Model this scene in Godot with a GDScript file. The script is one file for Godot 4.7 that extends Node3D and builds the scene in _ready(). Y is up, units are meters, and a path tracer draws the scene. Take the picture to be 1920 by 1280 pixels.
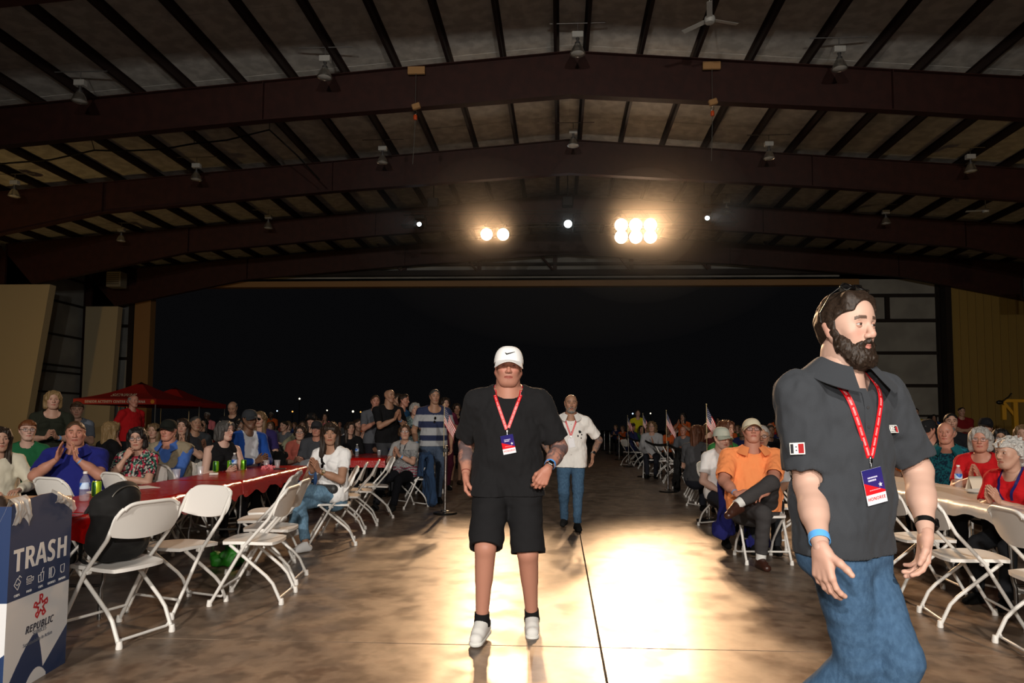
extends Node3D
# A hangar at night: honorees walk down an aisle between seated guests, lit by stage lamps behind them and the photographer's flash.

func _ready() -> void:
	# ---- camera
	var cam := Camera3D.new()
	cam.name = "camera"
	add_child(cam)
	cam.transform = Transform3D(Basis.from_euler(Vector3(deg_to_rad(3.6), deg_to_rad(2.7), 0.0055)), Vector3(0, 1.32, 0))
	cam.projection = Camera3D.PROJECTION_FRUSTUM
	cam.keep_aspect = Camera3D.KEEP_HEIGHT
	cam.near = 0.05
	cam.far = 300.0
	cam.size = 0.05                       # 1280 pixels high at a focal length of 1280 pixels
	cam.frustum_offset = Vector2(-29.6, 74.5) / 1280.0 * 0.05
	cam.current = true
	# ---- sky, exposure
	var e := Environment.new()
	e.background_mode = Environment.BG_COLOR
	e.background_color = Color(0.030, 0.030, 0.034)
	e.tonemap_mode = Environment.TONE_MAPPER_LINEAR
	e.tonemap_exposure = 1.0
	e.sdfgi_enabled = true
	e.ssao_enabled = true
	e.ssil_enabled = true
	e.volumetric_fog_enabled = true
	e.volumetric_fog_density = 0.0
	var we := WorldEnvironment.new()
	we.name = "environment"
	we.environment = e
	add_child(we)
	# ---- the photographer's flash, above the lens
	var fl := OmniLight3D.new()
	fl.name = "flash_light"
	add_child(fl)
	fl.position = Vector3(0.05, 1.62, 0.02)
	fl.light_color = Color(1.0, 0.97, 0.93)
	fl.light_energy = 3.2
	fl.omni_range = 80.0
	fl.omni_attenuation = 2.0
	fl.light_size = 0.05
	fl.shadow_enabled = true
	# ---- the two wash lights behind the photographer
	for x in [-2.6, 2.6]:
		var w := SpotLight3D.new()
		w.name = "wash_light"
		add_child(w, true)
		w.position = Vector3(x, 5.0, 6.0)
		w.rotation_degrees = Vector3(-10.0, 0.0, 0.0)
		w.light_color = Color(1.0, 0.965, 0.92)
		w.light_energy = 84.0
		w.spot_range = 80.0
		w.spot_attenuation = 2.0
		w.spot_angle = 54.0
		w.spot_angle_attenuation = 1.0
		w.light_size = 0.18
		w.shadow_enabled = true
	setup()
	room()
	rigging()
	floor_things()
	crowd()
# ---------------------------------------------------------------- geometry
class Geo:
	var v := PackedVector3Array()
	var n := PackedVector3Array()
	var uv := PackedVector2Array()
	var c := PackedColorArray()
	var ix := PackedInt32Array()
	var col := Color.WHITE
	func vert(p: Vector3, m: Vector3, t := Vector2.ZERO) -> int:
		v.append(p); n.append(m); uv.append(t); c.append(col)
		return v.size() - 1
	func tri(a: int, b: int, d: int) -> void:
		if (v[d] - v[a]).cross(v[b] - v[a]).dot(n[a] + n[b] + n[d]) < 0.0:
			ix.append(a); ix.append(d); ix.append(b)
		else:
			ix.append(a); ix.append(b); ix.append(d)
	func quad(a: int, b: int, d: int, e: int) -> void:
		tri(a, b, d); tri(a, d, e)
	func face(ps: Array, uvs := []) -> void:      # a flat convex polygon; its normal is turned away from «inside» later by order
		var m: Vector3 = (ps[2] - ps[0]).cross(ps[1] - ps[0]).normalized()
		var f := v.size()
		for k in ps.size():
			vert(ps[k], m, uvs[k] if uvs.size() else Vector2.ZERO)
		for k in range(1, ps.size() - 1):
			tri(f, f + k, f + k + 1)
	func out_face(ps: Array, from: Vector3) -> void:
		var m: Vector3 = (ps[2] - ps[0]).cross(ps[1] - ps[0])
		var mid := Vector3.ZERO
		for p in ps: mid += p
		if m.dot(mid / ps.size() - from) < 0.0: ps.reverse()
		face(ps)
	func box(at: Vector3, size: Vector3, b := Basis(), bev := 0.0) -> void:
		var h := size / 2
		bev = minf(bev, minf(h.x, minf(h.y, h.z)) * 0.9)
		if bev <= 0.0:
			for ax in 3:
				for s in [-1.0, 1.0]:
					var ps := []
					for q in [[-1, -1], [1, -1], [1, 1], [-1, 1]]:
						var p := Vector3()
						p[ax] = s * h[ax]; p[(ax + 1) % 3] = q[0] * h[(ax + 1) % 3]; p[(ax + 2) % 3] = q[1] * h[(ax + 2) % 3]
						ps.append(at + b * p)
					out_face(ps, at)
			return
		var g := h - Vector3.ONE * bev
		for ax in 3:
			var u := (ax + 1) % 3
			var w := (ax + 2) % 3
			for s in [-1.0, 1.0]:
				var ps := []
				for q in [[-1, -1], [1, -1], [1, 1], [-1, 1]]:
					var p := Vector3()
					p[ax] = s * h[ax]; p[u] = q[0] * g[u]; p[w] = q[1] * g[w]
					ps.append(at + b * p)
				out_face(ps, at)
				for s2 in [-1.0, 1.0]:      # the edge between faces ax and u, along w
					var es := []
					for q in [[0, -1], [0, 1], [1, 1], [1, -1]]:
						var p := Vector3()
						p[w] = q[1] * g[w]
						p[ax] = s * (h[ax] if q[0] == 0 else g[ax])
						p[u] = s2 * (g[u] if q[0] == 0 else h[u])
						es.append(at + b * p)
					out_face(es, at)
		for sx in [-1.0, 1.0]:
			for sy in [-1.0, 1.0]:
				for sz in [-1.0, 1.0]:
					out_face([at + b * Vector3(sx * h.x, sy * g.y, sz * g.z), at + b * Vector3(sx * g.x, sy * h.y, sz * g.z), at + b * Vector3(sx * g.x, sy * g.y, sz * h.z)], at)
	func bar(a: Vector3, d: Vector3, w: float, t: float, up := Vector3.UP, bev := 0.0) -> void:   # a box from a to d, w wide (sideways), t thick (along up)
		var y := (d - a).normalized()
		var x := up.cross(y).normalized()
		if x.length() < 0.5: x = Vector3.RIGHT
		var z := x.cross(y)
		box((a + d) / 2, Vector3(w, a.distance_to(d), t), Basis(x, y, z), bev)
	func tube(ps: Array, r, sides := 8, caps := true, closed := false) -> void:
		var m := ps.size()
		var tang := []
		for k in m:
			var p0: Vector3 = ps[(k - 1 + m) % m] if closed or k > 0 else ps[k]
			var p1: Vector3 = ps[(k + 1) % m] if closed or k < m - 1 else ps[k]
			tang.append((p1 - p0).normalized())
		var t0: Vector3 = tang[0]
		var s := t0.cross(Vector3.UP if absf(t0.y) < 0.9 else Vector3.RIGHT).normalized()
		var rings := []
		for k in m:
			var t: Vector3 = tang[k]
			s = (s - t * s.dot(t)).normalized()
			var b := t.cross(s)
			var rr: float = r[k] if r is Array else r
			var first := v.size()
			for j in sides + 1:
				var an := TAU * j / sides
				var nn := s * cos(an) + b * sin(an)
				vert(ps[k] + nn * rr, nn, Vector2(float(j) / sides, float(k) / m))
			rings.append(first)
		var last := m if closed else m - 1
		for k in last:
			var a: int = rings[k]
			var d: int = rings[(k + 1) % m]
			for j in sides:
				quad(a + j, a + j + 1, d + j + 1, d + j)
		if caps and not closed:
			for e in [0, m - 1]:
				var nn: Vector3 = -tang[0] if e == 0 else tang[m - 1]
				var f := vert(ps[e], nn)
				var a: int = rings[e]
				for j in sides: vert(v[a + j], nn)
				for j in sides: tri(f, f + 1 + j, f + 1 + (j + 1) % sides)
	func lathe(prof: Array, segs := 16, at := Vector3.ZERO, b := Basis(), crease := 0.8) -> void:
		var m := prof.size()
		var sn := []
		for k in m - 1:
			var d: Vector2 = prof[k + 1] - prof[k]
			sn.append(Vector2(d.y, -d.x).normalized())
		for k in m - 1:
			var n0: Vector2 = sn[k]
			var n1: Vector2 = sn[k]
			if k > 0 and sn[k - 1].dot(sn[k]) > crease: n0 = (sn[k - 1] + sn[k]).normalized()
			if k < m - 2 and sn[k + 1].dot(sn[k]) > crease: n1 = (sn[k + 1] + sn[k]).normalized()
			var f := v.size()
			for j in segs + 1:
				var an := TAU * j / segs
				var cs := Vector3(cos(an), 0, sin(an))
				vert(at + b * (cs * prof[k].x + Vector3.UP * prof[k].y), b * (cs * n0.x + Vector3.UP * n0.y), Vector2(float(j) / segs, float(k) / m))
				vert(at + b * (cs * prof[k + 1].x + Vector3.UP * prof[k + 1].y), b * (cs * n1.x + Vector3.UP * n1.y), Vector2(float(j) / segs, float(k + 1) / m))
			for j in segs:
				var a := f + 2 * j
				quad(a, a + 1, a + 3, a + 2)
	func ball(at: Vector3, r: Vector3, segs := 12, rings := 8, b := Basis()) -> void:
		var f := v.size()
		for i in rings + 1:
			var th := PI * i / rings
			for j in segs + 1:
				var an := TAU * j / segs
				var d := Vector3(sin(th) * cos(an), cos(th), sin(th) * sin(an))
				vert(at + b * (d * r), (b * (d / r)).normalized(), Vector2(float(j) / segs, float(i) / rings))
		for i in rings:
			for j in segs:
				var a := f + i * (segs + 1) + j
				quad(a, a + 1, a + segs + 2, a + segs + 1)
	# a sheet through fn(u, v), closed to a slab of that thickness
	func sheet(nu: int, nv: int, fn: Callable, thick := 0.0) -> void:
		var ps := PackedVector3Array()
		for i in nu + 1:
			for j in nv + 1:
				ps.append(fn.call(float(i) / nu, float(j) / nv))
		var ns := PackedVector3Array()
		var w := nv + 1
		for i in nu + 1:
			for j in nv + 1:
				var du := ps[mini(i + 1, nu) * w + j] - ps[maxi(i - 1, 0) * w + j]
				var dv := ps[i * w + mini(j + 1, nv)] - ps[i * w + maxi(j - 1, 0)]
				ns.append(du.cross(dv).normalized())
		var f := v.size()
		for side in ([1.0, -1.0] if thick > 0.0 else [1.0]):
			for k in ps.size():
				vert(ps[k] + ns[k] * side * thick / 2, ns[k] * side, Vector2(float(k / w) / nu, float(k % w) / nv))
		for side in (2 if thick > 0.0 else 1):
			var o := f + side * ps.size()
			for i in nu:
				for j in nv:
					var a := o + i * w + j
					quad(a, a + 1, a + w + 1, a + w)
		if thick > 0.0:
			var rim := []
			for j in nv: rim.append([j, j + 1])
			for i in nu: rim.append([i * w + nv, (i + 1) * w + nv])
			for j in range(nv, 0, -1): rim.append([nu * w + j, nu * w + j - 1])
			for i in range(nu, 0, -1): rim.append([i * w, (i - 1) * w])
			var mid := ps[(nu / 2) * w + nv / 2]
			for e in rim:
				out_face([v[f + e[0]], v[f + e[1]], v[f + ps.size() + e[1]], v[f + ps.size() + e[0]]], mid)
	func add(o: Geo, t: Transform3D, tint := Color.WHITE) -> void:
		var f := v.size()
		var flip := t.basis.determinant() < 0.0
		var nb := t.basis.inverse().transposed()
		v.append_array(t * o.v)
		for q in o.n: n.append((nb * q).normalized())
		uv.append_array(o.uv)
		if tint == Color.WHITE: c.append_array(o.c)
		else:
			for q in o.c: c.append(q * tint)
		for k in range(0, o.ix.size(), 3):
			ix.append(o.ix[k] + f)
			ix.append(o.ix[k + (2 if flip else 1)] + f)
			ix.append(o.ix[k + (1 if flip else 2)] + f)
	func mesh() -> ArrayMesh:
		var a := []
		a.resize(Mesh.ARRAY_MAX)
		a[Mesh.ARRAY_VERTEX] = v; a[Mesh.ARRAY_NORMAL] = n; a[Mesh.ARRAY_TEX_UV] = uv; a[Mesh.ARRAY_COLOR] = c; a[Mesh.ARRAY_INDEX] = ix
		var m := ArrayMesh.new()
		m.add_surface_from_arrays(Mesh.PRIMITIVE_TRIANGLES, a)
		return m

# One piece of a distance field: a round cone from a to b, made kx wide along lat; flat 1/2/3 cuts its ends off square at a, b or both; cut takes it away
static func cone(a: Vector3, b: Vector3, ra: float, rb: float, k := 0.02, lat := Vector3.RIGHT, kx := 1.0, flat := 0, cut := false) -> Array:
	return [a, b, ra, rb, k, lat, kx, flat, cut]

# Surface nets over the smooth union of the pieces
static func field(g: Geo, prims: Array, cell: float, folds := {}) -> void:
	var lo := Vector3.ONE * 1e9
	var hi := -lo
	for p in prims:
		if p[8]: continue
		var r: float = maxf(p[2], p[3])
		var e := Vector3.ONE * (r * 1.02)
		var wide: float = maxf(0.0, p[6] - 1.0) * r
		e += Vector3(absf(p[5].x), absf(p[5].y), absf(p[5].z)) * wide
		lo = lo.min(p[0] - e).min(p[1] - e)
		hi = hi.max(p[0] + e).max(p[1] + e)
	lo -= Vector3.ONE * cell * 3.0
	hi += Vector3.ONE * cell * 3.0
	var nx := int(ceil((hi.x - lo.x) / cell)) + 1
	var ny := int(ceil((hi.y - lo.y) / cell)) + 1
	var nz := int(ceil((hi.z - lo.z) / cell)) + 1
	var f := PackedFloat32Array()
	f.resize(nx * ny * nz)
	f.fill(9.0)
	# solids, then folds, then what is cut away with clean edges
	var order := prims.filter(func(q): return not q[8])
	order.append([])
	order.append_array(prims.filter(func(q): return q[8]))
	for p in order:
		if p.is_empty():
			_crumple(f, folds, lo, nx, ny, nz, cell)
			continue
		var a: Vector3 = p[0] - lo
		var b: Vector3 = p[1] - lo
		var ra: float = p[2]
		var dr: float = p[3] - ra
		var k: float = p[4]
		var lat: Vector3 = p[5]
		var kk: float = 1.0 - 1.0 / p[6]
		var flat: int = p[7]
		var cut: bool = p[8]
		var m: float = maxf(p[2], p[3]) + k + cell * 2.2
		var e := Vector3.ONE * m + Vector3(absf(lat.x), absf(lat.y), absf(lat.z)) * maxf(0.0, p[6] - 1.0) * m
		var l0 := ((a.min(b) - e) / cell).floor()
		var l1 := ((a.max(b) + e) / cell).ceil()
		var x0 := maxi(0, int(l0.x)); var x1 := mini(nx - 1, int(l1.x))
		var y0 := maxi(0, int(l0.y)); var y1 := mini(ny - 1, int(l1.y))
		var z0 := maxi(0, int(l0.z)); var z1 := mini(nz - 1, int(l1.z))
		var ab := b - a
		var len := ab.length()
		var inv := 1.0 / maxf(len * len, 1e-8)
		var qk := 0.25 / maxf(k, 1e-6)
		for z in range(z0, z1 + 1):
			for y in range(y0, y1 + 1):
				var i := (z * ny + y) * nx + x0
				var q := Vector3(x0 * cell, y * cell, z * cell) - a
				for x in range(x0, x1 + 1):
					var w := q
					if kk != 0.0: w -= lat * (q.dot(lat) * kk)
					var t := w.dot(ab) * inv
					var tc := clampf(t, 0.0, 1.0)
					var d := (w - ab * tc).length() - (ra + dr * tc)
					if flat:
						if flat & 2: d = maxf(d, (t - 1.0) * len)
						if flat & 1: d = maxf(d, -t * len)
					var o := f[i]
					if cut:
						d = -d
						var h := k - absf(o - d)
						f[i] = maxf(o, d) + (h * h * qk if h > 0.0 else 0.0)
					else:
						var h := k - absf(o - d)
						f[i] = minf(o, d) - (h * h * qk if h > 0.0 else 0.0)
					i += 1
					q.x += cell
	var lim := cell * 2.8
	var at := PackedInt32Array()
	at.resize(nx * ny * nz)
	at.fill(-1)
	var sy := nx
	var sz := nx * ny
	for z in nz - 1:
		for y in ny - 1:
			var i := (z * ny + y) * nx - 1
			for x in nx - 1:
				i += 1
				var f0 := f[i]
				if f0 > lim or f0 < -lim: continue
				var f1 := f[i + 1]; var f2 := f[i + sy]; var f3 := f[i + sy + 1]
				var f4 := f[i + sz]; var f5 := f[i + sz + 1]; var f6 := f[i + sz + sy]; var f7 := f[i + sz + sy + 1]
				var neg := int(f0 < 0.0) + int(f1 < 0.0) + int(f2 < 0.0) + int(f3 < 0.0) + int(f4 < 0.0) + int(f5 < 0.0) + int(f6 < 0.0) + int(f7 < 0.0)
				if neg == 0 or neg == 8: continue
				var gr := Vector3(f1 + f3 + f5 + f7 - f0 - f2 - f4 - f6, f2 + f3 + f6 + f7 - f0 - f1 - f4 - f5, f4 + f5 + f6 + f7 - f0 - f1 - f2 - f3) / (4.0 * cell)
				var mean := (f0 + f1 + f2 + f3 + f4 + f5 + f6 + f7) * 0.125
				var step := (gr * (-mean / maxf(gr.length_squared(), 0.05))).clamp(Vector3.ONE * (-0.5 * cell), Vector3.ONE * (0.5 * cell))
				at[i] = g.v.size()
				g.v.append(lo + Vector3(x + 0.5, y + 0.5, z + 0.5) * cell + step)
				g.n.append(gr.normalized())
				g.uv.append(Vector2.ZERO)
				g.c.append(g.col)
				var inside := f0 < 0.0
				if x > 0 and y > 0 and z > 0:
					if (f1 < 0.0) != inside: _net(g, inside, at[i - sy - sz], at[i - sz], at[i], at[i - sy])
					if (f2 < 0.0) != inside: _net(g, inside, at[i - 1 - sz], at[i - 1], at[i], at[i - sz])
					if (f4 < 0.0) != inside: _net(g, inside, at[i - 1 - sy], at[i - sy], at[i], at[i - 1])

static func _crumple(f: PackedFloat32Array, folds: Dictionary, lo: Vector3, nx: int, ny: int, nz: int, cell: float) -> void:
	if folds.is_empty(): return
	var ns: FastNoiseLite = folds.noise
	var fs: Vector3 = folds.get("scale", Vector3.ONE)
	var amp: float = folds.amp
	var lim := cell * 3.0 + amp
	var i := 0
	for z in nz:
		for y in ny:
			for x in nx:
				if absf(f[i]) < lim:
					var p := (lo + Vector3(x, y, z) * cell) * fs
					f[i] += amp * ns.get_noise_3d(p.x, p.y, p.z)
				i += 1

static func _net(g: Geo, inside: bool, a: int, b: int, c: int, d: int) -> void:
	if a < 0 or b < 0 or c < 0 or d < 0: return
	var s := PackedInt32Array([a, d, c, a, c, b]) if inside else PackedInt32Array([a, c, d, a, b, c])
	g.ix.append_array(s)

# distance of p to the pieces, without blending
static func dist(prims: Array, p: Vector3) -> float:
	var best := 9.0
	for c in prims:
		if c[8]: continue
		var q: Vector3 = p - c[0]
		q -= c[5] * (q.dot(c[5]) * (1.0 - 1.0 / c[6]))
		var ab: Vector3 = c[1] - c[0]
		var t := q.dot(ab) / maxf(ab.length_squared(), 1e-8)
		var tc := clampf(t, 0.0, 1.0)
		var d := (q - ab * tc).length() - lerpf(c[2], c[3], tc)
		if c[7] & 2: d = maxf(d, (t - 1.0) * ab.length())
		if c[7] & 1: d = maxf(d, -t * ab.length())
		best = minf(best, d)
	return best

# the first point of the surface met from p along way
static func onto(prims: Array, p: Vector3, way: Vector3, off := 0.0) -> Vector3:
	for k in 60:
		var d := dist(prims, p) - off
		if d < 0.0008: break
		p += way * d * 0.7
	return p

# ---------------------------------------------------------------- nodes
var taken := {}

func numbered(called: String) -> String:
	var n: int = taken.get(called, 0)
	taken[called] = n + 1
	return called if n == 0 else "%s_%03d" % [called, n]

func tag(o: Node3D, label := "", category := "", group := "", kind := "") -> Node3D:
	if label: o.set_meta("label", label)
	if category: o.set_meta("category", category)
	if group: o.set_meta("group", group)
	if kind: o.set_meta("kind", kind)
	return o

func thing(called: String, label: String, category: String, at := Vector3.ZERO, turn := 0.0, group := "") -> Node3D:
	var o := Node3D.new()
	o.name = numbered(called)
	add_child(o)
	o.position = at
	o.rotation.y = turn
	return tag(o, label, category, group)

func part(called: String, mesh, mat: Material, parent: Node3D = null, t := Transform3D()) -> MeshInstance3D:
	var o := MeshInstance3D.new()
	o.name = called if parent else numbered(called)
	o.mesh = mesh.mesh() if mesh is Geo else mesh
	o.material_override = mat
	o.transform = t
	(parent if parent else self).add_child(o, true)
	return o

func again(src: Node3D, at: Vector3, turn: float, label: String, group := "") -> Node3D:
	var o: Node3D = src.duplicate()
	o.name = numbered(str(src.name).rstrip("0123456789").rstrip("_"))
	add_child(o)
	o.position = at
	o.rotation.y = turn
	o.set_meta("label", label)
	if group: o.set_meta("group", group)
	return o

func mat(c: Color, rough := 0.8, metal := 0.0) -> StandardMaterial3D:
	var m := StandardMaterial3D.new()
	m.albedo_color = c
	m.roughness = rough
	m.metallic = metal
	return m

func glow(c: Color, e: float) -> StandardMaterial3D:
	var m := mat(Color(0.1, 0.1, 0.1), 0.6)
	m.emission_enabled = true
	m.emission = c
	m.emission_energy_multiplier = e
	return m

func lettering(called: String, text: String, px: float, mt: Material, parent: Node3D, t: Transform3D, bold := false, serif := false, italic := false) -> MeshInstance3D:
	var f := SystemFont.new()
	f.font_names = PackedStringArray(["Droid Serif" if serif else "Droid Sans"])
	f.font_weight = 700 if bold else 400
	var m := TextMesh.new()
	m.font = f
	m.font_size = 64
	m.pixel_size = px / 64.0
	m.depth = 0.0012
	m.text = text
	if italic: t.basis = t.basis * Basis(Vector3(1, 0, 0), Vector3(0.22, 1, 0), Vector3(0, 0, 1))
	return part(called, m, mt, parent, t)
# ---------------------------------------------------------------- people
static var crease := FastNoiseLite.new()
static var fuzz := FastNoiseLite.new()

const X := Vector3.RIGHT

# A head in its own frame: origin between the ears, face along +z, chin at y -0.115, crown at 0.115.
# Vertex colour: rgb tints the skin, alpha is the share of hair colour; alpha below zero means the colour itself.
static func head_geo(o: Dictionary, cell: float) -> Geo:
	var jw: float = o.get("jaw", 1.0)
	var chub: float = o.get("chub", 0.0)
	var ns: float = o.get("nose", 1.0)
	var lip: float = o.get("lips", 1.0)
	var p := []
	p.append(cone(Vector3(0, 0.032, -0.024), Vector3(0, 0.035, 0.014), 0.080, 0.0765, 0.02, X, 0.96))
	p.append(cone(Vector3(0, 0.012, 0.020), Vector3(0, -0.058, 0.030), 0.064 + chub * 0.4, 0.051 + chub, 0.03, X, 1.02))
	p.append(cone(Vector3(0, -0.055, 0.0), Vector3(0, -0.085, 0.042), 0.046 + chub, 0.032 + chub, 0.03))
	p.append(cone(Vector3(0, 0.058, 0.036), Vector3(0, 0.058, 0.036), 0.056, 0.056, 0.02))
	for s in [-1.0, 1.0]:
		p.append(cone(Vector3(s * 0.055 * jw, -0.030, 0.004), Vector3(s * 0.026 * jw, -0.090, 0.052), 0.019 + chub, 0.020 + chub, 0.022))
		p.append(cone(Vector3(s * 0.041, -0.014, 0.055), Vector3(s * 0.030, -0.034, 0.058), 0.023 + chub * 0.6, 0.022 + chub * 0.6, 0.02))
	p.append(cone(Vector3(-0.010 * jw, -0.095, 0.064), Vector3(0.010 * jw, -0.095, 0.064), 0.0185, 0.0185, 0.02))
	p.append(cone(Vector3(-0.036, 0.030, 0.074), Vector3(0.036, 0.030, 0.074), 0.011, 0.011, 0.014))
	p.append(cone(Vector3(0, -0.056, 0.062), Vector3(0, -0.060, 0.062), 0.027, 0.027, 0.02))
	for s in [-1.0, 1.0]:
		p.append(cone(Vector3(s * 0.0315, 0.010, 0.101), Vector3(s * 0.0335, 0.010, 0.098), 0.0175, 0.0165, 0.012, X, 1.0, 0, true))
	p.append(cone(Vector3(0, 0.022, 0.083), Vector3(0, -0.020, 0.103), 0.0080 * ns, 0.0115 * ns, 0.008))
	p.append(cone(Vector3(0, -0.0255, 0.104), Vector3(0, -0.0255, 0.104), 0.0118 * ns, 0.0118 * ns, 0.007))
	for s in [-1.0, 1.0]:
		p.append(cone(Vector3(s * 0.0115 * ns, -0.0295, 0.094), Vector3(s * 0.0110 * ns, -0.0295, 0.097), 0.0085 * ns, 0.0078 * ns, 0.006))
		p.append(cone(Vector3(s * 0.0055, -0.0385, 0.1015), Vector3(s * 0.006, -0.032, 0.098), 0.0030, 0.0022, 0.002, X, 1.0, 0, true))
		p.append(cone(Vector3(s * 0.022, -0.0590, 0.0790), Vector3(s * 0.005, -0.0555, 0.0875), 0.0038 * lip, 0.0056 * lip, 0.005))
		p.append(cone(Vector3(s * 0.019, -0.0655, 0.0790), Vector3(0, -0.0690, 0.0860), 0.0042 * lip, 0.0064 * lip, 0.005))
	p.append(cone(Vector3(-0.024, -0.0620, 0.0865), Vector3(0, -0.0622, 0.0965), 0.0020, 0.0024, 0.002, X, 1.0, 0, true))
	p.append(cone(Vector3(0.024, -0.0620, 0.0865), Vector3(0, -0.0622, 0.0965), 0.0020, 0.0024, 0.002, X, 1.0, 0, true))
	for s in [-1.0, 1.0]:
		p.append(cone(Vector3(s * 0.077, -0.020, -0.008), Vector3(s * 0.084, 0.018, -0.018), 0.010, 0.0165, 0.006, X, 0.45))
		p.append(cone(Vector3(s * 0.092, 0.014, -0.012), Vector3(s * 0.090, -0.006, -0.008), 0.009, 0.006, 0.004, X, 0.6, 0, true))
	p.append(cone(Vector3(0, -0.045, -0.014), Vector3(0, -0.125, -0.026), 0.052, 0.054, 0.02))
	var g := Geo.new()
	field(g, p, cell)
	var stub: float = o.get("stubble", 0.0)
	var brow: float = o.get("brow", 0.85)
	for i in g.v.size():
		var q := g.v[i]
		var c := Color(1, 1, 1, 0)
		var ax := absf(q.x)
		if q.z > 0.03:
			# lips
			if ax < 0.027 and q.z > 0.07:
				var lo := -0.0735 + ax * ax * 9.0
				var hi := -0.0500 - ax * ax * 14.0 - (0.0015 if ax < 0.004 else 0.0)
				if q.y > lo and q.y < hi: c = Color(0.80, 0.52, 0.52, 0).lerp(Color(0.62, 0.36, 0.36, 0), 1.0 if absf(q.y + 0.0622) < 0.0025 else 0.0)
			# brows
			var by := 0.0335 + 0.10 * (ax - 0.012) - maxf(0.0, ax - 0.036) * 0.45
			if ax > 0.013 and ax < 0.052 and q.z > 0.05 and absf(q.y - by) < 0.0058: c.a = brow
			# cheeks, nose
			var bl := maxf(0.0, 1.0 - Vector2(ax - 0.040, q.y + 0.022).length() / 0.028) + maxf(0.0, 1.0 - Vector2(ax, q.y + 0.024).length() / 0.018)
			if c.r > 0.9 and c.a == 0.0: c = Color(1.0, 1.0 - 0.16 * minf(bl, 1.0), 1.0 - 0.16 * minf(bl, 1.0), 0)
		if stub > 0.0 and q.z > 0.0 and q.y < -0.036 + ax * 0.4 and q.y > -0.125 and c.r > 0.7:
			c.a = maxf(c.a, stub * clampf((-0.036 + ax * 0.4 - q.y) / 0.012, 0.0, 1.0))
		if ax > 0.079: c = Color(1.0, 0.86, 0.84, 0)
		g.c[i] = c
	# eyes: ball with iris, and lids
	var open: float = o.get("open", 0.3)
	for s in [-1.0, 1.0]:
		var at := Vector3(s * 0.0318, 0.0105, 0.0745)
		var e := Geo.new()
		var look := Basis(Vector3.UP, o.get("gaze", 0.0)) * Basis(X, PI / 2)
		e.ball(at, Vector3.ONE * 0.0126, 16, 14, look)
		for i in e.v.size():
			var dn := ((e.v[i] - at) / 0.0126).dot(look * Vector3.UP)
			e.c[i] = Color(0.02, 0.015, 0.012, -1) if dn > 0.965 else (o.get("iris", Color(0.12, 0.07, 0.04)) * Color(1, 1, 1, 0) + Color(0, 0, 0, -1) if dn > 0.86 else Color(0.42, 0.39, 0.37, -1))
		g.add(e, Transform3D())
		for lid in [[open, 1.7], [-open * 0.9 - 0.05, -1.5]]:
			var l := Geo.new()
			var up: bool = lid[0] > 0.0 or lid[1] > 0.0
			l.col = Color(0.88, 0.78, 0.76, 0)
			l.sheet(10, 6, func(u, w):
				var th: float = (u - 0.5) * 2.7
				var el: float = lerpf(lid[0], lid[1], w)
				return at + 0.0139 * Vector3(sin(th), cos(th) * sin(el), cos(th) * cos(el)), 0.0012)
			if up:
				for i in l.v.size():
					if absf(l.uv[i].y) < 0.01: l.c[i] = Color(0.35, 0.28, 0.26, 0)
			g.add(l, Transform3D())
	return g

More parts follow.
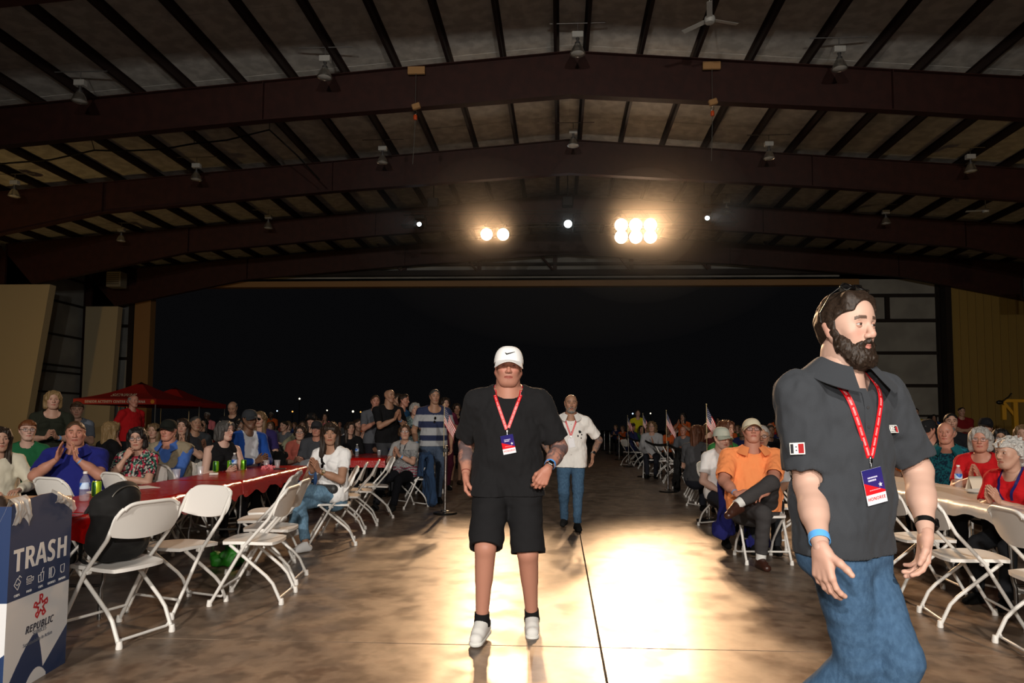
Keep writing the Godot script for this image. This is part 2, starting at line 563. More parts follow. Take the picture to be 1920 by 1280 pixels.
static func hair_geo(style: String, cell: float) -> Geo:
	var g := Geo.new()
	var p := []
	var amp := 0.0035
	var sc := Vector3(260, 60, 200)
	var face_cut := cone(Vector3(-0.12, -0.024, 0.080), Vector3(0.12, -0.024, 0.080), 0.080, 0.080, 0.006, X, 1.0, 0, true)
	match style:
		"short", "quiff", "crop", "fringe", "buzz":
			var e := 0.011 if style != "buzz" else 0.005
			if style == "crop": e = 0.008
			p.append(cone(Vector3(0, 0.032, -0.024), Vector3(0, 0.036, 0.016), 0.080 + e, 0.0765 + e, 0.01, X, 0.96))
			p.append(cone(Vector3(0, 0.058, 0.036), Vector3(0, 0.060, 0.034), 0.056 + e, 0.056 + e, 0.02))
			p.append(cone(Vector3(0, -0.02, -0.055), Vector3(0, -0.050, -0.058), 0.050, 0.040, 0.02))
			if style == "quiff":
				p.append(cone(Vector3(-0.040, 0.098, 0.050), Vector3(0.040, 0.100, 0.048), 0.026, 0.028, 0.02))
				p.append(cone(Vector3(0.0, 0.105, 0.02), Vector3(0.0, 0.10, -0.05), 0.034, 0.03, 0.02, X, 1.5))
				amp = 0.007
				sc = Vector3(150, 90, 110)
			if style == "fringe":
				p.append(cone(Vector3(-0.045, 0.070, 0.062), Vector3(0.045, 0.070, 0.062), 0.026, 0.026, 0.02))
				p.append(cone(Vector3(-0.045, 0.055, 0.078), Vector3(0.045, 0.050, 0.078), 0.013, 0.013, 0.01))
			if style != "fringe": p.append(cone(Vector3(0, 0.040, 0.118), Vector3(0, 0.020, 0.118), 0.066 if style == "quiff" else 0.060, 0.066, 0.008, X, 1.0, 0, true))
			p.append(face_cut)
			p.append(cone(Vector3(-0.2, -0.11, 0.01), Vector3(0.2, -0.11, 0.01), 0.095, 0.095, 0.006, X, 1.0, 0, true))
			if style == "buzz": amp = 0.002
		"ring":        # bald on top
			p.append(cone(Vector3(0, 0.030, -0.024), Vector3(0, 0.032, 0.0), 0.086, 0.084, 0.01, X, 0.98))
			p.append(cone(Vector3(0, -0.02, -0.055), Vector3(0, -0.045, -0.058), 0.046, 0.036, 0.02))
			p.append(face_cut)
			p.append(cone(Vector3(-0.2, -0.10, 0.01), Vector3(0.2, -0.10, 0.01), 0.09, 0.09, 0.006, X, 1.0, 0, true))
			p.append(cone(Vector3(0, 0.125, 0.03), Vector3(0, 0.125, -0.02), 0.085, 0.080, 0.006, X, 1.3, 0, true))
		"bob", "long", "short_w":
			p.append(cone(Vector3(0, 0.034, -0.026), Vector3(0, 0.038, 0.014), 0.098, 0.092, 0.01, X, 0.96))
			var y := -0.085
			if style == "long": y = -0.27
			if style == "short_w": y = -0.02
			for s in [-1.0, 1.0]:
				p.append(cone(Vector3(s * 0.066, 0.03, -0.006), Vector3(s * 0.074, y, -0.004 if style != "long" else 0.012), 0.036, 0.034, 0.03))
				p.append(cone(Vector3(s * 0.045, 0.085, 0.056), Vector3(s * 0.070, 0.02, 0.040), 0.022, 0.022, 0.02))
			p.append(cone(Vector3(0, 0.0, -0.060), Vector3(0, y, -0.072), 0.066, 0.058 if style != "long" else 0.05, 0.03, X, 1.35))
			p.append(cone(Vector3(-0.045, 0.082, 0.060), Vector3(0.040, 0.084, 0.062), 0.024, 0.024, 0.02))
			p.append(cone(Vector3(0, 0.015, 0.115), Vector3(0, -0.14, 0.10), 0.062, 0.058, 0.012, X, 0.93, 0, true))
			amp = 0.012
			sc = Vector3(150, 26, 150)
		"bangs":
			p.append(cone(Vector3(0, 0.034, -0.026), Vector3(0, 0.038, 0.014), 0.098, 0.092, 0.01, X, 0.96))
			for s in [-1.0, 1.0]:
				p.append(cone(Vector3(s * 0.068, 0.03, -0.006), Vector3(s * 0.080, -0.24, 0.010), 0.036, 0.036, 0.03))
			p.append(cone(Vector3(0, 0.0, -0.060), Vector3(0, -0.25, -0.075), 0.066, 0.052, 0.03, X, 1.4))
			p.append(cone(Vector3(-0.045, 0.060, 0.074), Vector3(0.045, 0.055, 0.074), 0.022, 0.022, 0.02))
			p.append(cone(Vector3(0, -0.014, 0.118), Vector3(0, -0.18, 0.11), 0.064, 0.066, 0.012, X, 0.95, 0, true))
			amp = 0.012
			sc = Vector3(150, 26, 150)
		"curly":
			p.append(cone(Vector3(0, 0.030, -0.026), Vector3(0, 0.040, 0.004), 0.112, 0.105, 0.01))
			for s in [-1.0, 1.0]:
				p.append(cone(Vector3(s * 0.080, 0.03, -0.02), Vector3(s * 0.085, -0.09, -0.02), 0.045, 0.05, 0.03))
			p.append(cone(Vector3(0, 0.0, -0.07), Vector3(0, -0.10, -0.07), 0.08, 0.07, 0.03, X, 1.2))
			p.append(cone(Vector3(0, 0.020, 0.125), Vector3(0, -0.14, 0.11), 0.070, 0.062, 0.012, X, 0.9, 0, true))
			amp = 0.034
			sc = Vector3(75, 75, 75)
		"perm":
			p.append(cone(Vector3(0, 0.036, -0.028), Vector3(0, 0.046, 0.008), 0.103, 0.096, 0.01))
			p.append(cone(Vector3(0, 0.0, -0.06), Vector3(0, -0.04, -0.055), 0.07, 0.06, 0.03, X, 1.2))
			p.append(face_cut)
			p.append(cone(Vector3(-0.2, -0.115, 0.02), Vector3(0.2, -0.115, 0.02), 0.09, 0.09, 0.006, X, 1.0, 0, true))
			amp = 0.030
			sc = Vector3(85, 85, 85)
		"beard":
			for s in [-1.0, 1.0]:
				p.append(cone(Vector3(s * 0.066, -0.012, 0.008), Vector3(s * 0.056, -0.060, 0.034), 0.014, 0.026, 0.02))
				p.append(cone(Vector3(s * 0.054, -0.058, 0.036), Vector3(s * 0.026, -0.108, 0.066), 0.026, 0.030, 0.02))
				p.append(cone(Vector3(0, -0.0480, 0.093), Vector3(s * 0.034, -0.062, 0.074), 0.0085, 0.011, 0.008))
				p.append(cone(Vector3(s * 0.0745, 0.028, 0.010), Vector3(s * 0.069, -0.012, 0.010), 0.009, 0.012, 0.012))
			p.append(cone(Vector3(0, -0.104, 0.070), Vector3(0, -0.112, 0.066), 0.033, 0.030, 0.02, X, 1.18))
			p.append(cone(Vector3(0, -0.09, 0.05), Vector3(0, -0.105, 0.03), 0.043, 0.03, 0.02))
			p.append(cone(Vector3(-0.017, -0.0640, 0.100), Vector3(0.017, -0.0640, 0.100), 0.0100, 0.0100, 0.004, X, 1.0, 0, true))
			amp = 0.006
			sc = Vector3(420, 200, 420)
		"goatee":
			for s in [-1.0, 1.0]:
				p.append(cone(Vector3(0, -0.0470, 0.092), Vector3(s * 0.030, -0.060, 0.075), 0.0065, 0.007, 0.006))
				p.append(cone(Vector3(s * 0.031, -0.062, 0.074), Vector3(s * 0.026, -0.095, 0.064), 0.009, 0.014, 0.01))
				p.append(cone(Vector3(s * 0.060, -0.045, 0.012), Vector3(s * 0.030, -0.098, 0.056), 0.017, 0.021, 0.012))
			p.append(cone(Vector3(0, -0.100, 0.068), Vector3(0, -0.108, 0.064), 0.022, 0.020, 0.012, X, 1.2))
			amp = 0.004
			sc = Vector3(240, 160, 240)
	field(g, p, cell, {"noise": fuzz, "amp": amp, "scale": sc * 0.16})
	return g

# A right hand: wrist at the origin, fingers along +z, palm down, thumb towards +x
static func hand_geo(pose: String, cell: float) -> Geo:
	var curl := 0.35
	var spread := 0.0
	var th := [Vector3(0.024, -0.006, 0.022), Vector3(0.046, -0.014, 0.058), Vector3(0.051, -0.022, 0.084), Vector3(0.050, -0.028, 0.104)]
	match pose:
		"flat":
			curl = 0.10
			th = [Vector3(0.024, -0.004, 0.022), Vector3(0.050, -0.008, 0.054), Vector3(0.062, -0.010, 0.078), Vector3(0.066, -0.012, 0.098)]
		"open":
			curl = 0.42; spread = 0.25
			th = [Vector3(0.024, -0.004, 0.022), Vector3(0.056, -0.010, 0.046), Vector3(0.076, -0.014, 0.064), Vector3(0.090, -0.016, 0.080)]
		"grip":
			curl = 0.95
			th = [Vector3(0.024, -0.008, 0.022), Vector3(0.042, -0.026, 0.056), Vector3(0.036, -0.044, 0.078), Vector3(0.022, -0.050, 0.092)]
		"loose":
			curl = 0.72
			th = [Vector3(0.024, -0.008, 0.022), Vector3(0.044, -0.020, 0.056), Vector3(0.044, -0.034, 0.080), Vector3(0.036, -0.042, 0.098)]
		"relax": curl = 0.42
	var p := []
	p.append(cone(Vector3(0, 0, -0.004), Vector3(0, 0, 0.022), 0.0212, 0.0200, 0.014, X, 1.22))
	var kx := [0.031, 0.0105, -0.0100, -0.0285]
	var kz := [0.090, 0.095, 0.090, 0.080]
	var ln := [0.071, 0.080, 0.074, 0.058]
	for k in 4:
		p.append(cone(Vector3(kx[k] * 0.55, 0, 0.012), Vector3(kx[k], 0.001, kz[k]), 0.0155, 0.0115, 0.012))
	p.append(cone(Vector3(0.018, -0.006, 0.020), Vector3(0.028, -0.010, 0.050), 0.016, 0.013, 0.012))
	for k in 4:
		var at := Vector3(kx[k], 0.0, kz[k])
		var side: float = (kx[k] - 0.001) * (1.6 + spread * 7.0)
		var an := 0.0
		var r := 0.0097 if k < 3 else 0.0083
		for j in 3:
			an += curl * [0.75, 1.05, 0.7][j] * (1.0 + 0.12 * k)
			var seg: float = ln[k] * [0.45, 0.30, 0.25][j]
			var d := Vector3(sin(side) * cos(an), -sin(an), cos(an) * cos(side)) * seg
			p.append(cone(at, at + d, r, r * 0.93, 0.0035 if j else 0.006))
			at += d
			r *= 0.93
	var tr := [0.0135, 0.0118, 0.0102, 0.0085]
	for j in 3:
		p.append(cone(th[j], th[j + 1], tr[j], tr[j + 1], 0.006))
	var g := Geo.new()
	g.col = Color(1, 0.93, 0.91, 0)
	field(g, p, cell)
	return g

# Joints of a posed figure, in its own frame: origin on the ground under the pelvis, facing +z, its left side at +x
static func joints(o: Dictionary) -> Dictionary:
	var h: float = o.get("h", 1.72)
	var w: float = o.get("w", 1.0)
	var j := {"h": h, "w": w}
	var sit: bool = o.get("sit", false)
	var tb := Basis.from_euler(Vector3(o.get("lean", 0.0), o.get("twist", 0.0), o.get("roll", 0.0)))
	j.t = tb
	j.p = o.get("pelvis", Vector3(0, 0.545 if sit else 0.525 * h, 0))
	j.n = j.p + tb.y * (0.290 * h)
	var hd: Array = o.get("head", [0.0, 0.0, 0.0])
	j.hb = Basis.from_euler(Vector3(hd[1], hd[0], hd[2])) * (o.get("hs", h / 1.78 * 0.35 + 0.65) as float)
	j.hc = j.n + (tb.y * 0.75 + Vector3.UP * 0.25).normalized() * ((o.get("nl", 0.101) as float) * h) + (tb.z * 0.5 + (j.hb.z as Vector3).normalized() * 0.5) * (0.016 * h)
	var l1 := 0.174 * h
	var l2 := 0.150 * h
	j.arm = []
	for i in 2:
		var s := 1.0 - 2.0 * i
		var a: Dictionary = pose_of(o.arms[i] if o.has("arms") else "side", s)
		var sh: Vector3 = j.n + tb.x * (s * 0.103 * h * w) - tb.y * (0.034 * h) + tb.z * (a.get("fwd", 0.0) as float)
		var wr: Vector3 = a.abs if a.has("abs") else j.n + tb * ((a.w as Vector3) * h)
		var q := bend(sh, wr, l1, l2, tb * (a.e as Vector3))
		j.arm.append({"s": sh, "e": q[0], "w": q[1], "f": (tb * (a.f as Vector3)).normalized(), "n": (tb * (a.n as Vector3)).normalized(), "hand": a.get("hand", "relax"), "side": s})
	j.leg = []
	for i in 2:
		var s := 1.0 - 2.0 * i
		var hip: Vector3 = j.p + Basis(Vector3.UP, (o.get("hip", 0.0) as float)) * Vector3(s * 0.052 * h * w, -0.012 * h, 0)
		var foot: Vector3
		var e := Vector3(0, 0.2, 1)
		if o.has("feet"): foot = o.feet[i]
		elif sit: foot = Vector3(s * 0.10, 0.085, 0.40)
		else: foot = Vector3(s * 0.09, 0.085, 0)
		if sit: e = Vector3(s * 0.10, 1.0, 0.7)
		if o.has("knees"): e = o.knees[i]
		var q := bend(hip, foot, 0.245 * h, 0.245 * h, e)
		j.leg.append({"h": hip, "k": q[0], "a": q[1], "toe": (o.toes[i] if o.has("toes") else Vector3(s * 0.18, 0, 1)).normalized(), "side": s})
	return j

static func bend(a: Vector3, c: Vector3, l1: float, l2: float, hint: Vector3) -> Array:
	var d := c - a
	var len := d.length()
	if len > (l1 + l2) * 0.995:
		c = a + d.normalized() * (l1 + l2) * 0.995
		len = (l1 + l2) * 0.995
	len = maxf(len, absf(l1 - l2) + 0.02)
	d = d.normalized()
	var x := (l1 * l1 - l2 * l2 + len * len) / (2.0 * len)
	var y := sqrt(maxf(0.0, l1 * l1 - x * x))
	var n := hint - d * hint.dot(d)
	return [a + d * x + n.normalized() * y, c]

static func pose_of(a, s: float) -> Dictionary:
	if a is Dictionary: return a
	match a:
		"clap": return {"w": Vector3(s * 0.022, -0.105, 0.185), "e": Vector3(s * 0.7, -1, -0.1), "f": Vector3(-s * 0.12, 0.85, 0.5), "n": Vector3(-s, 0, 0.05), "hand": "flat"}
		"clap_low": return {"w": Vector3(s * 0.030, -0.175, 0.170), "e": Vector3(s * 0.8, -0.7, -0.4), "f": Vector3(-s * 0.25, 0.45, 0.85), "n": Vector3(-s, 0.1, 0), "hand": "flat"}
		"clap_high": return {"w": Vector3(s * 0.045, -0.030, 0.165), "e": Vector3(s, -0.9, -0.1), "f": Vector3(-s * 0.18, 1, 0.12), "n": Vector3(-s, 0, 0.1), "hand": "flat"}
		"lap": return {"w": Vector3(s * 0.050, -0.255, 0.150), "e": Vector3(s, -0.3, -0.6), "f": Vector3(-s * 0.6, -0.25, 0.75), "n": Vector3(0, -1, -0.1), "hand": "relax"}
		"knee": return {"w": Vector3(s * 0.080, -0.270, 0.200), "e": Vector3(s, -0.2, -0.6), "f": Vector3(-s * 0.2, -0.35, 0.9), "n": Vector3(0, -1, -0.3), "hand": "relax"}
		"table": return {"w": Vector3(s * 0.075, -0.185, 0.215), "e": Vector3(s, -0.8, -0.3), "f": Vector3(-s * 0.6, 0, 0.8), "n": Vector3(0, -1, 0), "hand": "relax"}
		"chin": return {"w": Vector3(s * 0.030, -0.012, 0.130), "e": Vector3(s * 0.5, -1, 0.3), "f": Vector3(-s * 0.35, 0.7, -0.15), "n": Vector3(-s * 0.2, 0.0, -1), "hand": "grip"}
		"fold": return {"w": Vector3(-s * 0.050, -0.150, 0.115), "e": Vector3(s, -0.8, 0.1), "f": Vector3(-s, 0.15, 0.05), "n": Vector3(0, -0.2, -1), "hand": "relax"}
		"phone": return {"w": Vector3(s * 0.060, -0.070, 0.200), "e": Vector3(s * 0.6, -1, 0), "f": Vector3(-s * 0.2, 0.8, 0.3), "n": Vector3(-s * 0.3, 0, -1), "hand": "grip"}
	return {"w": Vector3(s * 0.150, -0.318, 0.020), "e": Vector3(s * 0.5, 0, -1), "f": Vector3(0, -1, 0.14), "n": Vector3(-s, 0, 0.15), "hand": "relax"}

static func torso(j: Dictionary, o: Dictionary, e: float, hem := -0.02, flat := 0) -> Array:
	var h: float = j.h
	var t: Basis = j.t
	var p: Vector3 = j.p
	var n: Vector3 = j.n
	var d := t.y
	var fat: float = o.get("fat", 0.0)
	var ww: float = lerpf(1.0, j.w, 0.7)
	var a := []
	a.append(cone(p + d * hem * h, p + d * (0.055 * h), 0.061 * h + e + fat * 0.35, 0.058 * h + e + fat * 0.6, 0.03, t.x, 1.52 * ww, flat))
	a.append(cone(p + d * 0.05 * h, p + d * 0.15 * h, 0.057 * h + e + fat * 0.65, 0.060 * h + e + fat * 0.4, 0.03, t.x, 1.46 * ww))
	if fat > 0.0: a.append(cone(p + d * 0.075 * h + t.z * fat * 0.6, p + d * 0.12 * h + t.z * fat * 0.5, 0.055 * h + e + fat * 0.7, 0.05 * h + e + fat * 0.6, 0.05, t.x, 1.3))
	a.append(cone(p + d * 0.15 * h, p + d * 0.228 * h, 0.061 * h + e + fat * 0.3, 0.058 * h + e + fat * 0.15, 0.03, t.x, 1.50 * ww))
	a.append(cone(p + d * 0.228 * h, n - d * 0.024 * h, 0.055 * h + e, 0.034 * h + e, 0.03, t.x, 1.62 * ww))
	for i in 2:
		var s := 1.0 - 2.0 * i
		a.append(cone(n + t.x * s * 0.016 * h + d * 0.010 * h, (j.arm[i].s as Vector3) + d * 0.004 * h, 0.026 * h + e * 0.7, 0.0300 * h * ww + e, 0.035))
		if o.get("bust", 0.0) > 0.0:
			a.append(cone(p + d * 0.205 * h + t.x * s * 0.042 * h + t.z * 0.040 * h, p + d * 0.215 * h + t.x * s * 0.044 * h + t.z * 0.036 * h, (0.030 + o.bust) * h + e, 0.030 * h + e, 0.03))
	return a

static func sleeve(j: Dictionary, o: Dictionary, i: int, e: float, upto: float, flat := 2) -> Array:
	var h: float = j.h
	var m: Dictionary = j.arm[i]
	var aw: float = o.get("arm", 1.0)
	var a := []
	var f := upto / 0.53
	if f < 0.98:
		a.append(cone(m.s, (m.s as Vector3).lerp(m.e, f), 0.0315 * h * aw + e, lerpf(0.0315, 0.026, f) * h * aw + e * 1.2, 0.03, X, 1.0, flat))
		return a
	a.append(cone(m.s, m.e, 0.0315 * h * aw + e, 0.0255 * h * aw + e, 0.03))
	f = clampf((upto - 0.53) / 0.47, 0.02, 1.0)
	a.append(cone(m.e, (m.e as Vector3).lerp(m.w, f * 0.5), 0.0255 * h * aw + e, lerpf(0.0262, 0.021, f * 0.5) * h * aw + e, 0.015))
	a.append(cone((m.e as Vector3).lerp(m.w, f * 0.4), (m.e as Vector3).lerp(m.w, f), lerpf(0.0255, 0.0215, f * 0.4) * h * aw + e, lerpf(0.0235, 0.0132, f) * h + e, 0.015, X, 1.0, flat))
	return a

static func limb(j: Dictionary, o: Dictionary, i: int, e: float, upto: float, flat := 2, flare := 0.0) -> Array:
	var h: float = j.h
	var m: Dictionary = j.leg[i]
	var lw: float = o.get("leg", 1.0)
	var a := []
	var back: Vector3 = (m.h as Vector3) + (m.a as Vector3) - 2.0 * (m.k as Vector3)
	back = back.normalized() if back.length() > 0.02 else Vector3.BACK
	if upto <= 0.52:
		a.append(cone(m.h, (m.h as Vector3).lerp(m.k, upto / 0.5), 0.052 * h * lw + e, lerpf(0.052, 0.034, upto / 0.5) * h * lw + e + flare, 0.03, X, 1.0, flat))
		return a
	a.append(cone(m.h, m.k, 0.052 * h * lw + e, 0.0335 * h * lw + e, 0.03))
	var f := (upto - 0.5) / 0.5
	var end: Vector3 = (m.k as Vector3).lerp(m.a, f)
	if flare == 0.0 and e < 0.006:
		a.append(cone((m.k as Vector3).lerp(m.a, 0.15) + back * 0.010 * h, (m.k as Vector3).lerp(m.a, 0.42) + back * 0.008 * h, 0.0295 * h * lw, 0.026 * h * lw, 0.03))
	a.append(cone(m.k, end, 0.0325 * h * lw + e, lerpf(0.0325, 0.0195, f) * h * lw + e + flare, 0.02, X, 1.0, flat))
	return a

static func shoe_geo(j: Dictionary, i: int, cell: float, e := 0.0) -> Geo:
	var h: float = j.h / 1.78
	var m: Dictionary = j.leg[i]
	var z: Vector3 = m.toe
	var x := Vector3.UP.cross(z).normalized()
	var y := z.cross(x)
	var a: Vector3 = m.a
	var p := []
	p.append(cone(a - y * 0.050 * h - z * 0.035 * h, a - y * 0.056 * h + z * 0.125 * h, 0.040 * h + e, 0.034 * h + e, 0.02, x, 1.12))
	p.append(cone(a - y * 0.005 * h - z * 0.012 * h, a - y * 0.034 * h + z * 0.075 * h, 0.044 * h + e, 0.036 * h + e, 0.025, x, 1.0, 1))
	p.append(cone(a - y * 0.085 * h - y, a - y * 0.085 * h, 0.6, 0.6, 0.004, x, 1.0, 3, true))
	var g := Geo.new()
	field(g, p, cell)
	return g

# Everything of a figure that is worked out off the main thread: name of the part -> Geo
static func figure(o: Dictionary, heads: Dictionary, hands: Dictionary) -> Dictionary:
	var cell: float = o.get("cell", 0.016)
	var out := {}
	var j := joints(o)
	var h: float = j.h
	var t: Basis = j.t
	var top: Dictionary = o.get("top", {})
	var low: Dictionary = o.get("low", {})
	var skin: Color = o.get("skin", Color(0.62, 0.40, 0.30))
	var hairc: Color = o.get("hairc", Color(0.08, 0.05, 0.03))
	var sl: float = top.get("sleeve", 0.36)
	var e: float = top.get("loose", 0.012)
	# body
	var p := torso(j, o, -0.016)
	p.append(cone((j.n as Vector3) - t.y * 0.03 * h, (j.hc as Vector3) + j.hb * Vector3(0, -0.075, -0.018), 0.036 * h * o.get("neck", 1.0), 0.0315 * h * o.get("neck", 1.0), 0.025))
	for i in 2:
		p.append_array(sleeve(j, o, i, 0.0, 1.0, 0))
		var bare: float = low.get("len", 1.0)
		if bare < 0.9: p.append_array(limb(j, o, i, 0.0, 1.0, 0))
		elif o.get("bare_ankle", false): p.append(cone((j.leg[i].k as Vector3).lerp(j.leg[i].a, 0.5), j.leg[i].a, 0.022 * h, 0.0195 * h, 0.02))
	var g := Geo.new()
	field(g, p, cell)
	var ink: bool = o.get("ink", false)
	for k in g.v.size():
		var c := skin
		if ink:
			for i in 2:
				var m: Dictionary = j.arm[i]
				var far := (g.v[k] - (m.e as Vector3)).length() * 0.95
				var up := (g.v[k] - (m.s as Vector3)).length()
				var wr := (g.v[k] - (m.w as Vector3)).length()
				if far < 0.26 and up > 0.08 and wr > 0.07:
					var q := g.v[k] * 34.0
					var a: float = absf(fuzz.get_noise_3d(q.x * 0.7, q.y * 0.7, q.z * 0.7))
					var b: float = crease.get_noise_3d(q.x * 0.5 + 40, q.y * 0.5, q.z * 0.5)
					var s := clampf(1.0 - a * 4.0, 0.0, 1.0) * 0.75 + clampf(b * 2.4 + 0.25, 0.0, 0.75)
					c = skin.lerp(Color(0.07, 0.07, 0.08), clampf(s * 0.9 + 0.16, 0.0, 0.86) * clampf((wr - 0.07) / 0.05, 0.0, 1.0))
		c.a = 1.0
		g.c[k] = c
	var hd: Geo = heads[o.get("face", "man")]
	var ht := Transform3D(j.hb, j.hc)
	var f := g.v.size()
	g.add(hd, ht)
	for k in range(f, g.v.size()):
		var c := g.c[k]
		if c.a < 0.0: c = Color(c.r, c.g, c.b, 1)
		else:
			var w := c.a
			c = Color(skin.r * c.r, skin.g * c.g, skin.b * c.b, 1).lerp(Color(hairc.r, hairc.g, hairc.b, 1) * 0.7, w)
			c.a = 1.0
		g.c[k] = c
	var hs: float = h / 1.78 * o.get("hand", 1.0)
	for i in 2:
		var m: Dictionary = j.arm[i]
		var hg: Geo = hands[m.hand]
		f = g.v.size()
		g.add(hg, hand_at(m, hs))
		for k in range(f, g.v.size()): g.c[k] = Color(skin.r * g.c[k].r, skin.g * g.c[k].g, skin.b * g.c[k].b, 1)
	out.body = g
	# top
	if top:
		var s := Geo.new()
		var hem: float = top.get("hem", -0.035)
		var q := torso(j, o, e, hem - 0.02, 0)
		var le0: float = low.get("loose", 0.010)
		for i in 2:
			var m: Dictionary = j.leg[i]
			q.append(cone((m.h as Vector3) + t.y * 0.02 * h, (m.h as Vector3).lerp(m.k, 0.10 if o.get("sit", false) else clampf(-hem / 0.245 + 0.14, 0.1, 0.5)), 0.052 * h * o.get("leg", 1.0) + le0 + 0.010, 0.051 * h * o.get("leg", 1.0) + le0 + 0.010, 0.03))
		q.append(cone((j.p as Vector3) + t.y * (hem * h - 1.0), (j.p as Vector3) + t.y * hem * h, 0.7, 0.7, 0.004, t.x, 1.0, 3, true))
		for i in 2:
			if sl > 0.05: q.append_array(sleeve(j, o, i, e * 1.1 + top.get("sleeve_loose", 0.0), sl))
		if sl > 0.05 and sl < 0.6 and cell < 0.0085:
			for i in 2:
				var m: Dictionary = j.arm[i]
				var u := (m.e as Vector3) - (m.s as Vector3)
				var en: Vector3 = m.s + u * minf(sl / 0.53, 0.98)
				q.append(cone(en - u * 0.10, en + u * 0.1, 0.029 * h * o.get("arm", 1.0) + 0.004, 0.029 * h * o.get("arm", 1.0) + e + 0.003, 0.003, X, 1.0, 0, true))
		if sl <= 0.05:
			for i in 2:
				var m: Dictionary = j.arm[i]
				q.append(cone((m.s as Vector3) + t.x * m.side * 0.012 * h + t.y * 0.03 * h, (m.s as Vector3) + t.x * m.side * 0.03 * h - t.y * 0.07 * h, 0.040 * h, 0.036 * h, 0.01, X, 1.0, 0, true))
		var nr: float = top.get("neckline", 0.0) * h
		q.append(cone((j.n as Vector3) + t.y * 0.010 * h + t.z * (0.012 * h + nr * 0.5), (j.n as Vector3) + t.y * 0.13 * h + t.z * 0.03 * h, 0.037 * h * o.get("neck", 1.0) + 0.004 + nr * 0.55, 0.07 * h, 0.006, X, 1.0, 0, true))
		if nr > 0.0: q.append(cone((j.n as Vector3) + t.z * 0.09 * h - t.y * (0.01 * h + nr), (j.n as Vector3) + t.z * 0.06 * h + t.y * 0.05 * h, 0.008 * h, 0.045 * h, 0.01, X, 1.0, 0, true))
		field(s, q, cell, {"noise": crease, "amp": top.get("folds", 0.007), "scale": Vector3(20, 13, 20)})
		if top.has("paint"):
			for k in s.v.size():
				var l: Vector3 = t.inverse() * (s.v[k] - (j.n as Vector3))
				s.c[k] = top.paint.call(l / h, s.v[k])
		out.top = s
		out.top_field = q
		if top.get("collar", false):
			out.collar = collar_geo(j, o, e)
	if low:
		var s := Geo.new()
		var le: float = low.get("loose", 0.010)
		var q := torso(j, o, minf(le - 0.002, e - 0.010), -0.045, 0).slice(0, 1)
		q[0][1] = (j.p as Vector3) + t.y * 0.07 * h
		q[0][7] = 2
		if low.get("skirt", false):
			var a: Vector3 = ((j.leg[0].k as Vector3) + (j.leg[1].k as Vector3)) / 2.0
			q.append(cone((j.p as Vector3) - Vector3.UP * 0.02 * h, (j.p as Vector3).lerp(a, low.get("len", 0.5) * 2.0), 0.066 * h, 0.075 * h, 0.02, t.x, 1.45, 2))
		else:
			for i in 2: q.append_array(limb(j, o, i, le, low.get("len", 0.985), 2, low.get("flare", 0.004)))
			if low.get("len", 1.0) < 0.9:
				for i in 2:
					var m: Dictionary = j.leg[i]
					var fr: float = low.len / 0.5
					var en: Vector3 = (m.h as Vector3).lerp(m.k, fr) if fr <= 1.04 else m.k
					var u: Vector3 = ((m.k as Vector3) - (m.h as Vector3)).normalized()
					q.append(cone(en - u * 0.05, en + u * 0.03, 0.034 * h * o.get("leg", 1.0) + 0.004, 0.034 * h * o.get("leg", 1.0) + le, 0.003, X, 1.0, 0, true))
		field(s, q, cell, {"noise": crease, "amp": low.get("folds", 0.008), "scale": Vector3(7, 15, 7)})
		out.low = s
	if o.get("shoes", true):
		for i in 2: out["shoe%d" % i] = shoe_geo(j, i, minf(cell, 0.012))
	out.j = j
	return out

static func hand_at(m: Dictionary, hs: float) -> Transform3D:
	var z: Vector3 = m.f
	var y: Vector3 = -(m.n as Vector3)
	y = (y - z * y.dot(z)).normalized()
	var x := y.cross(z)
	return Transform3D(Basis(x * (-m.side as float), y, z).scaled_local(Vector3.ONE * hs), m.w)

static func collar_geo(j: Dictionary, o: Dictionary, e: float) -> Geo:
	var g := Geo.new()
	var h: float = j.h
	var t: Basis = j.t
	var nk: float = o.get("neck", 1.0)
	var open: float = o.top.get("open", 0.5)
	# the stand rises round the neck, the leaf falls over it; two points in front
	g.sheet(36, 6, func(u, w):
		var an: float = lerpf(open, TAU - open, u)
		var front: float = cos(an)
		var r: float = lerpf(0.0395 * h * nk + 0.002, 0.059 * h * nk + e * 0.6, w)
		var pt: float = maxf(0.0, front) * 0.020 * h * w
		var y: float = (0.040 - 0.024 * maxf(0.0, front)) * h - w * (0.028 * h) - pt - absf(w - 0.18) * 0.004 * h
		return (j.n as Vector3) + t * (Vector3(sin(an) * r * (1.0 + 0.18 * w), y, front * r * (1.0 + 0.25 * w * maxf(0.0, front)) + 0.012 * h)), 0.003)
	return g

# a flat ribbon along a path
static func ribbon(g: Geo, ps: Array, ns: Array, width: float, thick := 0.002) -> void:
	var n := ps.size()
	g.sheet(n - 1, 1, func(u, w):
		var i := clampi(roundi(u * (n - 1)), 0, n - 1)
		var tan: Vector3 = (ps[mini(i + 1, n - 1)] - ps[maxi(i - 1, 0)]).normalized()
		var side := tan.cross(ns[i]).normalized()
		return ps[i] + side * (w - 0.5) * width, thick)

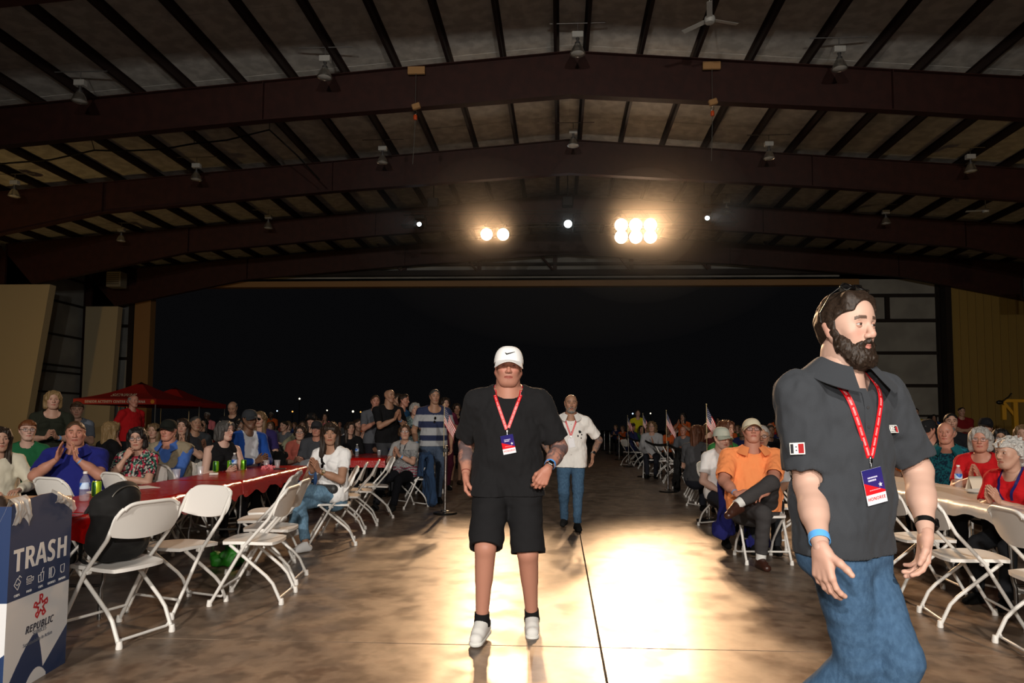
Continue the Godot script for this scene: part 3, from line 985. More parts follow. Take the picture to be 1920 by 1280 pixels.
# the strap of a lanyard over that top: [Geo, where the clip hangs, the way it faces]
static func lanyard_geo(j: Dictionary, fieldp: Array, drop: float, width := 0.019, off := 0.006) -> Array:
	var g := Geo.new()
	var t: Basis = j.t
	var h: float = j.h
	var end := onto(fieldp, (j.n as Vector3) + t * Vector3(0, -drop, 0.5), -t.z, off)
	for s in [1.0, -1.0]:
		var ps := [(j.n as Vector3) + t * Vector3(0, 0.030 * h, -0.046 * h), (j.n as Vector3) + t * Vector3(s * 0.030 * h, 0.030 * h, -0.034 * h)]
		var ns := [-t.z, (t * Vector3(s, 0.3, -0.6)).normalized()]
		ps.append((j.n as Vector3) + t * Vector3(s * 0.046 * h, 0.030 * h, -0.004 * h))
		ns.append((t * Vector3(s * 0.6, 0.8, 0.1)).normalized())
		for k in range(3, 18):
			var f := k / 17.0
			var l := Vector3(lerpf(s * 0.053 * h, 0.004 * s, f), lerpf(0.016 * h, -drop, f), 0.0)
			var hit := onto(fieldp, (j.n as Vector3) + t * (l + Vector3(0, 0, 0.4)), -t.z, off)
			ps.append(hit)
			var e := 0.004
			var gr := Vector3(dist(fieldp, hit + Vector3(e, 0, 0)) - dist(fieldp, hit - Vector3(e, 0, 0)), dist(fieldp, hit + Vector3(0, e, 0)) - dist(fieldp, hit - Vector3(0, e, 0)), dist(fieldp, hit + Vector3(0, 0, e)) - dist(fieldp, hit - Vector3(0, 0, e)))
			var want := (t * Vector3(s * 0.35 * (1.0 - f), 0.8 * (1.0 - f) * (1.0 - f), 0.4 + f)).normalized()
			ns.append((gr.normalized() * 0.5 + want * 0.5).normalized())
		ribbon(g, ps, ns, width)
	var low := onto(fieldp, (j.n as Vector3) + t * Vector3(0, -drop - 0.155, 0.5), -t.z, off + 0.006)
	var along := (end - low).normalized()
	return [g, end, t.x.cross(along)]
# ---------------------------------------------------------------- materials
var red_iron: StandardMaterial3D
var white_paint: StandardMaterial3D
var chrome: StandardMaterial3D
var black_plastic: StandardMaterial3D
var clear: StandardMaterial3D

static func noise_of(freq: float, octaves := 4, sd := 1) -> FastNoiseLite:
	var n := FastNoiseLite.new()
	n.seed = sd
	n.noise_type = FastNoiseLite.TYPE_SIMPLEX_SMOOTH
	n.frequency = freq
	n.fractal_octaves = octaves
	return n

func noise_tex(n: FastNoiseLite, colors: Array, stops: Array, size := 512, normal := false, strength := 4.0) -> NoiseTexture2D:
	var t := NoiseTexture2D.new()
	t.width = size
	t.height = size
	t.seamless = true
	t.noise = n
	if normal:
		t.as_normal_map = true
		t.bump_strength = strength
	else:
		var g := Gradient.new()
		g.offsets = PackedFloat32Array(stops)
		g.colors = PackedColorArray(colors)
		t.color_ramp = g
	return t

func tri(m: StandardMaterial3D, scale: Vector3, world := false) -> StandardMaterial3D:
	m.uv1_triplanar = true
	m.uv1_world_triplanar = world
	m.uv1_scale = scale
	return m

func setup() -> void:
	crease = noise_of(0.6, 2, 7)
	fuzz = noise_of(1.0, 2, 11)
	red_iron = mat(Color(0.23, 0.105, 0.078), 0.6)
	red_iron.albedo_texture = noise_tex(noise_of(0.02, 4, 3), [Color(0.88, 0.88, 0.88), Color(1, 1, 1)], [0.3, 0.7], 256)
	tri(red_iron, Vector3.ONE * 0.4, true)
	white_paint = mat(Color(0.86, 0.86, 0.84), 0.42)
	chrome = mat(Color(0.78, 0.78, 0.78), 0.18, 1.0)
	black_plastic = mat(Color(0.03, 0.03, 0.032), 0.45)
	clear = mat(Color(0.95, 0.97, 1.0, 0.10), 0.06)
	clear.transparency = BaseMaterial3D.TRANSPARENCY_ALPHA

const BAY := 6.1
const FRAMES := [-13.0, -19.1, -25.2, -31.3, -37.4]
const RX := 0.3            # the ridge
const RY := 12.28          # underside of the roof at the ridge
const SLOPE := 0.080
const WL := -27.2
const WR := 27.6
const ZB := -38.6          # end wall with the hangar door

func roof_y(x: float) -> float:
	return RY - absf(x - RX) * SLOPE

func structure(called: String, mesh, m: Material, label := "") -> MeshInstance3D:
	var o := part(called, mesh, m)
	tag(o, label, "", "", "structure")
	return o

func room() -> void:
	# ---- floor: slabs parted by saw cuts
	var conc := mat(Color(0.50, 0.44, 0.385), 1.0)
	var n1 := noise_of(0.02, 5, 21)
	n1.domain_warp_enabled = true
	n1.domain_warp_amplitude = 25.0
	conc.albedo_texture = noise_tex(n1, [Color(0.78, 0.75, 0.72), Color(0.90, 0.87, 0.84), Color(1, 0.98, 0.95), Color(0.93, 0.88, 0.84)], [0.25, 0.45, 0.65, 0.8], 1024)
	conc.roughness_texture = noise_tex(noise_of(0.02, 4, 5), [Color(0.30, 0.30, 0.30), Color(0.46, 0.46, 0.46)], [0.25, 0.75], 512)
	conc.detail_enabled = true
	conc.detail_blend_mode = BaseMaterial3D.BLEND_MODE_MUL
	conc.detail_albedo = noise_tex(noise_of(0.05, 3, 9), [Color(0.80, 0.77, 0.75), Color(1, 1, 1)], [0.22, 0.42], 512)
	conc.uv2_triplanar = true
	conc.uv2_world_triplanar = true
	conc.uv2_scale = Vector3.ONE * 0.9
	conc.metallic_specular = 0.55
	tri(conc, Vector3.ONE * 0.19, true)
	var gap := mat(Color(0.06, 0.045, 0.04), 0.95)
	var bed := Geo.new()
	bed.box(Vector3((WL + WR) / 2, -0.13, -20.0), Vector3(WR - WL + 0.6, 0.24, 60.0))
	var fl := structure("floor", bed, gap, "wide polished concrete floor with saw-cut joints and brown stains")
	var xs := [WL, -24.2, -18.1, -12.0, -5.9, 0.245, 6.3, 12.4, 18.5, 24.6, WR]
	var zs := [9.0, 1.94, -4.16, -10.26, -16.36, -22.46, -28.56, -34.66, -38.6, -50.0]
	for i in xs.size() - 1:
		for k in zs.size() - 1:
			var g := Geo.new()
			var a: float = xs[i] + 0.005
			var b: float = xs[i + 1] - 0.005
			g.box(Vector3((a + b) / 2, -0.05, (zs[k] + zs[k + 1]) / 2), Vector3(b - a, 0.1, zs[k] - zs[k + 1] - 0.008), Basis(), 0.002)
			part("slab", g, conc, fl)
	# ---- apron outside and the dark field
	var ap := Geo.new()
	ap.box(Vector3(0, -0.15, -110.0), Vector3(260, 0.2, 119.0))
	structure("ground", ap, mat(Color(0.10, 0.10, 0.10), 0.9), "dark airfield beyond the open hangar door")
	# ---- roof
	var skin := mat(Color(0.88, 0.88, 0.86), 0.55)
	skin.albedo_texture = noise_tex(noise_of(0.015, 4, 31), [Color(0.88, 0.88, 0.88), Color(1, 1, 1)], [0.3, 0.7], 512)
	tri(skin, Vector3.ONE * 0.25, true)
	var roof := Geo.new()
	for s in [-1.0, 1.0]:
		var x1: float = WL - 0.3 if s < 0 else WR + 0.3
		var a := Vector3(RX, RY + 0.16, 9.0)
		var b := Vector3(x1, roof_y(x1) + 0.16, 9.0)
		var c := Vector3(0, 0, ZB - 9.4)
		roof.bar((a + b) / 2 + Vector3(0, 0, 0), (a + b) / 2 + c, a.distance_to(b) + 0.1, 0.2, (b - a).normalized().cross(Vector3.FORWARD) * -s)
	var ceil := structure("ceiling", roof, mat(Color(0.5, 0.5, 0.5), 0.6), "low-pitched metal hangar roof with white insulation and dark purlins")
	var z := -7.0
	while z > ZB:
		for s in [-1.0, 1.0]:
			var x1: float = WL if s < 0 else WR
			var g := Geo.new()
			g.sheet(12, 3, func(u, w):
				var x := lerpf(RX, x1, u)
				return Vector3(x, roof_y(x) + 0.015 - 0.010 * sin(w * PI) - (0.006 if w == 0.0 else 0.0), z - w * 1.51), 0.012)
			part("insulation_panel", g, skin, ceil)
		z -= 1.52
	var pm := mat(Color(0.16, 0.10, 0.085), 0.6)
	for s in [-1.0, 1.0]:
		for k in 18:
			var x: float = RX + s * (0.42 + 1.55 * k)
			if x < WL or x > WR: continue
			var g := Geo.new()
			var y := roof_y(x) - 0.13
			g.box(Vector3(x, y, -16.5), Vector3(0.012, 0.24, 44.0))
			g.box(Vector3(x + s * 0.04, y - 0.115, -16.5), Vector3(0.075, 0.012, 44.0))
			g.box(Vector3(x - s * 0.04, y + 0.115, -16.5), Vector3(0.075, 0.012, 44.0))
			part("purlin", g, pm, ceil)
	# ---- rigid frames
	for k in FRAMES.size():
		var zf: float = FRAMES[k]
		var ends := [[-18.5, 1.18], [-WL * -0.985, 2.3]]
		var fr: Node3D = thing("roof_beam", "deep red-brown steel roof frame, %s counted from the near end" % ["first", "second", "third", "fourth", "last"][k], "", Vector3.ZERO)
		fr.remove_meta("category")
		fr.set_meta("kind", "structure")
		for s in [-1.0, 1.0]:
			var xe: float = WL + 0.55 if s < 0 else WR - 0.55
			var pts := [RX, RX + s * 9.0, RX + s * 18.0, xe]
			var dep := [1.28, 1.16, 1.18, 2.25]
			for i in 3:
				var web := Geo.new()
				var x0: float = pts[i]
				var x1: float = pts[i + 1]
				var t0 := roof_y(x0) - 0.27
				var t1 := roof_y(x1) - 0.27
				var b0: float = t0 - dep[i]
				var b1: float = t1 - dep[i + 1]
				for f in [0.006, -0.006]:
					web.out_face([Vector3(x0, t0, zf + f), Vector3(x1, t1, zf + f), Vector3(x1, b1, zf + f), Vector3(x0, b0, zf + f)], Vector3((x0 + x1) / 2, (t0 + b1) / 2, zf))
				part("web", web, red_iron, fr)
				var fl2 := Geo.new()
				fl2.bar(Vector3(x0, t0, zf), Vector3(x1, t1, zf), 0.26, 0.02, Vector3.UP)
				fl2.bar(Vector3(x0, b0, zf), Vector3(x1, b1, zf), 0.26, 0.02, Vector3.UP)
				part("flange", fl2, red_iron, fr)
				var st := Geo.new()
				st.box(Vector3(x1, (t1 + b1) / 2, zf), Vector3(0.02, t1 - b1, 0.24))
				part("stiffener", st, red_iron, fr)
			# tapered column
			var ct := roof_y(xe) - 0.27 - 2.25
			var col := Geo.new()
			var xo := WL + 0.12 if s < 0 else WR - 0.12
			var xi: float = xo - s * 2.0
			for f in [0.006, -0.006]:
				col.out_face([Vector3(xo, ct + 2.2, zf + f), Vector3(xi, ct, zf + f), Vector3(xo - s * 0.75, 0, zf + f), Vector3(xo, 0, zf + f)], Vector3(xo - s * 0.4, 3, zf))
			col.bar(Vector3(xo - s * 0.75, 0, zf), Vector3(xi, ct, zf), 0.02, 0.26, Vector3.BACK)
			col.bar(Vector3(xo, 0, zf), Vector3(xo, ct + 2.2, zf), 0.02, 0.26, Vector3.BACK)
			part("column", col, red_iron, fr)
	# white cladding on the two far left columns
	var clad := mat(Color(0.80, 0.74, 0.60), 0.7)
	for k in [3, 4]:
		var zf: float = FRAMES[k]
		var g := Geo.new()
		var top := 7.85
		for f in [0.20]:
			g.out_face([Vector3(-26.9, 0, zf + f), Vector3(-25.30, 0, zf + f), Vector3(-24.30 if k == 3 else -25.0, top, zf + f), Vector3(-26.9, top, zf + f)], Vector3(-26, 4, zf))
		g.out_face([Vector3(-25.30, 0, zf + 0.20), Vector3(-25.30, 0, zf - 0.2), Vector3(-24.30 if k == 3 else -25.0, top, zf - 0.2), Vector3(-24.30 if k == 3 else -25.0, top, zf + 0.20)], Vector3(-26, 4, zf))
		g.out_face([Vector3(-26.9, top, zf + 0.2), Vector3(-24.3 if k == 3 else -25.0, top, zf + 0.2), Vector3(-24.3 if k == 3 else -25.0, top, zf - 0.2), Vector3(-26.9, top, zf - 0.2)], Vector3(-26, 4, zf))
		structure("trim_%d" % (k - 2), g, clad, "pale leaning cladding board round the %s wall column at the left" % ["nearer", "farther"][k - 3])
	# ---- side walls and back wall
	var wallm := mat(Color(0.62, 0.62, 0.60), 0.7)
	wallm.albedo_texture = noise_tex(noise_of(0.015, 3, 35), [Color(0.90, 0.90, 0.90), Color(1, 1, 1)], [0.3, 0.7], 256)
	tri(wallm, Vector3.ONE * 0.12, true)
	var girt := mat(Color(0.11, 0.075, 0.06), 0.65)
	for s in [-1.0, 1.0]:
		var x: float = WL if s < 0 else WR
		var g := Geo.new()
		g.box(Vector3(x + s * 0.1, 5.1, -15.0), Vector3(0.2, 10.2, 48.0))
		var w := structure("wall_left" if s < 0 else "wall_right", g, wallm, "insulated metal side wall with dark girts")
		for y in [1.2, 2.9, 4.0, 4.35, 6.0, 7.8, 9.2]:
			var q := Geo.new()
			q.box(Vector3(x - s * 0.11, y, -15.0), Vector3(0.2, 0.09, 48.0))
			part("girt", q, girt, w)
	var bw := Geo.new()
	bw.box(Vector3(0, 6, 9.1), Vector3(WR - WL, 12.6, 0.2))
	structure("wall_back", bw, mat(Color(0.2, 0.2, 0.2), 0.8), "wall behind the photographer")
	# ---- end wall with the door opening x -23.6 .. 15.6, 9.15 high
	var DL := -23.75
	var DR := 15.6
	var DT := 9.15
	var ew := Geo.new()
	ew.box(Vector3((WL + DL - 0.9) / 2, 5.1, ZB), Vector3(DL - 0.9 - WL, 10.2, 0.2))
	ew.box(Vector3((DR + WR) / 2, 5.1, ZB), Vector3(WR - DR, 10.2, 0.2))
	for s in [-1.0, 1.0]:
		var x0: float = RX
		var x1: float = WL if s < 0 else WR
		for f in [0.1, -0.1]:
			ew.out_face([Vector3(x0, DT + 0.35, ZB + f), Vector3(x1, DT + 0.35, ZB + f), Vector3(x1, roof_y(x1) + 0.1, ZB + f), Vector3(x0, RY + 0.1, ZB + f)], Vector3((x0 + x1) / 2, 10, ZB))
		ew.box(Vector3((x0 + x1) / 2, DT + 0.42, ZB), Vector3(absf(x1 - x0), 0.16, 0.2))
	var far := structure("wall_far", ew, wallm, "insulated end wall round the open hangar door")
	for y in [1.2, 3.1, 5.0, 6.9, 8.7]:
		var q := Geo.new()
		q.box(Vector3(-25.9, y, ZB + 0.2), Vector3(2.4, 0.16, 0.2))
		part("girt", q, girt, far)
	for y in [1.25, 1.9, 3.55, 5.35, 7.15, 8.55]:
		var q := Geo.new()
		q.box(Vector3(19.6, y, ZB + 0.2), Vector3(8.0, 0.17 if y > 2 else 0.1, 0.2))
		part("girt", q, girt, far)
	for x in [-24.9, 16.2, 20.9]:
		var q := Geo.new()
		q.box(Vector3(x, 4.6, ZB + 0.24), Vector3(0.3, 9.2, 0.28))
		part("post", q, girt, far)
	for r in [[18.1, 7.9, 1.3], [18.4, 1.55, 0.75]]:
		var q := Geo.new()
		q.box(Vector3(r[0], r[1], ZB + 0.22), Vector3(0.2, r[2], 0.2))
		part("stud", q, girt, far)
	var tan_trim := mat(Color(0.62, 0.47, 0.30), 0.6)
	var jamb := Geo.new()
	jamb.box(Vector3(DL - 0.45, DT / 2, ZB + 0.16), Vector3(0.95, DT + 0.5, 0.5))
	structure("trim_3", jamb, tan_trim, "tan sheet-metal jamb at the left of the hangar door")
	var head := Geo.new()
	head.box(Vector3((DL + DR) / 2, DT + 0.14, ZB + 0.16), Vector3(DR - DL + 1.9, 0.34, 0.5), Basis(), 0.02)
	structure("trim_4", head, tan_trim, "long tan header over the hangar door")
	# header truss of dark steel
	var ht: Node3D = thing("roof_beam", "dark header beam with short struts above the hangar door", "")
	ht.remove_meta("category")
	ht.set_meta("kind", "structure")
	for y in [DT + 0.72, DT + 1.22]:
		var q := Geo.new()
		q.box(Vector3(-1.0, y, ZB + 0.45), Vector3(46.0, 0.30 if y < DT + 1 else 0.12, 0.3))
		part("rail", q, girt, ht)
	for k in 9:
		var x := -17.5 + k * 4.3
		var q := Geo.new()
		q.box(Vector3(x, DT + 1.35, ZB + 0.42), Vector3(0.22, 1.3, 0.2))
		q.bar(Vector3(x - 0.1, DT + 0.8, ZB + 0.7), Vector3(x - 1.5, DT + 2.4, ZB + 1.1), 0.1, 0.1)
		part("strut", q, red_iron, ht)
	# ---- yellow ribbed sheet at the far right, in front of the end wall
	var ym := mat(Color(0.62, 0.52, 0.28), 0.55)
	var y0 := Geo.new()
	y0.box(Vector3(24.3, 5.1, -37.75), Vector3(6.5, 10.2, 0.1))
	var yw := structure("wall_partition", y0, ym, "tall yellow ribbed metal partition at the right")
	for k in 15:
		var q := Geo.new()
		q.box(Vector3(21.2 + k * 0.42, 5.1, -37.67), Vector3(0.06, 10.1, 0.09), Basis(), 0.012)
		part("rib", q, ym, yw)
	var ret := Geo.new()
	ret.box(Vector3(20.95, 5.1, -37.8), Vector3(0.3, 10.2, 0.5))
	part("corner_post", ret, girt, yw)
# ---------------------------------------------------------------- up in the roof
func high_bay() -> Node3D:
	var o := thing("high_bay_lamp", "", "lamp", Vector3.ZERO, 0.0, "high bay lamps under the hangar roof")
	var g := Geo.new()
	g.box(Vector3(0, 0.47, 0), Vector3(0.30, 0.16, 0.16), Basis(), 0.012)
	for k in 5: g.box(Vector3(-0.10 + 0.05 * k, 0.47, 0.084), Vector3(0.012, 0.12, 0.012))
	part("ballast", g, mat(Color(0.75, 0.75, 0.73), 0.5), o)
	var n := Geo.new()
	n.lathe([Vector2(0.0, 0.40), Vector2(0.05, 0.40), Vector2(0.05, 0.36), Vector2(0.035, 0.35), Vector2(0.035, 0.27), Vector2(0.075, 0.26), Vector2(0.075, 0.20), Vector2(0.0, 0.20)], 12)
	part("neck", n, mat(Color(0.5, 0.5, 0.5), 0.4, 0.8), o)
	var r := Geo.new()
	r.lathe([Vector2(0.075, 0.21), Vector2(0.10, 0.185), Vector2(0.15, 0.09), Vector2(0.19, -0.02), Vector2(0.205, -0.03), Vector2(0.205, -0.045), Vector2(0.19, -0.045), Vector2(0.18, -0.03), Vector2(0.14, 0.08), Vector2(0.07, 0.17), Vector2(0.0, 0.175)], 24)
	part("reflector", r, mat(Color(0.82, 0.81, 0.78), 0.28, 0.9), o)
	var l := Geo.new()
	l.lathe([Vector2(0.178, -0.035), Vector2(0.12, -0.06), Vector2(0.0, -0.07)], 20)
	part("lens", l, mat(Color(0.8, 0.8, 0.78), 0.2), o)
	var c := Geo.new()
	c.tube([Vector3(0, 0.55, 0), Vector3(0, 0.80, 0)], 0.012, 6)
	c.tube([Vector3(-0.75, 0.80, 0), Vector3(0.75, 0.80, 0)], 0.014, 6)
	part("conduit", c, mat(Color(0.6, 0.6, 0.6), 0.4, 0.7), o)
	return o

func rigging() -> void:
	var proto := high_bay()
	var first := true
	var rows := [[-17.7, -3, 3, "first"], [-23.75, -4, 3, "second"], [-29.9, -4, 3, "third"]]
	var nth := ["leftmost", "second from the left", "third from the left", "fourth from the left", "fifth from the left", "sixth from the left", "seventh from the left", "rightmost"]
	for r in rows:
		var i := 0
		for k in range(r[1], r[2] + 1):
			var x: float = 0.45 + 6.85 * k
			if r[0] == -29.9 and k in [-1, 0]: continue        # behind the truss
			var at := Vector3(x, roof_y(x) - 1.02, r[0])
			var label := "unlit bell lamp, %s in the row before the %s roof beam" % [nth[i], r[3]]
			if first:
				proto.position = at
				proto.set_meta("label", label)
				first = false
			else: again(proto, at, 0.0, label)
			i += 1
	# fans
	var fan := thing("ceiling_fan", "pale three-blade ceiling fan hanging in front of the first roof beam", "fan", Vector3(3.46, 10.73, -15.5), 0.3, "ceiling fans")
	var hub := Geo.new()
	hub.lathe([Vector2(0, -0.09), Vector2(0.10, -0.08), Vector2(0.13, -0.02), Vector2(0.12, 0.05), Vector2(0.04, 0.09), Vector2(0.02, 0.10), Vector2(0.0, 0.10)], 16)
	var fw := mat(Color(0.72, 0.72, 0.70), 0.5)
	part("motor", hub, fw, fan)
	var rod := Geo.new()
	rod.tube([Vector3(0, 0.08, 0), Vector3(0, 1.25, 0)], 0.014, 8)
	part("rod", rod, fw, fan)
	for k in 3:
		var b := Geo.new()
		var an := TAU * k / 3
		b.bar(Vector3(0.1, 0, 0), Vector3(0.72, 0.0, 0), 0.13, 0.008, Vector3(0, 1, 0.18), 0.003)
		part("blade", b, fw, fan, Transform3D(Basis(Vector3.UP, an), Vector3.ZERO))
	again(fan, Vector3(16.9, 9.9, -27.5), 0.9, "small distant ceiling fan near the right edge under the third bay")
	# hoists on the first beam
	var pad := mat(Color(0.72, 0.55, 0.36), 0.8)
	var hz := thing("chain_hoist", "tan beam pad with cable, hook and orange weight, left of the ridge", "hoist", Vector3(-4.16, 10.0, -18.92), 0.0, "chain hoists on the first visible roof beam")
	var pg := Geo.new()
	pg.box(Vector3(0, 1.48, 0), Vector3(0.5, 0.22, 0.08), Basis(), 0.01)
	part("beam_pad", pg, pad, hz)
	var cb := Geo.new()
	cb.tube([Vector3(0, 1.38, 0.04), Vector3(0, 0.42, 0.04)], 0.008, 6)
	cb.tube([Vector3(0, 0.0, 0.04), Vector3(-0.02, -0.6, 0.04), Vector3(-0.05, -1.3, 0.06)], 0.010, 6)
	part("cable", cb, mat(Color(0.5, 0.5, 0.48), 0.4, 0.6), hz)
	var bl := Geo.new()
	bl.box(Vector3(0.02, 0.40, 0.04), Vector3(0.24, 0.16, 0.12), Basis(Vector3.BACK, 0.3), 0.02)
	part("wood_block", bl, pad, hz)
	var hk := Geo.new()
	var arc := []
	for k in 12: arc.append(Vector3(0.04 * sin(k * 0.5), 0.22 + 0.055 * cos(k * 0.5), 0.04))
	hk.tube(arc, 0.012, 6)
	part("hook", hk, chrome, hz)
	var ow := Geo.new()
	ow.lathe([Vector2(0, 0.14), Vector2(0.045, 0.14), Vector2(0.055, 0.11), Vector2(0.055, 0.03), Vector2(0.04, 0.0), Vector2(0, 0.0)], 12, Vector3(0, 0, 0.04))
	part("weight", ow, mat(Color(0.85, 0.32, 0.10), 0.5), hz)
	again(hz, Vector3(4.26, 9.98, -18.92), 0.0, "tan beam pad with cable, hook and orange weight, right of the ridge")
	# festoon cable
	var fc := Geo.new()
	var pts := [Vector3(-19.5, 9.85, -21.5), Vector3(-18.7, 9.92, -21.5), Vector3(-17.0, 10.03, -21.5), Vector3(-15.5, 10.34, -21.5), Vector3(-14.5, 10.30, -21.5), Vector3(-13.2, 10.34, -21.5), Vector3(-12.1, 10.52, -21.5), Vector3(-11.0, 10.62, -21.5), Vector3(-9.58, 10.95, -21.5), Vector3(-9.0, 10.45, -22.4), Vector3(-8.55, 9.95, -23.4)]
	fc.tube(pts, 0.028, 7)
	for p in [[Vector3(-15.5, 10.34, -21.5), Vector3(-15.7, 10.95, -21.5)], [Vector3(-12.1, 10.52, -21.5), Vector3(-12.15, 11.2, -21.5)], [Vector3(-9.58, 10.95, -21.5), Vector3(-9.58, 11.4, -21.5)]]: fc.tube(p, 0.012, 5)
	tag(part("hanging_cable", fc, black_plastic), "slack black cable slung under the purlins, upper left", "cable")
	# unit heater, left; loudspeaker, right
	var he := thing("unit_heater", "pale box heater hanging at the far left end of the hangar", "heater", Vector3(-24.35, 8.75, -36.0))
	var hb := Geo.new()
	hb.box(Vector3(0, 0.35, 0), Vector3(0.8, 0.85, 0.6), Basis(), 0.03)
	part("casing", hb, mat(Color(0.55, 0.52, 0.45), 0.6), he)
	for k in 6:
		var s := Geo.new()
		s.box(Vector3(0, 0.08 + k * 0.11, 0.31), Vector3(0.66, 0.03, 0.05), Basis(Vector3.RIGHT, 0.6))
		part("slat", s, mat(Color(0.35, 0.33, 0.30), 0.6), he)
	var hr := Geo.new()
	hr.tube([Vector3(0, 0.75, 0), Vector3(0, 1.62, 0)], 0.02, 6)
	part("hanger", hr, red_iron, he)
	var sp := thing("loudspeaker", "dark box loudspeaker hung before the yellow partition", "speaker", Vector3(20.9, 7.0, -31.0), -0.4)
	var sb := Geo.new()
	sb.box(Vector3(0, 0.45, 0), Vector3(0.75, 0.9, 0.5), Basis(), 0.03)
	part("cabinet", sb, black_plastic, sp)
	var sg := Geo.new()
	sg.box(Vector3(0, 0.45, 0.255), Vector3(0.66, 0.8, 0.02), Basis(), 0.008)
	part("grille", sg, mat(Color(0.06, 0.06, 0.06), 0.7), sp)
	# lighting truss
	var tr := thing("lighting_truss", "dark box truss carrying stage lamps across the aisle", "truss", Vector3(0.3, 9.55, -27.6))
	var tm := mat(Color(0.20, 0.19, 0.18), 0.45, 0.7)
	for y in [0.0, 0.55]:
		for z in [0.0, -0.45]:
			var q := Geo.new()
			q.tube([Vector3(-6.9, y, z), Vector3(6.9, y, z)], 0.026, 8)
			part("chord", q, tm, tr)
	for k in 16:
		var q := Geo.new()
		var x := -6.9 + k * 0.8625
		for z in [0.0, -0.45]:
			q.tube([Vector3(x, 0, z), Vector3(x + 0.43, 0.55, z)], 0.013, 5)
			q.tube([Vector3(x + 0.43, 0.55, z), Vector3(x + 0.8625, 0.0, z)], 0.013, 5)
		q.tube([Vector3(x, 0.0, 0), Vector3(x, 0.0, -0.45)], 0.013, 5)
		part("lattice", q, tm, tr)
	for x in [-5.6, 0.0, 5.6]:
		var q := Geo.new()
		q.tube([Vector3(x, 0.55, -0.2), Vector3(x, 2.4 - absf(x) * 0.08, -0.2)], 0.022, 6)
		q.box(Vector3(x, 0.95, -0.2), Vector3(0.45, 0.4, 0.35), Basis(), 0.03)
		part("motor", q, black_plastic, tr)
	# the lamps that light the stage from behind
	var warm := Color(1.0, 0.80, 0.60)
	stage_lamp(Vector3(-2.98, 8.98, -27.1), 0.24, warm, 160.0, "left one of the two round warm lamps left of the aisle")
	stage_lamp(Vector3(-2.31, 8.97, -27.1), 0.24, warm, 160.0, "right one of the two round warm lamps left of the aisle")
	var names := ["upper left", "upper middle", "upper right", "lower left", "lower middle", "lower right"]
	var k := 0
	for y in [0.24, -0.24]:
		for x in [-0.58, 0.0, 0.58]:
			stage_lamp(Vector3(3.02 + x, 9.07 + y, -27.1), 0.26, warm, 120.0, "%s lamp of the bright bank right of the aisle" % names[k], x == 0.0 or true)
			k += 1
	for f in [[Vector3(3.02, 9.0, -25.8), Vector3(4.6, 3.6, 6.5), 0.030, "thin stage haze hanging close round the bright right bank of lamps"], [Vector3(3.02, 8.9, -25.2), Vector3(8.0, 6.0, 9.0), 0.010, "fainter outer haze round the bright right bank of lamps"], [Vector3(-2.65, 8.95, -25.8), Vector3(2.8, 2.2, 5.5), 0.024, "thin stage haze hanging close round the left pair of lamps"], [Vector3(-2.65, 8.9, -25.2), Vector3(5.0, 4.0, 8.0), 0.009, "fainter outer haze round the left pair of lamps"], [Vector3(0.8, 8.6, -24.5), Vector3(17.0, 9.0, 13.0), 0.004, "broad faint haze hanging under the roof before the lamp truss"]]:
		var v := FogVolume.new()
		v.name = numbered("stage_haze")
		v.shape = RenderingServer.FOG_VOLUME_SHAPE_ELLIPSOID
		v.size = f[1]
		var fm := FogMaterial.new()
		fm.density = f[2]
		fm.albedo = Color(0.95, 0.93, 0.9)
		v.material = fm
		v.position = f[0]
		add_child(v, true)
		tag(v, f[3], "haze", "", "stuff")
	moving_head(Vector3(-5.74, 9.42, -27.1), 0.09, "small white spot near the left end of the truss")
	moving_head(Vector3(0.31, 9.38, -27.1), 0.16, "small white spot in the middle of the truss")
	moving_head(Vector3(5.86, 9.57, -27.1), 0.09, "small white spot near the right end of the truss")

func stage_lamp(at: Vector3, r: float, c: Color, energy: float, label: String, lit := true) -> void:
	var o := thing("stage_lamp", label, "lamp", at, 0.0, "warm stage lamps on the truss")
	var tilt := Transform3D(Basis(Vector3.RIGHT, deg_to_rad(14.0)), Vector3.ZERO)
	var g := Geo.new()
	var up := Basis(Vector3.RIGHT, PI / 2)
	g.lathe([Vector2(r, 0.02), Vector2(r + 0.015, 0.02), Vector2(r + 0.015, -0.02), Vector2(r * 0.9, -0.12), Vector2(r * 0.55, -0.32), Vector2(r * 0.4, -0.36), Vector2(0, -0.36)], 20, Vector3.ZERO, up)
	part("housing", g, black_plastic, o, tilt)
	var l := Geo.new()
	l.lathe([Vector2(0, 0.012), Vector2(r * 0.6, 0.008), Vector2(r, 0.0)], 20, Vector3.ZERO, up)
	part("lens", l, glow(c.lerp(Color.WHITE, 0.35), 14.0), o, tilt)
	var y := Geo.new()
	y.tube([Vector3(-r - 0.03, 0, -0.12), Vector3(-r - 0.03, r + 0.12, -0.2), Vector3(r + 0.03, r + 0.12, -0.2), Vector3(r + 0.03, 0, -0.12)], 0.014, 6)
	y.tube([Vector3(0, r + 0.12, -0.2), Vector3(0, 0.62, -0.45)], 0.014, 6)
	part("yoke", y, black_plastic, o)
	if lit:
		var s := SpotLight3D.new()
		s.name = "beam"
		o.add_child(s, true)
		s.position = Vector3(0, -0.02, 0.08)
		s.rotation_degrees = Vector3(-13.0, 180.0, 0)
		s.light_color = c
		s.light_energy = energy
		s.spot_range = 80.0
		s.spot_attenuation = 2.0
		s.spot_angle = 15.0
		s.spot_angle_attenuation = 0.35
		s.light_size = r * 0.8
		s.shadow_enabled = true

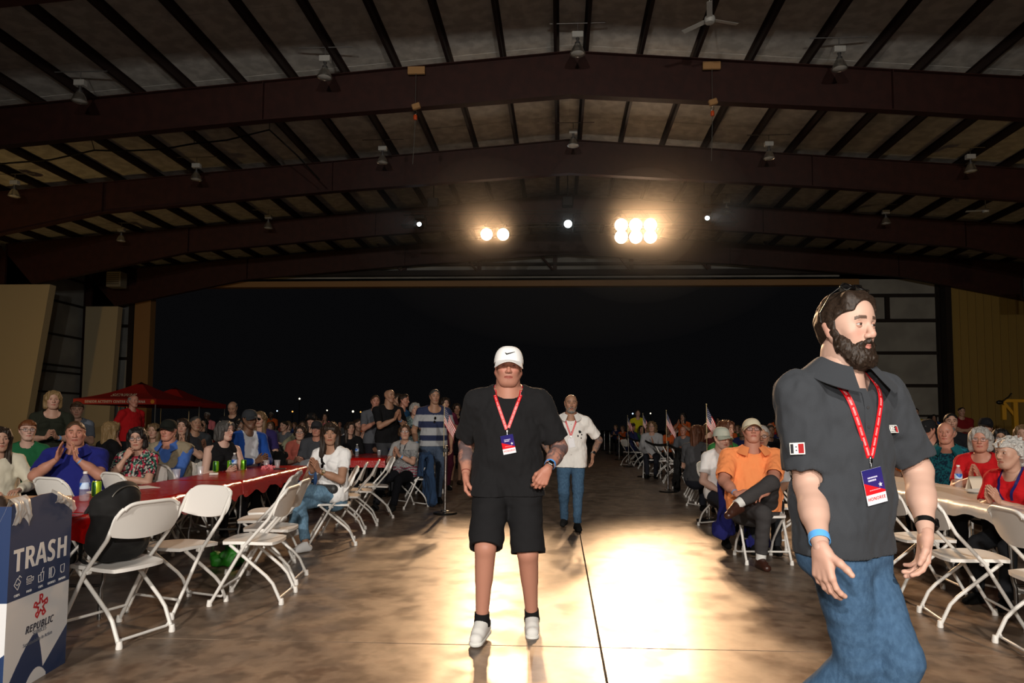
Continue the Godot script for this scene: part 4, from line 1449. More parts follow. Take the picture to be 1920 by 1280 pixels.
func moving_head(at: Vector3, r: float, label: String) -> void:
	var o := thing("moving_head", label, "lamp", at, 0.0, "small white spots on the truss")
	var up := Basis(Vector3.RIGHT, PI / 2)
	var g := Geo.new()
	g.lathe([Vector2(r, 0.0), Vector2(r + 0.04, 0.0), Vector2(r + 0.04, -0.1), Vector2(0.15, -0.2), Vector2(0.13, -0.4), Vector2(0, -0.42)], 16, Vector3.ZERO, up)
	part("head", g, black_plastic, o)
	var l := Geo.new()
	l.lathe([Vector2(0, 0.006), Vector2(r, 0.0)], 16, Vector3.ZERO, up)
	part("lens", l, glow(Color(0.9, 0.96, 1.0), 8.0), o)
	var y := Geo.new()
	y.box(Vector3(0, 0.33, -0.2), Vector3(0.42, 0.16, 0.3), Basis(), 0.02)
	for s in [-1.0, 1.0]: y.box(Vector3(s * 0.23, 0.1, -0.2), Vector3(0.05, 0.45, 0.14), Basis(), 0.01)
	y.tube([Vector3(0, 0.38, -0.25), Vector3(0, 0.40, -0.5)], 0.02, 6)
	y.tube([Vector3(0, 0.40, -0.5), Vector3(0, 9.6 - at.y, -0.5)], 0.02, 6)
	part("yoke", y, black_plastic, o)
	var s := SpotLight3D.new()
	s.name = "beam"
	o.add_child(s, true)
	s.position = Vector3(0, 0, 0.06)
	s.rotation_degrees = Vector3(-16.0, 180.0, 0)
	s.light_color = Color(0.9, 0.96, 1.0)
	s.light_energy = 20.0
	s.spot_range = 80.0
	s.spot_attenuation = 2.0
	s.spot_angle = 10.0
	s.light_size = r
	s.shadow_enabled = true
# ---------------------------------------------------------------- furniture and things on the floor
func picture(w: int, h: int, fn: Callable) -> ImageTexture:
	var im := Image.create(w, h, false, Image.FORMAT_RGB8)
	for y in h:
		for x in w:
			im.set_pixel(x, y, fn.call((x + 0.5) / w, (y + 0.5) / h))
	return ImageTexture.create_from_image(im)

var chair0: Node3D

func make_chair() -> Node3D:
	var o := thing("folding_chair", "", "chair", Vector3.ZERO, 0.0)
	var plastic := mat(Color(0.92, 0.91, 0.89), 0.40)
	var steel := mat(Color(0.88, 0.87, 0.85), 0.35)
	var back := Geo.new()
	back.sheet(18, 8, func(u, v):
		var U: float = u * 2.0 - 1.0
		var w: float = 0.232 * (1.0 - 0.16 * pow(v, 5.0)) * (1.0 - 0.10 * pow(1.0 - v, 6.0))
		var y: float = 0.615 + v * 0.222 - 0.035 * pow(absf(U), 6.0) * v + 0.030 * pow(absf(U), 2.0) * (1.0 - v)
		return Vector3(U * w, y, -0.170 - (y - 0.615) * 0.36 - 0.030 * (1.0 - U * U) * (0.4 + 0.6 * (1.0 - v))), 0.014)
	var rim := []
	for k in 25:
		var U := -1.0 + 2.0 * k / 24.0
		rim.append(Vector3(U * 0.232 * 0.82, 0.835 - 0.035 * pow(absf(U), 6.0), -0.255 - 0.012 * (1.0 - U * U)))
	back.tube(rim, 0.012, 8)
	part("backrest", back, plastic, o)
	var seat := Geo.new()
	seat.sheet(16, 14, func(u, v):
		var U: float = u * 2.0 - 1.0
		var V: float = v * 2.0 - 1.0
		return Vector3(U * (0.205 + 0.012 * V) * (1.0 - 0.13 * pow(absf(V), 3.0)), 0.446 - 0.012 * (1.0 - U * U) * (1.0 - V * V) + 0.012 * V - 0.014 * maxf(0.0, V) * V, 0.005 + V * 0.200 * (1.0 - 0.13 * pow(absf(U), 3.0))), 0.022)
	part("seat", seat, plastic, o)
	var bf := Geo.new()
	for s in [-1.0, 1.0]:
		bf.tube([Vector3(s * 0.213, 0.02, 0.245), Vector3(s * 0.213, 0.43, 0.015), Vector3(s * 0.213, 0.62, -0.150), Vector3(s * 0.211, 0.76, -0.222), Vector3(s * 0.203, 0.79, -0.243), Vector3(s * 0.190, 0.808, -0.254)], 0.0125, 8)
	bf.tube([Vector3(-0.213, 0.115, 0.192), Vector3(0.213, 0.115, 0.192)], 0.0095, 8)
	part("back_frame", bf, steel, o)
	var rl := Geo.new()
	for s in [-1.0, 1.0]:
		rl.tube([Vector3(s * 0.183, 0.432, 0.130), Vector3(s * 0.183, 0.205, -0.135), Vector3(s * 0.183, 0.150, -0.185), Vector3(s * 0.183, 0.02, -0.245)], 0.0125, 8)
		rl.box(Vector3(s * 0.20, 0.425, 0.02), Vector3(0.035, 0.03, 0.05), Basis(), 0.006)
	var u := [Vector3(-0.183, 0.075, -0.220)]
	for k in 5: u.append(Vector3(-0.183 + 0.03 * (1 - cos(k * PI / 8)), 0.075 - 0.035 * sin(k * PI / 8), -0.225))
	for k in 5: u.append(Vector3(0.183 - 0.03 * (1 - sin(k * PI / 8)), 0.075 - 0.035 * cos(k * PI / 8), -0.225))
	u.append(Vector3(0.183, 0.075, -0.220))
	rl.tube(u, 0.0095, 8)
	part("rear_legs", rl, steel, o)
	for f in [[0.213, 0.245, 0.5], [-0.213, 0.245, 0.5], [0.183, -0.245, -0.45], [-0.183, -0.245, -0.45]]:
		var c := Geo.new()
		c.lathe([Vector2(0, 0.0), Vector2(0.019, 0.0), Vector2(0.020, 0.010), Vector2(0.015, 0.045), Vector2(0, 0.045)], 10, Vector3(f[0], 0, f[1] + f[2] * 0.01))
		part("foot_cap", c, plastic, o)
	return o

var chairs_made := 0
func chair(x: float, z: float, deg: float, label: String, group := "") -> Node3D:
	chairs_made += 1
	if chairs_made == 1:
		chair0.position = Vector3(x, 0, z)
		chair0.rotation.y = deg_to_rad(deg)
		chair0.set_meta("label", label)
		if group: chair0.set_meta("group", group)
		return chair0
	return again(chair0, Vector3(x, 0, z), deg_to_rad(deg), label, group)

# a folding table along a line from a to b (both at its short ends), w wide
func table(a: Vector3, b: Vector3, w: float, topc: Material, label: String, group: String) -> Node3D:
	var mid := (a + b) / 2
	var len := a.distance_to(b)
	var turn := atan2(b.x - a.x, b.z - a.z)
	var o := thing("folding_table", label, "table", Vector3(mid.x, 0, mid.z), turn, group)
	var g := Geo.new()
	g.box(Vector3(0, 0.715, 0), Vector3(w, 0.045, len), Basis(), 0.012)
	part("tabletop", g, topc, o)
	var leg := mat(Color(0.55, 0.55, 0.55), 0.3, 0.9)
	for s in [-1.0, 1.0]:
		for q in [-1.0, 1.0]:
			var l := Geo.new()
			var x: float = q * (w / 2 - 0.13)
			l.tube([Vector3(x, 0.70, s * (len / 2 - 0.35)), Vector3(x, 0.25, s * (len / 2 - 0.33)), Vector3(x, 0.2, s * (len / 2 - 0.30)), Vector3(x, 0.0, s * (len / 2 - 0.30))], 0.014, 8)
			part("leg", l, leg, o)
		var br := Geo.new()
		br.tube([Vector3(-w / 2 + 0.13, 0.22, s * (len / 2 - 0.31)), Vector3(w / 2 - 0.13, 0.22, s * (len / 2 - 0.31))], 0.011, 8)
		br.tube([Vector3(0, 0.22, s * (len / 2 - 0.31)), Vector3(0, 0.69, s * (len / 2 - 0.85))], 0.009, 8)
		part("brace", br, leg, o)
	return o

func cloth(a: Vector3, b: Vector3, w: float, drop: float, m: Material, label: String, group: String, wave: float, sd: float, ends := 3) -> void:
	var mid := (a + b) / 2
	var len := a.distance_to(b)
	var g := Geo.new()
	g.sheet(26, 60, func(u, v):
		var s: float = (u - 0.5) * 2.0
		var hz: float = len / 2
		var dl: float = drop + wave * crease.get_noise_2d(v * 9.0 + sd, s * 2.0) * 1.5
		var x: float = s * (w / 2 + dl)
		var e0: float = drop if ends & 1 else 0.0
		var e1: float = drop if ends & 2 else 0.0
		var z: float = lerpf(-hz - e0, hz + e1, v)
		var ox: float = maxf(0.0, absf(x) - w / 2)
		var oz: float = maxf(0.0, absf(z) - hz)
		var out: float = 0.012 + 0.10 * ox + 0.03 * ox * sin(v * 40.0 + sd)
		var px: float = signf(x) * minf(absf(x), w / 2 + out)
		var pz: float = signf(z) * minf(absf(z), hz + 0.014 + 0.1 * oz)
		var y: float = 0.743 - maxf(ox, oz) * 0.97
		if ox == 0.0 and oz == 0.0: y += 0.0025 * crease.get_noise_2d(x * 22.0 + sd, z * 9.0) + 0.002
		return Vector3(px, y, pz), 0.0015)
	var o := part("tablecloth", g, m)
	o.position = Vector3(mid.x, 0, mid.z)
	o.rotation.y = atan2(b.x - a.x, b.z - a.z)
	tag(o, label, "tablecloth", group)

var bottle0: Node3D
func bottle(at: Vector3, label: String) -> void:
	if bottle0:
		again(bottle0, at, 0.7, label, "water bottles on the tables")
		return
	bottle0 = thing("water_bottle", label, "bottle", at, 0.0, "water bottles on the tables")
	var g := Geo.new()
	g.lathe([Vector2(0, 0.004), Vector2(0.022, 0.0), Vector2(0.031, 0.006), Vector2(0.032, 0.03), Vector2(0.030, 0.036), Vector2(0.032, 0.042), Vector2(0.030, 0.054), Vector2(0.032, 0.060), Vector2(0.030, 0.072), Vector2(0.032, 0.08), Vector2(0.032, 0.135), Vector2(0.028, 0.155), Vector2(0.018, 0.178), Vector2(0.012, 0.190), Vector2(0.012, 0.205)], 20)
	part("body", g, clear, bottle0)
	var l := Geo.new()
	l.lathe([Vector2(0.0324, 0.088), Vector2(0.0326, 0.089), Vector2(0.0326, 0.131), Vector2(0.0324, 0.132)], 20)
	var lm := mat(Color.WHITE, 0.4)
	lm.albedo_texture = picture(64, 32, func(u, v): return Color(0.13, 0.35, 0.72) if v > 0.45 + 0.15 * sin(u * 12.0) and v < 0.9 else (Color(0.75, 0.85, 0.95) if v < 0.9 else Color(0.9, 0.93, 0.97)))
	part("paper_band", l, lm, bottle0)
	var c := Geo.new()
	c.lathe([Vector2(0.0145, 0.197), Vector2(0.0150, 0.198), Vector2(0.0145, 0.212), Vector2(0.012, 0.214), Vector2(0, 0.214)], 14)
	part("cap", c, white_paint, bottle0)

var can0: Node3D
func can(at: Vector3, label: String) -> void:
	if can0:
		again(can0, at, at.x * 7.0, label, "green drink cans on the red table")
		return
	can0 = thing("drink_can", label, "can", at, 0.0, "green drink cans on the red table")
	var g := Geo.new()
	g.lathe([Vector2(0.024, 0.002), Vector2(0.026, 0.0), Vector2(0.033, 0.010), Vector2(0.033, 0.108), Vector2(0.027, 0.119)], 20)
	var m := mat(Color.WHITE, 0.3, 0.35)
	m.albedo_texture = picture(64, 32, func(u, v): return Color(0.45, 0.72, 0.12).lerp(Color(0.72, 0.82, 0.15), clampf(sin(u * TAU) * 1.5, 0.0, 1.0)) if absf(fmod(u * 2.0, 1.0) - 0.5) > 0.16 or absf(v - 0.5) > 0.2 else Color(0.10, 0.30, 0.12))
	part("body", g, m, can0)
	var l := Geo.new()
	l.lathe([Vector2(0.027, 0.119), Vector2(0.0265, 0.121), Vector2(0.0245, 0.117), Vector2(0, 0.117)], 18)
	l.box(Vector3(0.004, 0.1185, 0), Vector3(0.02, 0.0015, 0.012), Basis(), 0.0005)
	part("lid", l, chrome, can0)

var cup0: Node3D
func cup(at: Vector3, label: String) -> void:
	if cup0:
		again(cup0, at, 0.0, label, "clear plastic cups on the red table")
		return
	cup0 = thing("plastic_cup", label, "cup", at, 0.0, "clear plastic cups on the red table")
	var g := Geo.new()
	g.lathe([Vector2(0, 0.003), Vector2(0.026, 0.0), Vector2(0.028, 0.006), Vector2(0.038, 0.095), Vector2(0.040, 0.097), Vector2(0.0385, 0.099), Vector2(0.0365, 0.095), Vector2(0.026, 0.008), Vector2(0, 0.007)], 18)
	part("body", g, clear, cup0)

func trash_box() -> void:
	var near := Vector3(-2.635, 0, -3.2)
	var far := Vector3(-2.71, 0, -3.715)
	var u := (far - near).normalized()
	var wd := near.distance_to(far)
	var nrm := Vector3.UP.cross(u).normalized()
	if nrm.x < 0.0: nrm = -nrm
	# local frame: x along the printed face from far (left when one faces it) to near... the face looks along +z
	var b := Basis(u, Vector3.UP, u.cross(Vector3.UP))
	if b.z.dot(nrm) < 0.0: b = Basis(-u, Vector3.UP, (-u).cross(Vector3.UP))
	var o := thing("trash_box", "blue and white cardboard trash box with an open top and bag liner", "trash bin", (near + far) / 2)
	o.basis = b
	var card := mat(Color(0.52, 0.38, 0.26), 0.85)
	var blue := Color(0.085, 0.19, 0.36)
	var print_fn := func(x, y):
		var c := Color(0.86, 0.87, 0.88)
		if y < 0.522: c = blue
		# waves at the foot
		if y > 0.70 and x < 0.62:
			var k: float = 0.74 + pow(absf(x - 0.44) / 0.44, 1.3) * 0.26
			if x <= 0.47 and y > k: c = blue
			if x > 0.47 and y > 0.74 + pow((x - 0.47) / 0.13, 1.6) * 0.20: c = blue
		if x >= 0.58 and y > 0.965 - (x - 0.55) * 0.42: c = blue
		if y > 0.70 and x > 0.30 and x < 0.66 and y > 0.93 + pow(absf(x - 0.5) / 0.18, 2.0) * 0.07: c = Color(0.86, 0.87, 0.88)
		return c
	var pm := mat(Color.WHITE, 0.55)
	pm.albedo_texture = picture(240, 400, print_fn)
	var d := 0.50
	var hs := [0.905, 0.885, 0.945, 0.87]      # rim heights along the printed face, near end to far end
	if b.x.dot(u) > 0.0: hs = [0.92, 0.945, 0.945, 0.87]
	var xs := [-wd / 2, -wd * 0.05, wd * 0.12, wd / 2]
	for face in 4:
		var g := Geo.new()
		var w := wd if face % 2 == 0 else d
		var rot := Basis(Vector3.UP, face * PI / 2)
		var off := rot.z * (0.0 if face == 0 else (d if face == 2 else 0.0))
		var ct := Vector3(0, 0, -d / 2) + rot.z * ((d if face % 2 == 0 else wd) / 2)
		for k in 3:
			var x0: float = xs[k] * w / wd
			var x1: float = xs[k + 1] * w / wd
			var h0: float = hs[k] if face == 0 else 0.91
			var h1: float = hs[k + 1] if face == 0 else 0.91
			var f := g.v.size()
			for p in [Vector3(x0, 0.0, 0), Vector3(x1, 0.0, 0), Vector3(x1, h1, 0), Vector3(x0, h0, 0)]:
				g.vert(ct + rot * p, rot.z, Vector2(p.x / w + 0.5, 1.0 - p.y / 0.945))
			g.quad(f, f + 1, f + 2, f + 3)
		part("side_panel", g, pm, o)
		var gi := Geo.new()
		for k in 3:
			var x0: float = xs[k] * w / wd
			var x1: float = xs[k + 1] * w / wd
			var h0: float = hs[k] if face == 0 else 0.91
			var h1: float = hs[k + 1] if face == 0 else 0.91
			gi.out_face([ct + rot * Vector3(x0, 0, -0.006), ct + rot * Vector3(x1, 0, -0.006), ct + rot * Vector3(x1, h1, -0.006), ct + rot * Vector3(x0, h0, -0.006)], ct + rot.z)
			gi.out_face([ct + rot * Vector3(x0, h0, -0.006), ct + rot * Vector3(x1, h1, -0.006), ct + rot * Vector3(x1, h1, 0), ct + rot * Vector3(x0, h0, 0)], ct)
		part("inner_panel", gi, card, o)
	var ink := mat(Color(0.88, 0.89, 0.90), 0.6)
	var dark := mat(Color(0.10, 0.13, 0.22), 0.6)
	var red := mat(Color(0.72, 0.10, 0.16), 0.6)
	var grey := mat(Color(0.35, 0.37, 0.42), 0.6)
	var z := 0.001
	lettering("word_trash", "TRASH", 0.150, ink, o, Transform3D(Basis(), Vector3(0.0, 0.640, z)), true)
	var caps := ["CUPS", "FOOD", "CUPS", "UTENSILS", "NAPKINS"]
	caps[0] = "CHIPS"
	for k in 5:
		var x := -0.19 + 0.095 * k
		lettering("icon_caption", caps[k], 0.016, ink, o, Transform3D(Basis(), Vector3(x, 0.472, z)))
		var ic := Geo.new()
		var ls := []
		match k:
			0: ls = [[-2, 0, 0, 2.4], [0, 2.4, 2, 0.6], [2, 0.6, 0.2, -2.2], [0.2, -2.2, -2, 0], [0.6, 2.4, 1.2, 3.2], [1.2, 3.2, 2.4, 2.2], [-1, 0.2, 0, -0.4], [0, -0.4, 1, 0.4]]
			1: ls = [[-2, 0.6, -1.4, 1.6], [-1.4, 1.6, 1.0, 1.6], [1.0, 1.6, 1.6, 0.6], [-2, 0.6, 1.6, 0.6], [-2, 0, 1.6, 0], [-2, -0.6, 1.6, -0.6], [-1.8, -1.3, 1.4, -1.3], [1.6, 0.8, 2.6, 1.0], [2.6, 1.0, 2.4, -0.4], [2.4, -0.4, 1.6, -0.6]]
			2: ls = [[-0.2, 1.4, 0.2, -2.2], [1.8, 1.4, 1.5, -2.2], [0.2, -2.2, 1.5, -2.2], [-0.4, 1.4, 2.0, 1.4], [0.8, 1.4, 0.9, 2.8], [0.9, 2.8, 1.6, 3.2], [-1.8, 0.6, -1.6, -2.2], [-1.8, 0.6, -0.2, 0.6], [-1.6, -2.2, 0.1, -2.2]]
			3: ls = [[-2, 2.2, -2, -2.2], [-1.2, 2.2, -1.2, -2.2], [-2, -0.2, -1.2, -0.2], [-0.4, 2.2, -0.4, -2.2], [-0.4, 2.2, 1.0, 2.0], [1.0, 2.0, 2.0, 0.6], [2.0, 0.6, 2.0, -0.6], [2.0, -0.6, 1.0, -2.0], [1.0, -2.0, -0.4, -2.2]]
			4: ls = [[-1.4, 1.6, 1.4, 1.8], [1.4, 1.8, 1.2, -1.6], [1.2, -1.6, -0.6, -1.7], [-0.6, -1.7, -1.4, -1.0], [-1.4, -1.0, -1.4, 1.6], [-0.6, -1.7, -0.6, -1.0], [-0.6, -1.0, -1.4, -1.0]]
		for l in ls: ic.bar(Vector3(l[0], l[1], 0) * 0.0125, Vector3(l[2], l[3], 0) * 0.0125, 0.0030, 0.001, Vector3.BACK)
		part("icon", ic, ink, o, Transform3D(Basis(), Vector3(x, 0.525, z)))
	for k in 5:
		var an := PI / 2 - TAU * k / 5
		lettering("star_letter", "R", 0.068, red, o, Transform3D(Basis(Vector3.BACK, an - PI / 2), Vector3(0.01, 0.372, z) + 0.036 * Vector3(cos(an), sin(an), 0)), true)
	lettering("maker_name", "REPUBLIC", 0.050, dark, o, Transform3D(Basis(), Vector3(0.01, 0.278, z)), true, false, true)
	lettering("maker_word", "SERVICES", 0.028, grey, o, Transform3D(Basis(), Vector3(0.01, 0.248, z)), false, false, true)
	lettering("slogan", "Sustainability in Action", 0.024, grey, o, Transform3D(Basis(), Vector3(0.0, 0.208, z)))
	# liner over the rim
	var film := mat(Color(0.93, 0.92, 0.90, 0.36), 0.25)
	film.transparency = BaseMaterial3D.TRANSPARENCY_ALPHA
	film.roughness = 0.3
	for q in [[0.16, 0.5, 0.05], [-0.5, -0.26, 0.11]]:
		var lg := Geo.new()
		lg.sheet(26, 16, func(a, v):
			var x: float = lerpf(q[0], q[1], a) * wd
			var s: float = (v - 0.5) * 2.0
			var k: float = clampf((x / wd + 0.5), 0.0, 1.0)
			var rim_y: float = (lerpf(0.92, 0.945, k / 0.62) if k < 0.62 else lerpf(0.945, 0.87, (k - 0.62) / 0.38)) + 0.006
			var fall: float = (maxf(0.0, s) * q[2] + maxf(0.0, -s) * 0.12) * (1.0 + 0.5 * crease.get_noise_2d(x * 18.0, 4.0))
			var puff: float = 0.004 + 0.016 * absf(crease.get_noise_2d(x * 26.0 + 9.0, v * 4.0)) + 0.012 * sin(clampf(s, 0.0, 1.0) * PI)
			return Vector3(x, rim_y - fall + 0.02 * maxf(0.0, 1.0 - absf(s) * 3.0), (puff if s > 0.0 else -0.012 + s * 0.05)), 0.001)
		part("bag_liner", lg, film, o)
	# fold the printed side so it faces out of the box
	if o.basis.determinant() < 0.0: o.scale.x *= -1.0

func backpack(at: Vector3, turn: float) -> void:
	var o := thing("backpack", "black backpack slumped on the nearest folding chair by the trash box", "backpack", at, turn)
	var fab := mat(Color(0.018, 0.018, 0.020), 0.85)
	var g := Geo.new()
	field(g, [cone(Vector3(-0.06, 0.13, 0.02), Vector3(0.06, 0.13, 0.02), 0.125, 0.125, 0.06, Vector3.RIGHT, 1.0), cone(Vector3(0, 0.14, 0), Vector3(0.0, 0.36, -0.02), 0.13, 0.10, 0.05, Vector3.RIGHT, 1.35), cone(Vector3(0, 0.36, -0.02), Vector3(0.02, 0.42, 0.0), 0.10, 0.075, 0.05, Vector3.RIGHT, 1.4), cone(Vector3(0, 0.14, 0.12), Vector3(0, 0.22, 0.11), 0.07, 0.06, 0.04, Vector3.RIGHT, 1.6), cone(Vector3(0, -0.5, 0), Vector3(0, 0.004, 0), 0.6, 0.6, 0.01, Vector3.RIGHT, 1.0, 3, true)], 0.011, {"noise": crease, "amp": 0.014, "scale": Vector3(9, 9, 9)})
	part("bag", g, fab, o)
	var z := Geo.new()
	var ps := []
	for k in 15:
		var a := lerpf(-1.2, 1.2, k / 14.0)
		ps.append(Vector3(sin(a) * 0.105 + 0.01, 0.372 + cos(a) * 0.095, 0.050 + 0.02 * cos(a)))
	z.tube(ps, 0.005, 6)
	part("zipper", z, mat(Color(0.35, 0.34, 0.32), 0.4, 0.5), o)
	for s in [-1.0, 1.0]:
		var st := Geo.new()
		var rp := [Vector3(s * 0.08, 0.40, -0.09), Vector3(s * 0.09, 0.30, -0.16), Vector3(s * 0.11, 0.12, -0.17), Vector3(s * 0.13, 0.02, -0.14), Vector3(s * 0.16, 0.004, -0.04)]
		st.tube(rp, 0.012, 6)
		part("strap", st, fab, o)

var stripes: ImageTexture
func flag_cloth(g: Geo, at: Vector3, len: float, hoist: float, sd: float) -> void:
	g.sheet(16, 12, func(u, v):
		var sw: float = 0.035 * sin(u * 9.0 + v * 2.0 + sd)
		return at + Vector3(u * len * 0.40 + 0.02 * u * sin(v * 4.0 + sd), -v * hoist * (1.0 - 0.25 * u) - u * len * 0.86, sw * u), 0.001)

func stanchion(at: Vector3, label: String, flag: bool, belt_to = null, dressed := false) -> void:
	var o := thing("stanchion", label, "barrier post", at, 0.0, "chrome rope posts along the aisle")
	var b := Geo.new()
	b.lathe([Vector2(0, 0.0), Vector2(0.175, 0.0), Vector2(0.178, 0.012), Vector2(0.165, 0.026), Vector2(0.06, 0.040), Vector2(0.0, 0.042)], 28)
	part("base", b, mat(Color(0.04, 0.04, 0.04), 0.35), o)
	var rg := Geo.new()
	rg.lathe([Vector2(0.07, 0.036), Vector2(0.065, 0.05), Vector2(0.03, 0.058), Vector2(0.026, 0.07)], 20)
	part("collar", rg, chrome, o)
	var p := Geo.new()
	p.lathe([Vector2(0.024, 0.05), Vector2(0.024, 0.86), Vector2(0.031, 0.862), Vector2(0.031, 0.985), Vector2(0.033, 0.99), Vector2(0.033, 1.0), Vector2(0.0, 1.004)], 18)
	part("pole", p, chrome, o)
	var c := Geo.new()
	c.box(Vector3(0, 0.93, 0), Vector3(0.075, 0.06, 0.075), Basis(), 0.01)
	part("cassette", c, black_plastic, o)
	if belt_to != null:
		var g := Geo.new()
		var d: Vector3 = (belt_to as Vector3) - at
		g.sheet(12, 1, func(u, v): return Vector3(d.x * u, 0.905 + v * 0.055 - 0.06 * sin(u * PI), d.z * u) + Vector3(0, 0, -0.03), 0.002)
		part("belt", g, mat(Color(0.02, 0.02, 0.022), 0.8), o)
	if flag:
		var s := Geo.new()
		s.tube([Vector3(-0.028, 0.84, 0.02), Vector3(-0.028, 1.60, 0.02)], 0.0045, 6)
		s.ball(Vector3(-0.028, 1.61, 0.02), Vector3.ONE * 0.010, 8, 6)
		part("flag_stick", s, mat(Color(0.75, 0.68, 0.5), 0.5), o)
		var f := Geo.new()
		flag_cloth(f, Vector3(-0.024, 1.585, 0.02), 0.40, 0.27, at.z)
		if stripes == null:
			stripes = picture(320, 208, func(x, y):
				# u runs along the fly, v down the hoist: the picture is laid with x = u, y = v
				var c2 := Color(0.70, 0.07, 0.12) if int(y * 13.0) % 2 == 0 else Color(0.90, 0.89, 0.87)
				if x < 0.40 and y < 7.0 / 13.0:
					c2 = Color(0.06, 0.08, 0.24)
					var gx: float = x / 0.40 * 12.0
					var gy: float = y / (7.0 / 13.0) * 10.0
					var ix := roundi(gx)
					var iy := roundi(gy)
					if ix > 0 and ix < 12 and iy > 0 and iy < 10 and (ix + iy) % 2 == 0:
						var dx := (gx - ix)
						var dy := (gy - iy)
						var an := atan2(dx, -dy)
						if Vector2(dx, dy).length() < 0.30 + 0.16 * cos(an * 5.0): c2 = Color(0.92, 0.92, 0.92)
				return c2)
		var fm := mat(Color.WHITE, 0.8)
		fm.albedo_texture = stripes
		fm.backlight_enabled = true
		fm.backlight = Color(0.25, 0.25, 0.25)
		part("flag", f, fm, o)

func jacket(called: String, label: String, at: Vector3, turn: float, c: Color, w: float, h: float, sd: float, cat := "jacket") -> void:
	# a garment hung over a chair back: two long lobes joined over the top
	var o := thing(called, label, cat, at, turn)
	var g := Geo.new()
	field(g, [cone(Vector3(-w * 0.3, h - 0.04, 0.02), Vector3(w * 0.3, h - 0.04, 0.02), 0.035, 0.035, 0.02), cone(Vector3(-w * 0.25, h - 0.05, -0.05), Vector3(-w * 0.3, h * 0.25, -0.10), 0.05, 0.06, 0.05, Vector3.RIGHT, 1.9), cone(Vector3(w * 0.2, h - 0.05, -0.05), Vector3(w * 0.28, 0.10, -0.08), 0.05, 0.065, 0.05, Vector3.RIGHT, 1.7), cone(Vector3(0, h - 0.06, 0.06), Vector3(0, h * 0.6, 0.07), 0.035, 0.03, 0.04, Vector3.RIGHT, 3.0)], 0.014, {"noise": crease, "amp": 0.035, "scale": Vector3(14, 5, 14) + Vector3.ONE * sd})
	var m := mat(c, 0.92)
	part("cloth_body", g, m, o)

func tent(at: Vector3, label: String) -> void:
	var o := thing("canopy_tent", label, "tent", at, 0.0, "red canopy tents at the far left")
	var red := mat(Color(0.62, 0.05, 0.035), 0.7)
	var w := 1.55
	var steel := mat(Color(0.5, 0.5, 0.5), 0.4, 0.6)
	for s in [[-1, -1], [1, -1], [1, 1], [-1, 1]]:
		var l := Geo.new()
		l.box(Vector3(s[0] * (w - 0.04), 1.0, s[1] * (w - 0.04)), Vector3(0.035, 2.0, 0.035), Basis(), 0.004)
		part("leg", l, steel, o)
	var r := Geo.new()
	var pk := Vector3(0, 2.86, 0)
	var cs := [Vector3(-w, 2.16, w), Vector3(w, 2.16, w), Vector3(w, 2.16, -w), Vector3(-w, 2.16, -w)]
	for k in 4:
		var a: Vector3 = cs[k]
		var b: Vector3 = cs[(k + 1) % 4]
		r.sheet(8, 8, func(u, v):
			var base := a.lerp(b, u)
			var p := base.lerp(pk, v)
			return p - Vector3(0, 0.10 * sin(v * PI), 0), 0.004)
	part("roof", r, red, o)
	for k in 4:
		var a: Vector3 = cs[k]
		var b: Vector3 = cs[(k + 1) % 4]
		var g := Geo.new()
		g.sheet(12, 2, func(u, v): return a.lerp(b, u) - Vector3(0, v * 0.20, 0), 0.004)
		part("valance", g, red, o)
	var ink := mat(Color(0.85, 0.8, 0.74), 0.7)
	lettering("valance_words", "SENIOR ACTIVITY CENTER OF SMYRNA", 0.125, ink, o, Transform3D(Basis(), Vector3(0.02, 2.055, w + 0.006)), true)
	lettering("roof_word", "SENIOR", 0.24, ink, o, Transform3D(Basis(Vector3.RIGHT, -1.0), Vector3(0.05, 2.32, w * 0.71)), true, true, true)
	var em := Geo.new()
	em.lathe([Vector2(0, 0), Vector2(0.075, 0), Vector2(0.075, 0.004), Vector2(0, 0.004)], 18, Vector3(w - 0.13, 2.06, w + 0.004), Basis(Vector3.RIGHT, PI / 2))
	part("round_emblem", em, mat(Color(0.80, 0.50, 0.12), 0.7), o)

